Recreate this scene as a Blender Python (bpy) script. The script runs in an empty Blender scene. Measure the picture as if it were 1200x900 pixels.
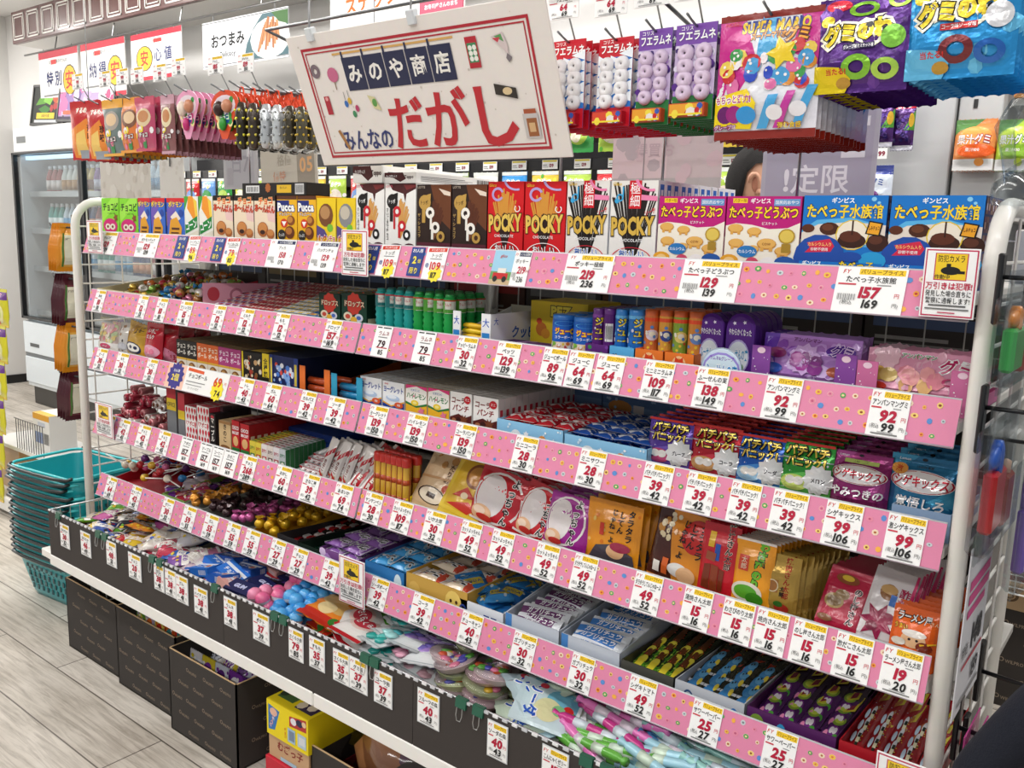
import bpy, math, random
from mathutils import Vector, Matrix, noise
R = random.Random(7)
PI = math.pi
SC = bpy.context.scene
COL = SC.collection

# ---------------------------------------------------------------- camera
FPX, YAW, PITCH, ROLL = 1033.15, -0.66421067, -0.17172018, 0.02973053
CAM = (2.64591780, -1.30945843, 1.37203648)
_f = (math.sin(YAW)*math.cos(PITCH), math.cos(YAW)*math.cos(PITCH), math.sin(PITCH))
FW = Vector(_f)
_r = Vector((math.cos(YAW), -math.sin(YAW), 0)); _u = _r.cross(FW)
RT = _r*math.cos(ROLL) + _u*math.sin(ROLL)
UP = _u*math.cos(ROLL) - _r*math.sin(ROLL)
cam = bpy.data.cameras.new('camera')
cam.sensor_width = 36; cam.lens = FPX*36/1200; cam.clip_start = .05
camo = bpy.data.objects.new('camera', cam); COL.objects.link(camo)
camo.matrix_world = Matrix(((RT.x, UP.x, -FW.x, CAM[0]), (RT.y, UP.y, -FW.y, CAM[1]), (RT.z, UP.z, -FW.z, CAM[2]), (0, 0, 0, 1)))
SC.camera = camo

# ---------------------------------------------------------------- light
SC.view_settings.view_transform = 'Standard'; SC.view_settings.look = 'None'
SC.view_settings.exposure = 0.03; SC.view_settings.gamma = 1.0
SC.view_settings.use_curve_mapping = False
wd = bpy.data.worlds.new('store_air'); SC.world = wd; wd.use_nodes = True
wd.node_tree.nodes['Background'].inputs[0].default_value = (.93, .96, 1, 1)
wd.node_tree.nodes['Background'].inputs[1].default_value = .36
def area(name, loc, sx, sy, power, rot=(0, 0, 0), col=(1, .985, .96)):
    l = bpy.data.lights.new(name, 'AREA'); l.shape = 'RECTANGLE'; l.size = sx; l.size_y = sy; l.energy = power; l.color = col
    o = bpy.data.objects.new(name, l); COL.objects.link(o); o.location = loc; o.rotation_euler = rot
for (x, y, pw) in ((.4, -1.25, 23), (2.9, -1.25, 23), (-2.2, -1.25, 38), (.4, .95, 36), (-2.0, .95, 34), (2.9, .95, 44), (-4.75, -.1, 60), (.4, -3.2, 42), (2.9, -3.2, 42)):  # ceiling rows, plus a far-left fill lamp added to brighten the left wall
    area('ceiling_and_fill_light', (x, y, 2.86), 2.2, .3, pw, (0, 0, PI/2 if x < -4 else 0))
SC.cycles.max_bounces = 6; SC.cycles.transparent_max_bounces = 12
SC.cycles.diffuse_bounces = 3; SC.cycles.glossy_bounces = 2
SC.cycles.caustics_reflective = False; SC.cycles.caustics_refractive = False
SC.cycles.sample_clamp_indirect = 4

# ---------------------------------------------------------------- pixel -> place on a real plane
def hit(x, y, ax, val):
    d = FW + RT*((x-600)/FPX) - UP*((y-450)/FPX)
    t = (val-CAM[ax])/d[ax]
    return Vector(CAM) + d*t
def pj(P):
    d = Vector(P)-Vector(CAM); w = d.dot(FW)
    return 600+FPX*d.dot(RT)/w, 450-FPX*d.dot(UP)/w
def XS(px, Y, z):
    a, b = -4.0, 3.2
    for _ in range(44):
        m = (a+b)/2
        if pj((m, Y, z))[0] < px: a = m
        else: b = m
    return (a+b)/2

# ---------------------------------------------------------------- materials
MATS = {}
def lin(h):
    if len(h) == 3: h = ''.join(c*2 for c in h)
    v = [int(h[i:i+2], 16)/255 for i in (0, 2, 4)]
    return [c/12.92 if c <= .04045 else ((c+.055)/1.055)**2.4 for c in v] + [1]
#        rough metal bump-strength bump-scale coat
FIN = {'card': (.5, 0, .02, 300, 0), 'matte': (.8, 0, .05, 200, 0), 'gloss': (.3, 0, 0, 0, .12), 'paint': (.34, 0, .02, 60, .2),
       'foil': (.24, .45, .5, 55, .3), 'film': (.22, .05, .35, 45, .3), 'metal': (.28, 1, 0, 0, 0), 'plastic': (.3, 0, .02, 80, .2),
       'cloth': (.9, 0, .3, 400, 0), 'skin': (.5, 0, .05, 150, 0), 'lamp': (.5, 0, 0, 0, 0)}
def M(key):
    if key in MATS: return MATS[key]
    c, fin = key.split(':')
    m = bpy.data.materials.new(fin+'_'+c); m.use_nodes = True
    nt = m.node_tree; N = nt.nodes; L = nt.links; b = N['Principled BSDF']
    if fin == 'clear':
        out = N['Material Output']; mix = N.new('ShaderNodeMixShader'); tr = N.new('ShaderNodeBsdfTransparent'); gl = N.new('ShaderNodeBsdfGlossy')
        gl.inputs['Roughness'].default_value = .12
        tr.inputs[0].default_value = lin(c)
        fr = N.new('ShaderNodeLayerWeight'); fr.inputs[0].default_value = .25
        mu = N.new('ShaderNodeMath'); mu.operation = 'MULTIPLY_ADD'; mu.inputs[1].default_value = .34; mu.inputs[2].default_value = .05
        L.new(fr.outputs['Facing'], mu.inputs[0]); L.new(mu.outputs[0], mix.inputs[0])
        L.new(tr.outputs[0], mix.inputs[1]); L.new(gl.outputs[0], mix.inputs[2]); L.new(mix.outputs[0], out.inputs[0])
        nz = N.new('ShaderNodeTexNoise'); nz.inputs['Scale'].default_value = 40; bu = N.new('ShaderNodeBump'); bu.inputs['Strength'].default_value = .25
        tc = N.new('ShaderNodeTexCoord'); L.new(tc.outputs['Object'], nz.inputs['Vector']); L.new(nz.outputs['Fac'], bu.inputs['Height']); L.new(bu.outputs[0], gl.inputs['Normal'])
        MATS[key] = m; return m
    if fin == 'frost':      # milky acrylic
        out = N['Material Output']; mix = N.new('ShaderNodeMixShader'); tr = N.new('ShaderNodeBsdfTransparent')
        b.inputs['Base Color'].default_value = lin(c); b.inputs['Roughness'].default_value = .3; mix.inputs[0].default_value = .72
        L.new(tr.outputs[0], mix.inputs[1]); L.new(b.outputs[0], mix.inputs[2]); L.new(mix.outputs[0], out.inputs[0])
        MATS[key] = m; return m
    ro, me, bs, sc, coat = FIN[fin]
    b.inputs['Roughness'].default_value = ro; b.inputs['Metallic'].default_value = me
    b.inputs['Specular IOR Level'].default_value = .3 if fin in ('card', 'gloss') else .5; b.inputs['Coat Weight'].default_value = coat; b.inputs['Coat Roughness'].default_value = .12
    if fin == 'lamp':
        b.inputs['Emission Color'].default_value = lin(c); b.inputs['Emission Strength'].default_value = 1.6
    tc = N.new('ShaderNodeTexCoord'); nz = N.new('ShaderNodeTexNoise'); nz.inputs['Scale'].default_value = sc or 60; nz.inputs['Detail'].default_value = 2
    L.new(tc.outputs['Object'], nz.inputs['Vector'])
    mx = N.new('ShaderNodeMix'); mx.data_type = 'RGBA'; mx.blend_type = 'MULTIPLY'; mx.inputs[0].default_value = .06
    mx.inputs[6].default_value = lin(c); L.new(nz.outputs['Color'], mx.inputs[7]); L.new(mx.outputs[2], b.inputs['Base Color'])
    if bs:
        bu = N.new('ShaderNodeBump'); bu.inputs['Strength'].default_value = bs; bu.inputs['Distance'].default_value = .004
        L.new(nz.outputs['Fac'], bu.inputs['Height']); L.new(bu.outputs[0], b.inputs['Normal'])
    MATS[key] = m; return m

# ---------------------------------------------------------------- mesh collecting
class MB:
    def __init__(s, fin='card'): s.v = []; s.f = []; s.mi = []; s.sm = []; s.keys = []; s.ix = {}; s.fin = fin; s.X = None
    def add(s, vs, fs, c, smooth=False):
        k = c if ':' in c else c+':'+s.fin
        if k not in s.ix: s.ix[k] = len(s.keys); s.keys.append(k)
        i = s.ix[k]; o = len(s.v)
        if s.X is not None: vs = [tuple(s.X @ Vector(p)) for p in vs]
        s.v.extend([tuple(p) for p in vs])
        for f in fs: s.f.append([a+o for a in f]); s.mi.append(i); s.sm.append(smooth)
    def box(s, x0, y0, z0, x1, y1, z1, c, ch=0):
        if not ch:
            s.add([(x0, y0, z0), (x1, y0, z0), (x1, y1, z0), (x0, y1, z0), (x0, y0, z1), (x1, y0, z1), (x1, y1, z1), (x0, y1, z1)],
                  [(0, 3, 2, 1), (4, 5, 6, 7), (0, 1, 5, 4), (1, 2, 6, 5), (2, 3, 7, 6), (3, 0, 4, 7)], c); return
        vs = []; 
        for (z, e) in ((z0, ch), (z0+ch, 0), (z1-ch, 0), (z1, ch)):
            for (x, y) in ((x0+ch, y0+e), (x1-ch, y0+e), (x1-e, y0+ch), (x1-e, y1-ch), (x1-ch, y1-e), (x0+ch, y1-e), (x0+e, y1-ch), (x0+e, y0+ch)): vs.append((x, y, z))
        fs = [tuple(range(7, -1, -1)), tuple(range(24, 32))]
        for r in range(3):
            for i in range(8): fs.append((r*8+i, r*8+(i+1) % 8, r*8+8+(i+1) % 8, r*8+8+i))
        s.add(vs, fs, c)
    def tube(s, pts, r, c, n=8, caps=True, closed=False):
        pts = [Vector(p) for p in pts]; m = len(pts); vs = []; prev = None
        for i, p in enumerate(pts):
            if closed: d = pts[(i+1) % m]-pts[i-1]
            else: d = pts[min(i+1, m-1)]-pts[max(i-1, 0)]
            d.normalize()
            if prev is None: a = d.orthogonal().normalized()
            else: a = (prev-d*prev.dot(d)).normalized()
            prev = a; b = d.cross(a); rr = r[i] if isinstance(r, (list, tuple)) else r
            for k in range(n): vs.append(p+(a*math.cos(2*PI*k/n)+b*math.sin(2*PI*k/n))*rr)
        fs = []
        for i in range(m if closed else m-1):
            j = (i+1) % m
            for k in range(n): fs.append((i*n+k, i*n+(k+1) % n, j*n+(k+1) % n, j*n+k))
        if caps and not closed: fs += [tuple(range(n-1, -1, -1)), tuple(range((m-1)*n, m*n))]
        s.add(vs, fs, c, n > 5)
    def lathe(s, prof, c, n=14, o=(0, 0, 0), axis='z'):
        vs = []; fs = []
        for (r, z) in prof:
            for k in range(n):
                a = 2*PI*k/n; p = (r*math.cos(a), r*math.sin(a), z)
                if axis == 'y': p = (p[0], p[2], p[1])
                if axis == 'x': p = (p[2], p[0], p[1])
                vs.append((p[0]+o[0], p[1]+o[1], p[2]+o[2]))
        for i in range(len(prof)-1):
            for k in range(n): fs.append((i*n+k, i*n+(k+1) % n, (i+1)*n+(k+1) % n, (i+1)*n+k))
        if prof[0][0] > 1e-5: fs.append(tuple(range(n-1, -1, -1)))
        if prof[-1][0] > 1e-5: fs.append(tuple(range((len(prof)-1)*n, len(prof)*n)))
        s.add(vs, fs, c, True)
    def ell(s, cx, cy, cz, rx, ry, rz, c, n=10, m=6, wob=0, seed=0):
        vs = []; fs = []
        for i in range(m+1):
            t = PI*i/m
            for k in range(n):
                a = 2*PI*k/n; p = Vector((math.sin(t)*math.cos(a), math.sin(t)*math.sin(a), math.cos(t)))
                q = 1+(wob*noise.noise(p*1.7+Vector((seed*3.1, seed, 0))) if wob else 0)
                vs.append((cx+rx*p.x*q, cy+ry*p.y*q, cz+rz*p.z*q))
        for i in range(m):
            for k in range(n): fs.append((i*n+k, (i+1)*n+k, (i+1)*n+(k+1) % n, i*n+(k+1) % n))
        s.add(vs, fs, c, True)
    def mesh(s, name):
        me = bpy.data.meshes.new(name); me.from_pydata(s.v, [], s.f)
        for k in s.keys: me.materials.append(M(k))
        me.polygons.foreach_set('material_index', s.mi); me.polygons.foreach_set('use_smooth', s.sm); me.update()
        return me
    def build(s, name, parent=None, loc=None, rot=None):
        o = bpy.data.objects.new(name, s.mesh(name)); COL.objects.link(o)
        if parent: o.parent = parent
        if loc is not None: o.location = loc
        if rot is not None: o.rotation_euler = rot
        return o
def T(o, label=None, cat=None, group=None, kind=None):
    if label: o['label'] = label
    if cat: o['category'] = cat
    if group: o['group'] = group
    if kind: o['kind'] = kind
    return o
def EMP(name, loc=(0, 0, 0), rot=(0, 0, 0)):
    o = bpy.data.objects.new(name, None); COL.objects.link(o); o.location = loc; o.rotation_euler = rot; o.empty_display_size = .02
    return o
def dup(o, loc, rot=None, label=None, group=None):
    c = o.copy(); COL.objects.link(c); c.location = loc
    if rot is not None: c.rotation_euler = rot
    if label: c['label'] = label
    if group: c['group'] = group
    for ch in list(o.children):
        d = ch.copy(); COL.objects.link(d); d.parent = c
        for g in list(ch.children):
            e = g.copy(); COL.objects.link(e); e.parent = d
    return c

# ---------------------------------------------------------------- lettering and printed artwork
_ts = bpy.data.scenes.new('lettering_scratch'); GL = {}
def glyph(ch, b):
    if 0x4e00 <= ord(ch) <= 0x9fff: b = round(b*.42, 3)
    elif 0x3040 <= ord(ch) <= 0x30ff and b <= .06: b = min(b, .03)
    k = (ch, b)
    if k in GL: return GL[k]
    cu = bpy.data.curves.new('g', 'FONT'); cu.body = ch; cu.dimensions = '2D'; cu.resolution_u = 2; cu.offset = b
    o = bpy.data.objects.new('g', cu); _ts.collection.objects.link(o)
    dg = _ts.view_layers[0].depsgraph; _ts.view_layers[0].update()
    dg = _ts.view_layers[0].depsgraph
    me = o.evaluated_get(dg).to_mesh()
    vs = [(v.co.x, v.co.y) for v in me.vertices]; fs = [tuple(p.vertices) for p in me.polygons]
    o.evaluated_get(dg).to_mesh_clear()
    bpy.data.objects.remove(o); bpy.data.curves.remove(cu)
    x0 = min([v[0] for v in vs], default=0); x1 = max([v[0] for v in vs], default=.3)
    if ord(ch) > 0x2000: x0, x1 = 0, 1
    else: x0, x1 = x0-.04+b, x1+.085-b
    GL[k] = (vs, fs, x0, x1); return GL[k]
def lay(s, b):
    w = 0; out = []
    for ch in s:
        if ch == ' ': w += .35; continue
        vs, fs, x0, x1 = glyph(ch, b); _, _, a0, a1 = glyph(ch, 0)
        out.append((w-a0, vs, fs)); w += a1-a0
    return w, out
def t(s, cx, cy, h, c, w=96, o=None, ow=.06, b=.012, r=0, s_=0, v=False, o2=None): return ('t', s, cx, cy, h, c, w, o, ow, b, r, s_, v, o2)
def e(cx, cy, rx, ry, c, n=14): return ('e', cx, cy, rx, ry, c, n)
def q(x0, y0, x1, y1, c): return ('q', x0, y0, x1, y1, c)
def p(c, *pts): return ('p', pts, c)
def o(cx, cy, rx, ry, th, c, a0=0, a1=360): return ('o', cx, cy, rx, ry, th, c, a0, a1)
def bu(cx, cy, r, n, c, k=.72): return ('b', cx, cy, r, n, c, k)
def dots(n, seed, cols, r0, r1, x0=4, y0=4, x1=96, y1=96, m=7): return ('d', n, seed, cols, r0, r1, x0, y0, x1, y1, m)
def barc(x0, y0, x1, y1, c='222'): return ('k', x0, y0, x1, y1, c)
def art(mb, f, w, h, ops, Rn=1, lift=.0004, dz=.00012):
    lv = [0]; dz = min(dz, (.003 if Rn > 1 else .0012)/max(len(ops), 1))
    def put(pts2, faces, col):
        n = lift+dz*lv[0]
        mb.add([f(a, b_, n) for a, b_ in pts2], faces, col)
    def star(pts, col, cx=None, cy=None):
        k = len(pts)
        if Rn == 1: put(pts, [tuple(range(k))], col); return
        cx = sum(a for a, _ in pts)/k if cx is None else cx; cy = sum(b_ for _, b_ in pts)/k if cy is None else cy
        vs = [(cx, cy)]; fs = []; rn = max(2, min(8, math.ceil(max(math.hypot(a-cx, b_-cy) for a, b_ in pts)/.008)))
        for r in range(1, rn+1):
            for (a, b_) in pts: vs.append((cx+(a-cx)*r/rn, cy+(b_-cy)*r/rn))
        for i in range(k): fs.append((0, 1+i, 1+(i+1) % k))
        for r in range(1, rn):
            for i in range(k):
                a = 1+(r-1)*k
                fs.append((a+i, a+k+i, a+k+(i+1) % k, a+(i+1) % k))
        put(vs, fs, col)
    def run(op):
        lv[0] += 1; z = op[0]
        if z == 'q':
            x0, y0, x1, y1 = op[1]*w/100, op[2]*h/100, op[3]*w/100, op[4]*h/100
            nx = max(1, math.ceil(abs(x1-x0)/.006)) if Rn > 1 else 1; ny = max(1, math.ceil(abs(y1-y0)/.006)) if Rn > 1 else 1
            vs = [(x0+(x1-x0)*i/nx, y0+(y1-y0)*j/ny) for j in range(ny+1) for i in range(nx+1)]
            put(vs, [(j*(nx+1)+i, j*(nx+1)+i+1, (j+1)*(nx+1)+i+1, (j+1)*(nx+1)+i) for j in range(ny) for i in range(nx)], op[5])
        elif z == 'e':
            _, cx, cy, rx, ry, c, n = op
            if Rn > 1 and max(rx*w, ry*h) > 1.5: n = 26
            star([((cx+rx*math.cos(2*PI*i/n))*w/100, (cy+ry*math.sin(2*PI*i/n))*h/100) for i in range(n)], c, cx*w/100, cy*h/100)
        elif z == 'p':
            pts = [(a*w/100, b_*h/100) for a, b_ in op[1]]
            if Rn > 1:      # densify edges so that the print follows the bulge
                d = []
                for i in range(len(pts)):
                    a, b_ = pts[i], pts[(i+1) % len(pts)]; k = max(1, int(math.hypot(a[0]-b_[0], a[1]-b_[1])/.009))
                    d += [(a[0]+(b_[0]-a[0])*j/k, a[1]+(b_[1]-a[1])*j/k) for j in range(k)]
                pts = d
            star(pts, op[2])
        elif z == 'o':
            _, cx, cy, rx, ry, th, c, a0, a1 = op; n = 20; vs = []
            for i in range(n+1):
                a = math.radians(a0+(a1-a0)*i/n)
                for k in (0, th): vs.append(((cx+(rx-k)*math.cos(a))*w/100, (cy+(ry-k*ry/rx)*math.sin(a))*h/100))
            put(vs, [(2*i, 2*i+1, 2*i+3, 2*i+2) for i in range(n)], c)
        elif z == 'b':
            _, cx, cy, r, n, c, k = op; m = min(w, h) if w < h*3 else h
            star([(cx*w/100+r*m/100*(1 if i % 2 else k)*math.cos(PI*i/n), cy*h/100+r*m/100*(1 if i % 2 else k)*math.sin(PI*i/n)) for i in range(2*n)], c)
        elif z == 'd':
            _, n, seed, cols, r0, r1, x0, y0, x1, y1, m = op; rr = random.Random(seed)
            for i in range(n):
                cx = rr.uniform(x0, x1)*w/100; cy = rr.uniform(y0, y1)*h/100; r = rr.uniform(r0, r1)*w/100
                a0 = rr.random(); kx = rr.uniform(.75, 1.2)
                put([(cx+r*kx*math.cos(a0+2*PI*j/m), cy+r*math.sin(a0+2*PI*j/m)) for j in range(m)], [tuple(range(m))], cols[i % len(cols)])
                lv[0] += .2
        elif z == 'k':
            _, x0, y0, x1, y1, c = op; x = x0; rr = random.Random(3); vs = []; fs = []
            while x < x1:
                d = rr.choice((1, 1.6, 2.4))*(x1-x0)/40; i = len(vs)
                vs += [(a*w/100, b_*h/100) for a, b_ in ((x, y0), (min(x+d, x1), y0), (min(x+d, x1), y1), (x, y1))]; fs.append((i, i+1, i+2, i+3)); x += d*2.1
            put(vs, fs, c)
        elif z == 't':
            _, s, cx, cy, hh, c, mw, oc, ow, bo, rot, sh, ver, o2 = op
            ca, sa = math.cos(math.radians(rot)), math.sin(math.radians(rot))
            for (col, off) in ([(o2, ow*1.9)] if o2 else [])+([(oc, ow)] if oc else [])+[(c, bo)]:
                off = round(off, 3); vs = []; fs = []
                if ver:
                    em = hh*h/100
                    for i, ch in enumerate(s):
                        gv, gf, x0, x1 = glyph(ch, off); k = len(vs)
                        for (a, b_) in gv: vs.append(((a-(x0+x1)/2)*em*min(1, mw/96), (b_-.38)*em-(i-(len(s)-1)/2)*em))
                        fs += [tuple(a+k for a in g) for g in gf]
                else:
                    tw, gl = lay(s, off); em = hh*h/100; ex = min(em, mw*w/100/max(tw, .1))
                    for (dx, gv, gf) in gl:
                        k = len(vs)
                        for (a, b_) in gv: vs.append(((a+dx-tw/2)*ex+sh*(b_-.38)*em, (b_-.36)*em))
                        fs += [tuple(a+k for a in g) for g in gf]
                put([(cx*w/100+a*ca-b_*sa, cy*h/100+a*sa+b_*ca) for a, b_ in vs], fs, col)
                lv[0] += .6
    for op in ops: run(op)

# ---------------------------------------------------------------- goods: cartons and bags
def carton(w, h, d, base, front=(), side=(), top=(), fin='card', left=None, back=None, v0=0):
    mb = MB(fin); c = min(.0012, w*.04); mb.box(-w/2, 0, 0, w/2, d, h, base, c)
    mb.add([(-w/2+c, d*.5, h+.0002), (w/2-c, d*.5, h+.0002), (w/2-c, d*.5+.0006, h+.0002), (-w/2+c, d*.5+.0006, h+.0002)], [(0, 1, 2, 3)], '555')  # flap seam
    art(mb, lambda a, b_, n: (a-w/2, -n, b_+v0*h), w, h*(1-v0), front)
    if side: art(mb, lambda a, b_, n: (w/2+n, a, b_), d, h, side)
    if left: art(mb, lambda a, b_, n: (-w/2-n, d-a, b_), d, h, left)
    if top: art(mb, lambda a, b_, n: (a-w/2, b_, h+n), w, d, top)
    return mb
def bagf(w, h, th, seal=.07, sag=.25, seed=0):
    """front surface of a filled bag: (u, v) -> bulge in metres"""
    def bulge(a, b_):
        u = min(max(a/w, 0), 1); v = min(max(b_/h, 0), 1)
        s = max(0, min((v-seal)/(.25), (1-seal-v)/(.25), 1)); s = s*s*(3-2*s)
        k = max(0, 1-(2*u-1)**4)
        lo = 1+sag*(.5-v)*1.4
        wr = .10*noise.noise(Vector((u*4+seed, v*5, seed*1.3)))+.05*noise.noise(Vector((u*11+seed, v*13, seed)))
        return th/2*(s*k*lo*(1+wr*1.2)+.03)
    return bulge
def bag(w, h, th, base, front=(), fin='film', seal=.07, seed=0, nx=15, nz=19, backcol=None, sealcol=None, zig=True, v0=0):
    mb = MB(fin); bl = bagf(w, h, th, seal, seed=seed); vs = []; fs = []
    for sgn in (-1, 1):
        for j in range(nz+1):
            for i in range(nx+1):
                a, b_ = w*i/nx, h*j/nz; z = b_
                if zig and j in (0, nz): z += .0018*(1 if i % 2 else -1)
                pull = .025*w*(1-abs(2*b_/h-1)**2)*(1 if i == nx else -1 if i == 0 else 0)
                vs.append((a-w/2-pull*.5, sgn*bl(a, b_), z))
    n1 = (nx+1)*(nz+1); F1 = []; F2 = []
    for j in range(nz):
        for i in range(nx):
            a = j*(nx+1)+i
            (F2 if (j == 0 or j == nz-1) and sealcol else F1).append((a, a+1, a+nx+2, a+nx+1))
            F1.append((n1+a, n1+a+nx+1, n1+a+nx+2, n1+a+1))
    for j in range(nz): F1 += [(j*(nx+1), (j+1)*(nx+1), n1+(j+1)*(nx+1), n1+j*(nx+1)), (j*(nx+1)+nx, n1+j*(nx+1)+nx, n1+(j+1)*(nx+1)+nx, (j+1)*(nx+1)+nx)]
    mb.add(vs, F1, base, True)
    if F2: mb.add(vs, F2, sealcol, False)
    art(mb, lambda a, b_, n: (a-w/2, -bl(a, b_+v0*h)-n, b_+v0*h), w, h*(1-v0), front, Rn=3, lift=.0011, dz=.00022)
    return mb

ORD = ['front', 'second', 'third', 'fourth', 'fifth', 'sixth', 'seventh', 'eighth', 'ninth', 'tenth', 'eleventh', 'twelfth', 'thirteenth', 'fourteenth', 'fifteenth', 'sixteenth', 'seventeenth', 'eighteenth', 'nineteenth', 'twentieth']
def row(ob, n, dy, lab, group, rot=None, dx=0, dz=0, jit=0):
    """copies of a thing standing one behind the other"""
    ob['label'] = lab+(', front of line' if n > 1 else '')
    if group: ob['group'] = group
    L0 = ob.location.copy(); r0 = ob.rotation_euler.copy()
    for i in range(1, n):
        dup(ob, L0+Vector((dx*i+R.uniform(-jit, jit), dy*i, dz*i)), rot=(r0.x, r0.y, r0.z+R.uniform(-jit, jit)*8), label=lab+', %s in line' % ORD[i], group=group)
# shelf tops: strip top heights of the five tiers and where goods stand
ZT = [None, 1.335, 1.163, .987, .787, .591]
DECK = [None, 1.309, 1.132, .952, .747, .549]
def hid(tier, yf, z, h):
    """share of a front that the price strip hides from standing height"""
    sl = (CAM[2]-ZT[tier])/1.31
    return max(0, min(.6, (ZT[tier]-sl*yf-z)/h*.92))
def put_px(x0, x1, yt, tier, yf=.04, zb=None):
    """front rectangle of a thing that stands on a tier: (X centre, width, height, z base)"""
    z = DECK[tier] if zb is None else zb
    zt = hit(x0, yt, 1, yf).z
    X0 = XS(x0, yf, (zt+z)/2); X1 = XS(x1, yf, (zt+z)/2)
    return (X0+X1)/2, X1-X0, zt-z, z

# ================================================================ the room
def nodes_mat(name): 
    m = bpy.data.materials.new(name); m.use_nodes = True; return m, m.node_tree.nodes, m.node_tree.links, m.node_tree.nodes['Principled BSDF']
m, N, L, b = nodes_mat('grey_oak_planks')
tc = N.new('ShaderNodeTexCoord'); br = N.new('ShaderNodeTexBrick')
br.offset = .37; br.inputs['Scale'].default_value = 1; br.inputs['Brick Width'].default_value = .95; br.inputs['Row Height'].default_value = .17
br.inputs['Mortar Size'].default_value = .0022; br.inputs['Color1'].default_value = lin('d9d2c8'); br.inputs['Color2'].default_value = lin('c9c1b6'); br.inputs['Mortar'].default_value = lin('6f675f')
mp = N.new('ShaderNodeMapping'); mp.inputs['Scale'].default_value = (1.4, 20, 1); nz = N.new('ShaderNodeTexNoise'); nz.inputs['Scale'].default_value = 3.4; nz.inputs['Distortion'].default_value = .8; nz.inputs['Detail'].default_value = 11; nz.inputs['Roughness'].default_value = .68
n2 = N.new('ShaderNodeTexNoise'); n2.inputs['Scale'].default_value = 3.3; n2.inputs['Detail'].default_value = 5
L.new(tc.outputs['Object'], br.inputs['Vector']); L.new(tc.outputs['Object'], mp.inputs[0]); L.new(mp.outputs[0], nz.inputs['Vector']); L.new(tc.outputs['Object'], n2.inputs['Vector'])
cr = N.new('ShaderNodeValToRGB'); cr.color_ramp.elements[0].position = .36; cr.color_ramp.elements[0].color = lin('8f867c'); cr.color_ramp.elements[1].position = .56; cr.color_ramp.elements[1].color = lin('ffffff')
L.new(nz.outputs['Fac'], cr.inputs[0])
c2 = N.new('ShaderNodeValToRGB'); c2.color_ramp.elements[0].position = .4; c2.color_ramp.elements[0].color = lin('c4beb6'); c2.color_ramp.elements[1].position = .6; c2.color_ramp.elements[1].color = lin('ffffff')
L.new(n2.outputs['Fac'], c2.inputs[0])
mx = N.new('ShaderNodeMix'); mx.data_type = 'RGBA'; mx.blend_type = 'MULTIPLY'; mx.inputs[0].default_value = .5; L.new(br.outputs['Color'], mx.inputs[6]); L.new(cr.outputs[0], mx.inputs[7])
my = N.new('ShaderNodeMix'); my.data_type = 'RGBA'; my.blend_type = 'MULTIPLY'; my.inputs[0].default_value = .45; L.new(mx.outputs[2], my.inputs[6]); L.new(c2.outputs[0], my.inputs[7])
L.new(my.outputs[2], b.inputs['Base Color']); b.inputs['Roughness'].default_value = .42
FLOOR = m
m, N, L, b = nodes_mat('white_wall_paint'); WALLM = m
nz = N.new('ShaderNodeTexNoise'); nz.inputs['Scale'].default_value = 90; bp = N.new('ShaderNodeBump'); bp.inputs['Strength'].default_value = .06
L.new(nz.outputs['Fac'], bp.inputs['Height']); L.new(bp.outputs[0], b.inputs['Normal']); b.inputs['Base Color'].default_value = lin('efedea'); b.inputs['Roughness'].default_value = .6
def plain(name, box, mat):
    mb = MB(); mb.box(*box, 'fff'); ob = mb.build(name); ob.data.materials.clear(); ob.data.materials.append(mat); T(ob, kind='structure'); return ob
plain('floor', (-5.1, -4.5, -.05, 4.5, 2.42, 0), FLOOR)
plain('wall_back', (-5.1, 2.42, 0, 4.5, 2.5, 2.95), WALLM)
plain('wall_left', (-5.2, -4.5, 0, -5.1, 2.5, 2.95), WALLM)
plain('ceiling', (-5.2, -4.5, 2.92, 4.5, 2.5, 3.0), WALLM)
plain('wall_upper', (-5.1, 1.95, 2.06, 4.5, 2.42, 2.92), WALLM)
mb = MB('paint'); mb.box(-5.1, -4.5, 0, -5.085, 2.42, .07, '1a1a1c', .002); T(mb.build('baseboard_left'), kind='structure')

# canopy fascia with white double squares above the wall shelves
Yh = 1.6
cz0 = hit(15, 52, 1, Yh).z; cz1 = hit(15, 14, 1, Yh).z; cx0 = hit(15, 52, 1, Yh).x
cano = EMP('fascia_canopy', (cx0, Yh, cz0)); T(cano, 'dark brown fascia with a row of white framed squares above the wall shelves', 'fascia')
mb = MB('paint'); Lc = 7.4; hc = cz1-cz0
mb.box(0, 0, 0, Lc, .03, hc, '5a2b26', .003); mb.build('fascia_board', cano)
mb = MB('paint'); mb.box(0, .03, 0, Lc, .36, .03, 'e6e2dc', .002); mb.build('soffit', cano)
mb = MB('paint'); sq = hc*.86
for i in range(int(Lc/hc)):
    x0 = i*hc*1.02+hc*.08
    for (a, th) in ((.03, .05), (.14, .035)):
        s0 = x0+a*sq; s1 = x0+sq-a*sq; z0 = hc*.07+a*sq; z1 = hc*.07+sq-a*sq; k = th*sq
        for bx in ((s0, z0, s1, z0+k), (s0, z1-k, s1, z1), (s0, z0, s0+k, z1), (s1-k, z0, s1, z1)): mb.box(bx[0], -.003, bx[1], bx[2], -.0005, bx[3], 'f2efe9')
mb.build('square_motif', cano)
mb = MB('metal'); zr = hit(237, 20, 1, 1.62).z
mb.tube([(-4.05, 1.62, zr), (3, 1.62, zr)], .006, '8a8a8a', 6)
for i in range(9): mb.tube([(-3.6+i*.75, 1.62, zr), (-3.6+i*.75, 1.64, cz0+.01)], .004, '8a8a8a', 5)
T(mb.build('poster_rail'), 'thin metal rail carrying the posters under the brown fascia', 'rail')

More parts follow.
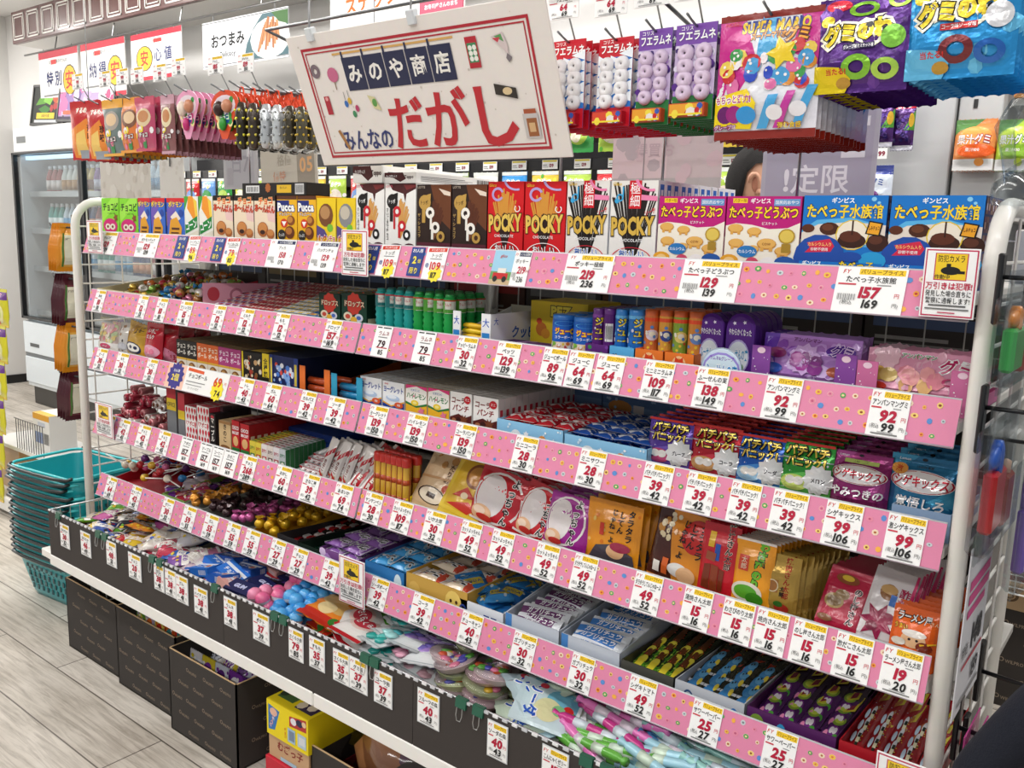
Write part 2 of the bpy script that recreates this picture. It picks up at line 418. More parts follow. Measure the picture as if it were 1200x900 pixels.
# ================================================================ the gondola
XL, XR = -.081, 2.418
gon = EMP('gondola_rack', (0, 0, 0)); T(gon, 'long white metal shelving rack with wire mesh ends', 'rack')
def endpath(x, Y0=0, Y1=.43, zt=1.424, r=.075):
    pts = [(x, Y0, .0)]
    for i in range(7):
        a = PI/2*i/6; pts.append((x, Y0+r-r*math.cos(a), zt-r+r*math.sin(a)))
    for i in range(7):
        a = PI/2*i/6; pts.append((x, Y1-r+r*math.sin(a), zt-r+r*math.cos(a)))
    pts.append((x, Y1, .0)); return pts
for x in (XL, XR):
    mb = MB('paint'); mb.tube(endpath(x), .0128, 'ece9e2', 12); fr = mb.build('end_frame', gon)
    mb = MB('paint')
    for i in range(22): mb.tube([(x, .004, .13+i*.058), (x, .426, .13+i*.058)], .0028, 'e8e5df', 5)
    for y in (.035, .14, .24, .34): mb.tube([(x+.004, y, .06), (x+.004, y, 1.41)], .0024, 'e8e5df', 5)
    mb.build('wire_mesh', fr)
mb = MB('paint')
for i in range(37): mb.tube([(-.05+i*.0675, .425, .33), (-.05+i*.0675, .425, 1.40)], .0016, 'a9a7a3', 4)
for i in range(16): mb.tube([(-.07, .422, .36+i*.068), (2.41, .422, .36+i*.068)], .0016, 'a9a7a3', 4)
mb.build('back_net', gon)
for x in (-.05, 1.2, 2.395):
    mb = MB('paint'); mb.box(x-.02, .408, 0, x+.02, .448, 1.30 if x == 1.2 else 1.40, 'b9b7b2', .003); mb.build('upright', gon)
mb = MB('paint'); mb.box(-.16, -.125, .312, 2.42, .43, .338, 'efece6', .003); mb.box(-.07, -.14, .31, 1.19, -.124, .345, 'f3f1ec', .003); mb.box(1.192, -.14, .31, 2.43, -.124, .345, 'f3f1ec', .003)
mb.build('base_deck', gon)
for x in (-.14, 1.19, 2.38):
    y = -.04 if x < 0 else .31
    mb = MB('paint'); mb.box(x-.012, y, .02, x+.012, y+.1, .31, 'e9e6e0', .003); mb.box(x-.016, y-.02, 0, x+.016, y+.11, .03, 'e9e6e0', .003)
    for k in (.05, .1): mb.box(x-.004, y-.0006, k, x+.004, y, k+.03, '555')
    mb.build('leg', gon)
# the strip motifs: sweets, leaves, coins
MOT = [('f3a63c', 'c0392b'), ('e88fa8', 'c65b80'), ('f6d27a', '8c4a22'), ('5aa35a', 'f0d9a0'), ('5b8fd0', None), ('f7b24a', None), ('f4dcc0', 'b06a3a'), ('cfd6da', '7f8a90'), ('f0c24c', 'd8704a')]
def motifs(mb, f, w, h, seed):
    rr = random.Random(seed); ops = []; k = .0185
    nx = int(w/k); 
    for i in range(nx):
        for j in range(3):
            c1, c2 = MOT[(i*2+j*4+(i//3)) % len(MOT)]
            cx = (i+.5*(j % 2)+rr.uniform(.1, .45))*k; cy = h*(.2+.3*j)+rr.uniform(-.004, .004); r = rr.uniform(.003, .0047)
            if cx > w-.006: continue
            a0 = rr.uniform(0, 6); n = 7; kx = rr.uniform(.8, 1.4)
            def pl(rx, ry, col, nn, dx=0): mb.add([f(cx+dx+rx*math.cos(a0+2*PI*z/n), cy+ry*math.sin(a0+2*PI*z/n), nn) for z in range(n)], [tuple(range(n))], col)
            if c2 and (i+j) % 3 == 0: pl(r*kx+.0005, r+.0005, 'f6cfc8', .0004)
            pl(r*kx, r, c1, .0006)
            if c2: pl(r*.5, r*.42, c2, .0008)
TILT = .33; SH = .0665
def strip_f(z0, x0):
    """(u, v) on a price strip whose top edge is at Y=0, z=z0 -> place"""
    def f(a, b_, n):
        s = SH-b_
        return (x0+a, -.0005-s*math.sin(TILT)-n*math.cos(TILT), z0-s*math.cos(TILT)+n*math.sin(TILT))
    return f
TIER = {1: 'top', 2: 'second', 3: 'third', 4: 'fourth', 5: 'fifth'}
for ti in range(1, 6):
    for bay in (0, 1):
        x0 = bay*1.2+.003; x1 = x0+1.194; z0 = ZT[ti]; dk = DECK[ti]
        if bay == 1: x1 = 2.4
        sh = EMP('gondola_shelf', ((x0+x1)/2, 0, dk))
        T(sh, '%s shelf from the top with a pink sweets-print price strip, bay %s' % ({1: 'first', 2: 'second', 3: 'third', 4: 'fourth', 5: 'fifth'}[ti], 'by the baskets' if bay == 0 else 'by the hanging toys'), 'shelf', 'pink fronted shelves of the rack')
        ox = -(x0+x1)/2
        mb = MB('paint'); mb.box(x0+ox, .0, -.018, x1+ox, .405, 0, 'e2dfd9', .002); mb.build('deck', sh)
        f0 = strip_f(z0, x0); f = lambda a, b_, n: (f0(a, b_, n)[0]+ox, f0(a, b_, n)[1], f0(a, b_, n)[2]-dk)
        W = x1-x0; mb = MB('plastic')
        mb.add([f(0, 0, -.0015), f(W, 0, -.0015), f(W, SH, -.0015), f(0, SH, -.0015), f(0, 0, -.004), f(W, 0, -.004), f(W, SH, -.004), f(0, SH, -.004)],
               [(0, 1, 2, 3), (7, 6, 5, 4), (0, 4, 5, 1), (2, 6, 7, 3), (1, 5, 6, 2), (3, 7, 4, 0)], 'cfd2d4')
        mb.tube([f(0, SH+.0008, -.001), f(W, SH+.0008, -.001)], .0016, 'dfe3e6', 6); mb.tube([f(0, -.0005, .0005), f(W, -.0005, .0005)], .0016, 'c9b9c4', 6)
        mb.build('price_rail', sh)
        mb = MB('card'); mb.add([f(0, 0, 0), f(W, 0, 0), f(W, SH, 0), f(0, SH, 0)], [(0, 1, 2, 3)], 'e38aac')
        motifs(mb, f, W, SH, ti*7+bay); mb.build('printed_strip', sh)

# ---------------------------------------------------------------- price tags
def tag_ops(name, pr, tax, st, big=False):
    ops = [q(0, 0, 100, 100, 'fbfbfa')]
    small = [q(14, 4, 82, 6.5, '777'), q(30, 8.5, 70, 10, 'aaa')]
    if st == 'v':       # yellow band, red price
        ops += [q(32, 84, 97, 97, 'f7cf2c'), t('バリュープライス', 64, 90.5, 11, '7a4a10', w=62, b=.02), t('FY', 14, 90, 13, 'd0342c', w=20, s_=.2),
                t(name, 50, 73, 15, '2a2a2a', w=92, b=.02), q(4, 60, 30, 63.5, 'd04050'), q(60, 61, 80, 63, '999'),
                t(pr, 52, 45, 33, 'b8143a', w=62, b=.05, s_=.12), t('円', 90, 40, 11, 'd04050'), t('('+'税込', 20, 21, 11, '555', w=24, b=0), t(tax, 55, 20, 25, '222', w=48, b=.035, s_=.12), t('円)', 90, 19, 10, '555', w=16, b=0)]
        ops += [barc(6, 26, 32, 40, '999')] if big else small
    elif st == 'n':     # navy band
        ops += [q(28, 85, 97, 97, '1d2a55'), t('いつもの低価格', 62, 91, 10, 'ffffff', w=60, b=0), t('FY', 13, 90, 12, 'd0342c', w=18, s_=.2),
                t(name, 52, 71, 14, '2a2a2a', w=80, b=.006), t(pr, 60, 46, 28, 'c2143c', w=52, b=.03, s_=.12), t('円', 93, 42, 10, 'd04050'), t('税込', 28, 19, 10, '555', w=20, b=0), t(tax, 60, 19, 22, '333', w=40, b=.015), barc(6, 24, 30, 38, '999')]
    elif st == 'r':     # red flag, yellow total
        ops += [p('d8402c', (8, 96), (96, 99), (96, 87), (8, 84)), t('まとめてお得', 52, 91.5, 9, 'fff', w=70, b=0), t(name, 52, 74, 15, '2a2a2a', w=84, b=.006), q(24, 62, 80, 64.5, '888'),
                bu(62, 18, 34, 9, 'f8e63a', .8), t('@', 16, 44, 15, '3057a0'), t(pr, 57, 42, 33, 'd22a2a', w=66, b=.035, o='fff', ow=.07), t('円', 93, 40, 11, 'd22a2a'), t(tax, 58, 13, 24, '222', w=52, b=.03)]
    elif st == 'k':     # dark print, red figures underlined
        ops += [q(8, 93, 36, 97, '333'), q(44, 93, 92, 97, '333'), t(name, 54, 76, 17, '8a2030' if name == 'ラムネ' else '333', w=74, b=.012), q(24, 62, 80, 65, '888'), t(pr, 54, 42, 32, '3a1a22', w=66, b=.035, s_=.1), q(26, 28, 92, 31, 'c03040'), t(tax, 58, 15, 22, '222', w=50, b=.02)]
    return ops
NT = 0
def tag(ti, x0, x1, name, pr, tax, st, near):
    Z = ZT[ti]; a = XS(x0, 0, Z); b_ = XS(x1, 0, Z); w = b_-a; mb = MB('card'); f = strip_f(0, -w/2); h = SH
    g = lambda u, v, n: f(u, v, n+.0014)
    c = [(u, v) for u, v in ((0, 0), (w, 0), (w, h), (0, h))]
    mb.add([g(u, v, 0) for u, v in c]+[g(u, v, -.0006) for u, v in c], [(0, 1, 2, 3), (7, 6, 5, 4), (0, 4, 5, 1), (1, 5, 6, 2), (2, 6, 7, 3), (3, 7, 4, 0)], 'fbfbfa')
    art(mb, g, w, h, tag_ops(name, pr, tax, st, w > .07), lift=.0003, dz=.0001)
    T(mb.build('price_tag', loc=((a+b_)/2, 0, Z)), 'white price tag reading %s on the %s strip, %s' % (pr, TIER[ti], near), 'price tag', 'price tags on the pink strips')
for a in [
 (1, 119, 140, 'チョコビ', '129', '139', 'v', 'under the green cartons'), (1, 165, 189, 'ポケモンパック', '129', '139', 'v', 'under the blue and yellow cartons'),
 (1, 224, 237, 'コーンチョコ', '89', '96', 'r', 'beside a navy badge'), (1, 268, 284, 'チョコあんぱん', '79', '85', 'r', 'under the bun cartons'),
 (1, 319, 349, 'プッカ', '158', '170', 'n', 'under the yellow pretzel cartons'), (1, 370, 399, 'パックンチョ', '129', '139', 'n', 'beside a camera notice'),
 (1, 449, 471, 'トッポ', '109', '117', 'r', 'under the white stick cartons'), (1, 503, 527, 'トッポ', '109', '117', 'r', 'under the dark brown stick cartons'),
 (1, 606, 625, 'ポッキー', '219', '236', 'n', 'beside a red car picture'), (1, 667, 722, 'ポッキー極細', '219', '236', 'v', 'under the thin stick cartons'),
 (1, 804, 871, 'たべっ子どうぶつ', '129', '139', 'v', 'under the magenta biscuit cartons'), (1, 984, 1066, 'たべっ子水族館', '157', '169', 'v', 'under the blue biscuit cartons'),
 (2, 115, 126, 'あめ', '10', '10', 'v', 'nearest the rack post'), (2, 165, 176, 'ミニ', '12', '13', 'v', 'before the twisted sweets'), (2, 187, 199, 'チョコ', '10', '10', 'v', 'second before the twisted sweets'),
 (2, 214, 228, 'マシュマロ', '15', '16', 'v', 'under the pink carton'), (2, 253, 267, 'ミルク', '12', '12', 'v', 'under the red white blue squares'), (2, 285, 300, 'ミルク', '12', '12', 'v', 'under the red squares'), (2, 326, 342, 'もち', '12', '12', 'v', 'under the yellow squares'), (2, 385, 403, 'ドロップ', '157', '169', 'v', 'under the dark green tins'),
 (2, 443, 462, 'ラムネ', '79', '85', 'k', 'under the teal bottles'), (2, 491, 513, 'ラムネ', '79', '85', 'k', 'under the green bottles'), (2, 539, 562, 'クッピーラムネ', '30', '32', 'v', 'under the white and blue case'), (2, 586, 613, 'ペッツ', '129', '139', 'v', 'under the purple flat packs'),
 (2, 640, 668, 'ジューCボール', '89', '96', 'v', 'under the blue canisters'), (2, 670, 699, 'ジューC', '64', '69', 'v', 'under the purple tubes'), (2, 703, 735, 'ジューC', '64', '69', 'v', 'under the light blue tubes'), (2, 759, 793, 'ミニミニラムネ', '109', '117', 'v', 'under the orange cases'),
 (2, 820, 857, 'ふーせんの実', '138', '149', 'v', 'under the purple round-topped packs'), (2, 901, 943, 'アンパンマングミ', '92', '99', 'v', 'under the lilac gummy pack'), (2, 1024, 1070, 'アンパンマングミ', '92', '99', 'v', 'under the pink gummy pack'),
 (3, 116, 128, 'ビーズ', '30', '32', 'v', 'nearest the rack post'), (3, 140, 153, 'もち', '30', '32', 'v', 'under the golden bag'), (3, 175, 187, 'いちご', '30', '32', 'v', 'under the red bags'), (3, 284, 300, 'トレ', '40', '43', 'v', 'under the black picture box'), (3, 315, 332, 'ガム', '60', '64', 'v', 'under the navy picture box'), (3, 356, 373, 'カルパス', '39', '42', 'v', 'under the orange case'), (3, 388, 407, 'ソーダ', '39', '42', 'v', 'under the teal case'),
 (3, 436, 457, 'ヨーグレット', '139', '150', 'v', 'under the white and blue tablet boxes'), (3, 481, 504, 'ハイレモン', '139', '150', 'v', 'under the pink and lemon tablet boxes'), (3, 537, 561, 'コーラパンチ', '139', '150', 'v', 'under the cola tablet boxes'), (3, 607, 633, 'ミニコーラ', '28', '30', 'v', 'under the red mini packs'), (3, 683, 713, 'ミニサワー', '28', '30', 'v', 'under the blue mini packs'),
 (3, 758, 792, 'パチパチパニック！', '39', '42', 'v', 'under the purple popping pouch'), (3, 809, 842, 'パチパチパニック！', '39', '42', 'v', 'under the red popping pouch'), (3, 860, 895, 'パチパチパニック！', '39', '42', 'v', 'under the blue popping pouch'), (3, 909, 950, 'パチパチパニック！', '39', '42', 'v', 'under the green popping pouch'), (3, 971, 1014, 'シゲキックス', '99', '106', 'v', 'under the wine red sour pouch'), (3, 1043, 1088, '激シゲキックス', '99', '106', 'v', 'under the teal sour pouch'),
 (4, 125, 137, 'チョコ', '42', '45', 'v', 'nearest the rack post'), (4, 143, 155, 'チョコ', '42', '45', 'v', 'under the red foil rolls'), (4, 165, 179, 'チョコ', '42', '45', 'v', 'under the white foil rolls'), (4, 189, 202, 'チョコ', '42', '45', 'v', 'under the brown foil rolls'), (4, 215, 228, 'アポロ', '157', '169', 'k', 'under the strawberry boxes'), (4, 237, 251, 'マーブル', '157', '169', 'k', 'first of three in a row'), (4, 251.5, 264.5, 'コーヒー', '157', '169', 'k', 'middle of three in a row'), (4, 265, 281, 'きのこ', '157', '169', 'k', 'last of three in a row'),
 (4, 287, 303, 'チョコ', '268', '289', 'v', 'under the red chocolate boxes'), (4, 327, 344, 'おかし', '60', '64', 'v', 'under the blue lid'), (4, 358, 377, 'きなこ棒', '39', '42', 'v', 'under the bagged sticks'), (4, 396, 416, 'あまいか', '69', '74', 'v', 'under the red and white bars'),
 (4, 431, 451, 'ヤンヤンペン', '28', '30', 'v', 'under the yellow pen case'), (4, 464, 486, 'カットよっちゃん', '109', '117', 'v', 'under the beige squid pack'), (4, 502, 525, 'いか太郎', '30', '32', 'v', 'under the yellow squid pack'), (4, 544, 567, 'カットよっちゃん', '49', '52', 'v', 'under the large red squid packs'), (4, 580, 605, 'カットよっちゃん', '49', '52', 'v', 'under the small red squid packs'), (4, 632, 658, 'カットよっちゃん', '49', '52', 'v', 'under the purple ringed squid pack'), (4, 676, 703, 'タラタラしてんじゃねーよ', '49', '52', 'v', 'under the plain orange fish pack'), (4, 747, 779, 'タラタラしてんじゃねーよ', '49', '52', 'v', 'under the brown and orange fish pack'),
 (4, 805, 838, '蒲焼さん太郎', '15', '16', 'v', 'under the red grilled fish pack'), (4, 851, 887, 'わさびのり太郎', '15', '16', 'v', 'under the orange wasabi pack'), (4, 890, 927, '焼肉さん太郎', '15', '16', 'v', 'under the gold meat packs'), (4, 933, 971, 'のし梅さん太郎', '15', '16', 'v', 'under the crimson plum packs'), (4, 983, 1026, '酢だこさん太郎', '15', '16', 'v', 'under the white octopus packs'), (4, 1038, 1084, 'ラーメン屋さん太郎', '19', '20', 'v', 'under the orange noodle packs'),
 (5, 128, 139, 'ポップ', '64', '69', 'v', 'nearest the rack post'), (5, 157, 168, 'キャンデー', '42', '45', 'v', 'under the lollipops'), (5, 194, 206, 'ゼリー', '30', '32', 'v', 'under the purple pouches'), (5, 218, 232, 'ガム', '59', '55', 'v', 'under the orange balls'), (5, 243, 258, 'ガム', '55', '59', 'v', 'under the black balls'), (5, 269, 284, 'ガム', '55', '59', 'v', 'under the pink balls'), (5, 291, 307, 'ガム', '55', '59', 'v', 'under the golden balls'), (5, 321, 337, 'チョコ', '27', '29', 'v', 'under the red and black sweets'), (5, 346, 363, 'チョコ', '27', '29', 'v', 'under the dark green case'), (5, 382, 400, 'のむ', '39', '42', 'v', 'beside the camera notice'),
 (5, 438, 458, 'ソーダボーイ', '39', '42', 'v', 'under the sky blue wafers'), (5, 487, 511, 'コーラ', '39', '42', 'v', 'under the white wafers'), (5, 544, 568, 'チューキャン', '40', '43', 'v', 'under the blue pouches'), (5, 605, 631, 'ガブリチュウ', '30', '32', 'v', 'under the violet silver sticks'), (5, 673, 699, 'ガブリチュウ', '30', '32', 'v', 'under the blue silver sticks'), (5, 741, 772, 'シゲキトマト', '49', '52', 'v', 'under the green stick packs'), (5, 815, 849, 'サワーペーパー', '25', '27', 'v', 'under the pale blue paper sweets'), (5, 900, 937, 'サワーペーパー', '25', '27', 'v', 'under the grape paper sweets')]: tag(*a)
# navy "second one" badges, the red car picture card, the chocolate-ball card
def card(ti, x0, x1, ops, label, cat='card', v0=0, v1=1, lift=.0016, group=None):
    Z = ZT[ti]; a = XS(x0, 0, Z); b_ = XS(x1, 0, Z); w = b_-a; f = strip_f(0, -w/2); mb = MB('gloss'); h = SH*(v1-v0)
    g = lambda u, v, n: f(u, v+SH*v0, n+lift)
    c = [(u, v) for u, v in ((0, 0), (w, 0), (w, h), (0, h))]
    mb.add([g(u, v, 0) for u, v in c]+[g(u, v, -.0008) for u, v in c], [(0, 1, 2, 3), (7, 6, 5, 4), (0, 4, 5, 1), (1, 5, 6, 2), (2, 6, 7, 3), (3, 7, 4, 0)], ops[0][-1])
    art(mb, g, w, h, ops[1:], lift=.0003, dz=.0001); T(mb.build('offer_card', loc=((a+b_)/2, 0, Z)), label, cat, group)
bd = [q(0, 0, 100, 100, '22408c'), t('お1人様', 50, 88, 15, 'fff', w=84), t('2', 42, 56, 34, 'ffe94a', b=.04), t('個', 78, 52, 15, 'ffe94a'), t('限り', 50, 18, 24, 'ffe94a', w=70, b=.02)]
for (x0, x1, nm) in ((210, 222, 'by the corn cartons'), (254, 266, 'by the bun cartons'), (432, 447, 'under the white stick cartons'), (485, 500, 'under the dark stick cartons')): card(1, x0, x1, bd, 'navy limit badge with a yellow 2 on the top strip '+nm, 'badge', .06, .97, .002, 'navy limit badges')
card(1, 582, 606, [q(0, 0, 100, 100, '9fd0ea'), q(0, 0, 100, 38, '6aa060'), q(0, 0, 100, 14, 'c9b08a'), q(14, 16, 86, 34, 'c8232a'), q(34, 34, 74, 48, 'e8e4dc'), e(28, 16, 11, 9, '222'), e(72, 16, 11, 9, '222'), t('glico', 50, 84, 12, 'd0342c', w=40, s_=.2)], 'sky blue picture card with a red open car on the top strip')
card(3, 221, 271, [q(0, 0, 100, 100, 'f7f7f5'), p('e05a2c', (4, 97), (42, 92), (42, 80), (4, 84)), t('チョコボール', 30, 66, 22, '333', w=52), q(6, 40, 50, 44, '999'), q(6, 28, 44, 31, '999'), t('ピーナッツなど', 26, 16, 11, '666', w=44, b=0), bu(80, 28, 42, 10, 'f8e63a', .82), t('69', 78, 62, 50, 'd8502a', w=34, b=.04), t('74', 82, 18, 34, '222', w=26, b=.03), t('円', 95, 60, 13, 'd8502a')], 'wide white offer card reading 69 and 74 under the small chocolate boxes')
card(3, 200, 221, [q(0, 0, 100, 100, 'f6c9b4'), bu(50, 52, 60, 13, '3f3a8c', .8), t('2個', 50, 46, 34, 'ffe94a', w=74, b=.03), t('お1人様', 50, 74, 14, 'fff', w=50)], 'peach card with an indigo burst beside the wide offer card', 'badge')

# camera notices clipped on the rails
def notice(x0, y0, x1, y1, label, Y=-.03):
    A = hit(x0, y0, 1, Y); B = hit(x1, y1, 1, Y); w = B.x-A.x
    C = hit(x0, y1, 1, Y); h = A.z-C.z; w = XS(x1, Y, (A.z+C.z)/2)-XS(x0, Y, (A.z+C.z)/2)
    r = EMP('camera_notice', (A.x+w/2, Y, C.z), (0, 0, 0)); T(r, label, 'notice', 'camera notices clipped on the shelves')
    mb = MB('gloss'); mb.box(-w/2, 0, 0, w/2, .0016, h, 'fbfbfb', .0005)
    f = lambda a, b_, n: (a-w/2, -n, b_)
    art(mb, f, w, h, [q(3, 2, 97, 98, 'c63a5c'), q(5.5, 4, 94.5, 96, 'fbfbfb'), q(20, 54, 80, 93, 'c63a5c'), q(22, 55.5, 78, 92, 'f4cf33'), t('防犯カメラ', 50, 85, 11, '222', w=50), e(50, 68, 18, 6, '222'), q(42, 68, 50, 78, '222'), q(60, 64, 76, 68, '222'), t('作動中', 36, 59, 7, '333', w=30),
       t('万引きは犯罪!', 50, 46, 11, 'c62048', w=86, b=.025), t('発見した場合直ちに', 50, 35, 9.5, '222', w=84), t('警察に通報します!', 50, 25, 9.5, '222', w=82), q(16, 17, 84, 19, '555'), q(10, 12, 90, 14, '777'), q(34, 7, 66, 8.5, 'c63a5c')])
    mb.build('notice_card', r)
    mb = MB('plastic'); mb.box(-.008, .0016, h*.3, .008, .026, h*.3+.006, 'd5dadd', .001); mb.box(-.008, .024, h*.3-.01, .008, .03, h*.3+.006, 'd5dadd', .001); mb.build('clip', r)
notice(101, 258, 119, 296, 'small camera notice with red frame at the green cartons end of the top strip')
notice(400, 269, 431, 322, 'camera notice with a yellow panel between the yellow and white cartons')
notice(1085, 290, 1150, 371, 'large camera notice against the blue biscuit cartons by the white post')
notice(111, 470, 131, 508, 'small camera notice at the far end of the fourth shelf')
notice(397, 649, 427, 703, 'camera notice on the fifth shelf beside the purple wafers')
notice(1028, 879, 1092, 960, 'camera notice low on the fifth shelf by the white post')

# ================================================================ goods on the top shelf
def cart(name, lab, cat, x0, x1, yt, tier, d, n, base, front, side=(), top=(), yf=.04, group=None, fin='card', zb=None, rz=0, gap=.0008, jit=.0006):
    X, w, h, z = put_px(x0, x1, yt, tier, yf, zb)
    ob = carton(w-.0012, h, d, base, front, side, top, fin, v0=hid(tier, yf, z, h)).build(name, loc=(X, yf, z), rot=(0, 0, rz)); T(ob, lab, cat)
    row(ob, n, d+gap, lab, group, jit=jit); return ob
def fan(cx, cy, n, r0, r1, a0, a1, wd, c1, c2, k=.6, seed=1):
    rr = random.Random(seed); ops = []
    for i in range(n):
        a = math.radians(a0+(a1-a0)*i/(n-1)+rr.uniform(-1.5, 1.5)); dx, dy = math.cos(a), math.sin(a); L = min(r1, 49/(.6*abs(dx)+.02), (99-cy)/dy)*rr.uniform(.88, 1)
        P = lambda r, s: (cx+dx*r*.6-dy*wd*s, cy+dy*r+dx*wd*s*.6)
        ops.append(p(c1, P(r0, -.6), P(r0, .6), P(L*k, 1), P(L*k, -1))); ops.append(p(c2, P(L*k, -1), P(L*k, 1), P(L, 1), P(L, -1)))
    return ops
def ribbon(cx, cy, rx, ry, th, c): return [o(cx, cy, rx, ry, th, c, 190, 285)]
gr_ = 'cartons on the top shelf'
choc = [q(0, 0, 100, 100, '86d92c'), p('a4e84a', (0, 60), (60, 100), (100, 100), (100, 88), (0, 30)), t('チョコビ', 52, 74, 25, '1c2a10', w=88, b=.03), t('チョコレート味', 56, 56, 6, '2d5a14', w=60), e(48, 20, 42, 22, 'd8287c'), e(34, 18, 15, 9, 'f4e8d8'), e(62, 18, 15, 9, 'f4e8d8'), e(34, 18, 6, 4, '7a3a1c'), e(62, 18, 6, 4, '7a3a1c'), bu(82, 44, 14, 5, '8a4a2a', .5)]
cart('snack_carton', 'lime green snack carton, outer one of two', 'carton', 120, 140, 232, 1, .04, 2, '7fce2a', choc, [q(0, 0, 100, 100, '7fce2a')])
cart('snack_carton', 'lime green snack carton, inner one of two', 'carton', 140.5, 162, 232.5, 1, .04, 2, '7fce2a', choc, [q(0, 0, 100, 100, '7fce2a'), q(0, 30, 100, 60, 'f0f0e4')])
pk = [q(0, 0, 100, 100, '3c6fd0'), q(0, 88, 100, 100, 'd8242c'), p('6f58b8', (0, 20), (0, 70), (40, 88), (70, 88)), t('ポケモン', 50, 83, 17, 'ffd92a', w=96, o='243a88', ow=.09, b=.03), p('f6e8d8', (20, 50), (52, 66), (78, 46), (46, 34)), p('e8a42c', (8, 0), (20, 42), (56, 50), (84, 22), (78, 0)), q(26, 16, 70, 22, '5a3018'), q(22, 6, 66, 10, '5a3018'), e(80, 60, 14, 10, '2a4aa4')]
for i, (a, b_, nm) in enumerate(((162.5, 177, 'first'), (177.5, 194, 'middle'), (196, 217, 'last'))):
    cart('snack_carton', 'blue and yellow red-topped carton, %s from the green cartons' % nm, 'carton', a, b_, 232, 1, .03, 2, '3c6fd0', pk, [q(0, 0, 100, 100, '3c62b8'), q(10, 40, 90, 70, 'f0c83a')])
corn = [q(0, 0, 100, 100, 'f4f2ea'), p('4aa83c', (0, 100), (34, 100), (0, 62)), p('f49a2a', (30, 100), (62, 100), (90, 60), (70, 40), (20, 70)), p('f7d24a', (66, 96), (90, 88), (96, 50), (80, 48)), p('1f8a3c', (4, 30), (92, 52), (92, 24), (4, 6)), t('コーン', 48, 29, 24, 'fff', w=84, b=.04, r=12), p('e8e2d0', (0, 0), (100, 0), (100, 18))]
for a, b_, nm in ((216.5, 233, 'outer'), (233.5, 250, 'inner')):
    cart('corn_snack_carton', 'green, white and orange corn carton, %s of two' % nm, 'carton', a, b_, 230, 1, .035, 2, 'eeeadf', corn, [q(0, 0, 100, 100, '2a8a3c')])
anp = [q(0, 0, 100, 100, 'f3dfc4'), q(0, 0, 100, 100, 'f3dfc4'), q(0, 88, 100, 100, '1c1210'), p('efc9c4', (58, 70), (100, 76), (100, 40), (66, 44)), t('チョコ', 56, 88, 19, 'e04a26', w=70, o='ffe9a0', ow=.07, b=.04, r=3), t('あ〜んぱん', 50, 70, 18, 'e04a26', w=98, o='5a1a10', ow=.07, b=.04, r=-3), e(40, 24, 26, 17, 'b0642e'), e(40, 28, 22, 11, 'd08a4a'), e(40, 18, 12, 5, '3a1a10'), e(78, 14, 18, 11, 'b0642e'), e(78, 17, 15, 7, 'd08a4a')]
for a, b_, nm in ((250.5, 273.5, 'beside the corn cartons'), (274.5, 298, 'middle of three'), (298.5, 323, 'under the lying black case')):
    cart('bun_snack_carton', 'cream and black mini bun carton, '+nm, 'carton', a, b_, 229, 1, .035, 2, '1c1412', anp, [q(0, 0, 100, 100, '1c1412'), t('チョコ', 50, 60, 18, 'c8a24a', w=80)])
X, w, h, z = put_px(287, 357, 207, 1, .075, 1.4135)
mb = carton(.26, .03, .07, '1d1a1a', [q(0, 0, 100, 100, '1d1a1a'), q(6, 20, 28, 80, 'e8e8e8'), barc(8, 30, 26, 70), bu(42, 60, 40, 9, 'b0642e', .8), q(56, 20, 78, 82, 'e3b82c'), t('おいしい', 66, 60, 24, '333', w=18), q(84, 10, 97, 90, 'd8d8d8'), barc(85, 20, 96, 80)])
zz = hit(290, 229.5, 1, .045).z
T(mb.build('snack_case', loc=(XS(322, .05, zz), .046, zz+.001), rot=(0, 0, -.03)), 'flat black display case with yellow and white labels lying on the bun cartons', 'case')
pu = [q(0, 0, 100, 100, 'f2b81e'), q(0, 66, 62, 90, '1f2c7a'), t('Pucca', 46, 76, 24, 'fff', w=86, o='1f2c7a', ow=.12, b=.05), q(0, 92, 100, 100, '5a3018'), t('チョコレート', 44, 60, 8, 'fff', w=66, o='7a3a14', ow=.1), e(70, 46, 20, 11, '8a4a1c'), e(66, 48, 14, 7, 'c4843c'), e(36, 40, 18, 10, 'd8401c'), p('fff', (24, 44), (48, 44), (36, 33)), e(64, 20, 24, 14, '6a3414'), e(60, 23, 16, 8, 'b87434'), e(24, 14, 20, 12, '2a2420'), t('たっぷり', 24, 14, 8, 'fff', w=30)]
for a, b_, nm in ((325, 348.5, 'beside the bun cartons'), (349, 371, 'beside the plain yellow cartons')):
    cart('pretzel_snack_carton', 'yellow and brown pretzel carton, '+nm, 'carton', a, b_, 229.5, 1, .04, 2, 'e2a41a', pu, [q(0, 0, 100, 100, 'd89a1a')])
pc = lambda c: [q(0, 0, 100, 100, 'f2cf1e'), p('f6e04a', (50, 0), (100, 0), (100, 60)), e(48, 62, 38, 26, c), e(44, 68, 26, 15, 'c9c0b0' if c[0] == '8' else 'b98a5a'), e(70, 34, 16, 9, '7ac23a'), p('5a4a8a', (0, 12), (0, 40), (40, 30), (60, 14)), t('パックンチョ', 50, 10, 17, 'd8282c', w=96, o='fff', ow=.1, b=.05)]
cart('snack_carton', 'yellow carton with a brown ball on the front', 'carton', 371.5, 394, 232, 1, .035, 2, 'e8c41c', pc('7a4a28'), [q(0, 0, 100, 100, 'e0bc1c')])
cart('snack_carton', 'yellow carton with a grey ball, behind the camera notice', 'carton', 395, 417, 232, 1, .035, 2, 'e8c41c', pc('8a8a8e'), [q(0, 0, 100, 100, 'e0bc1c')])
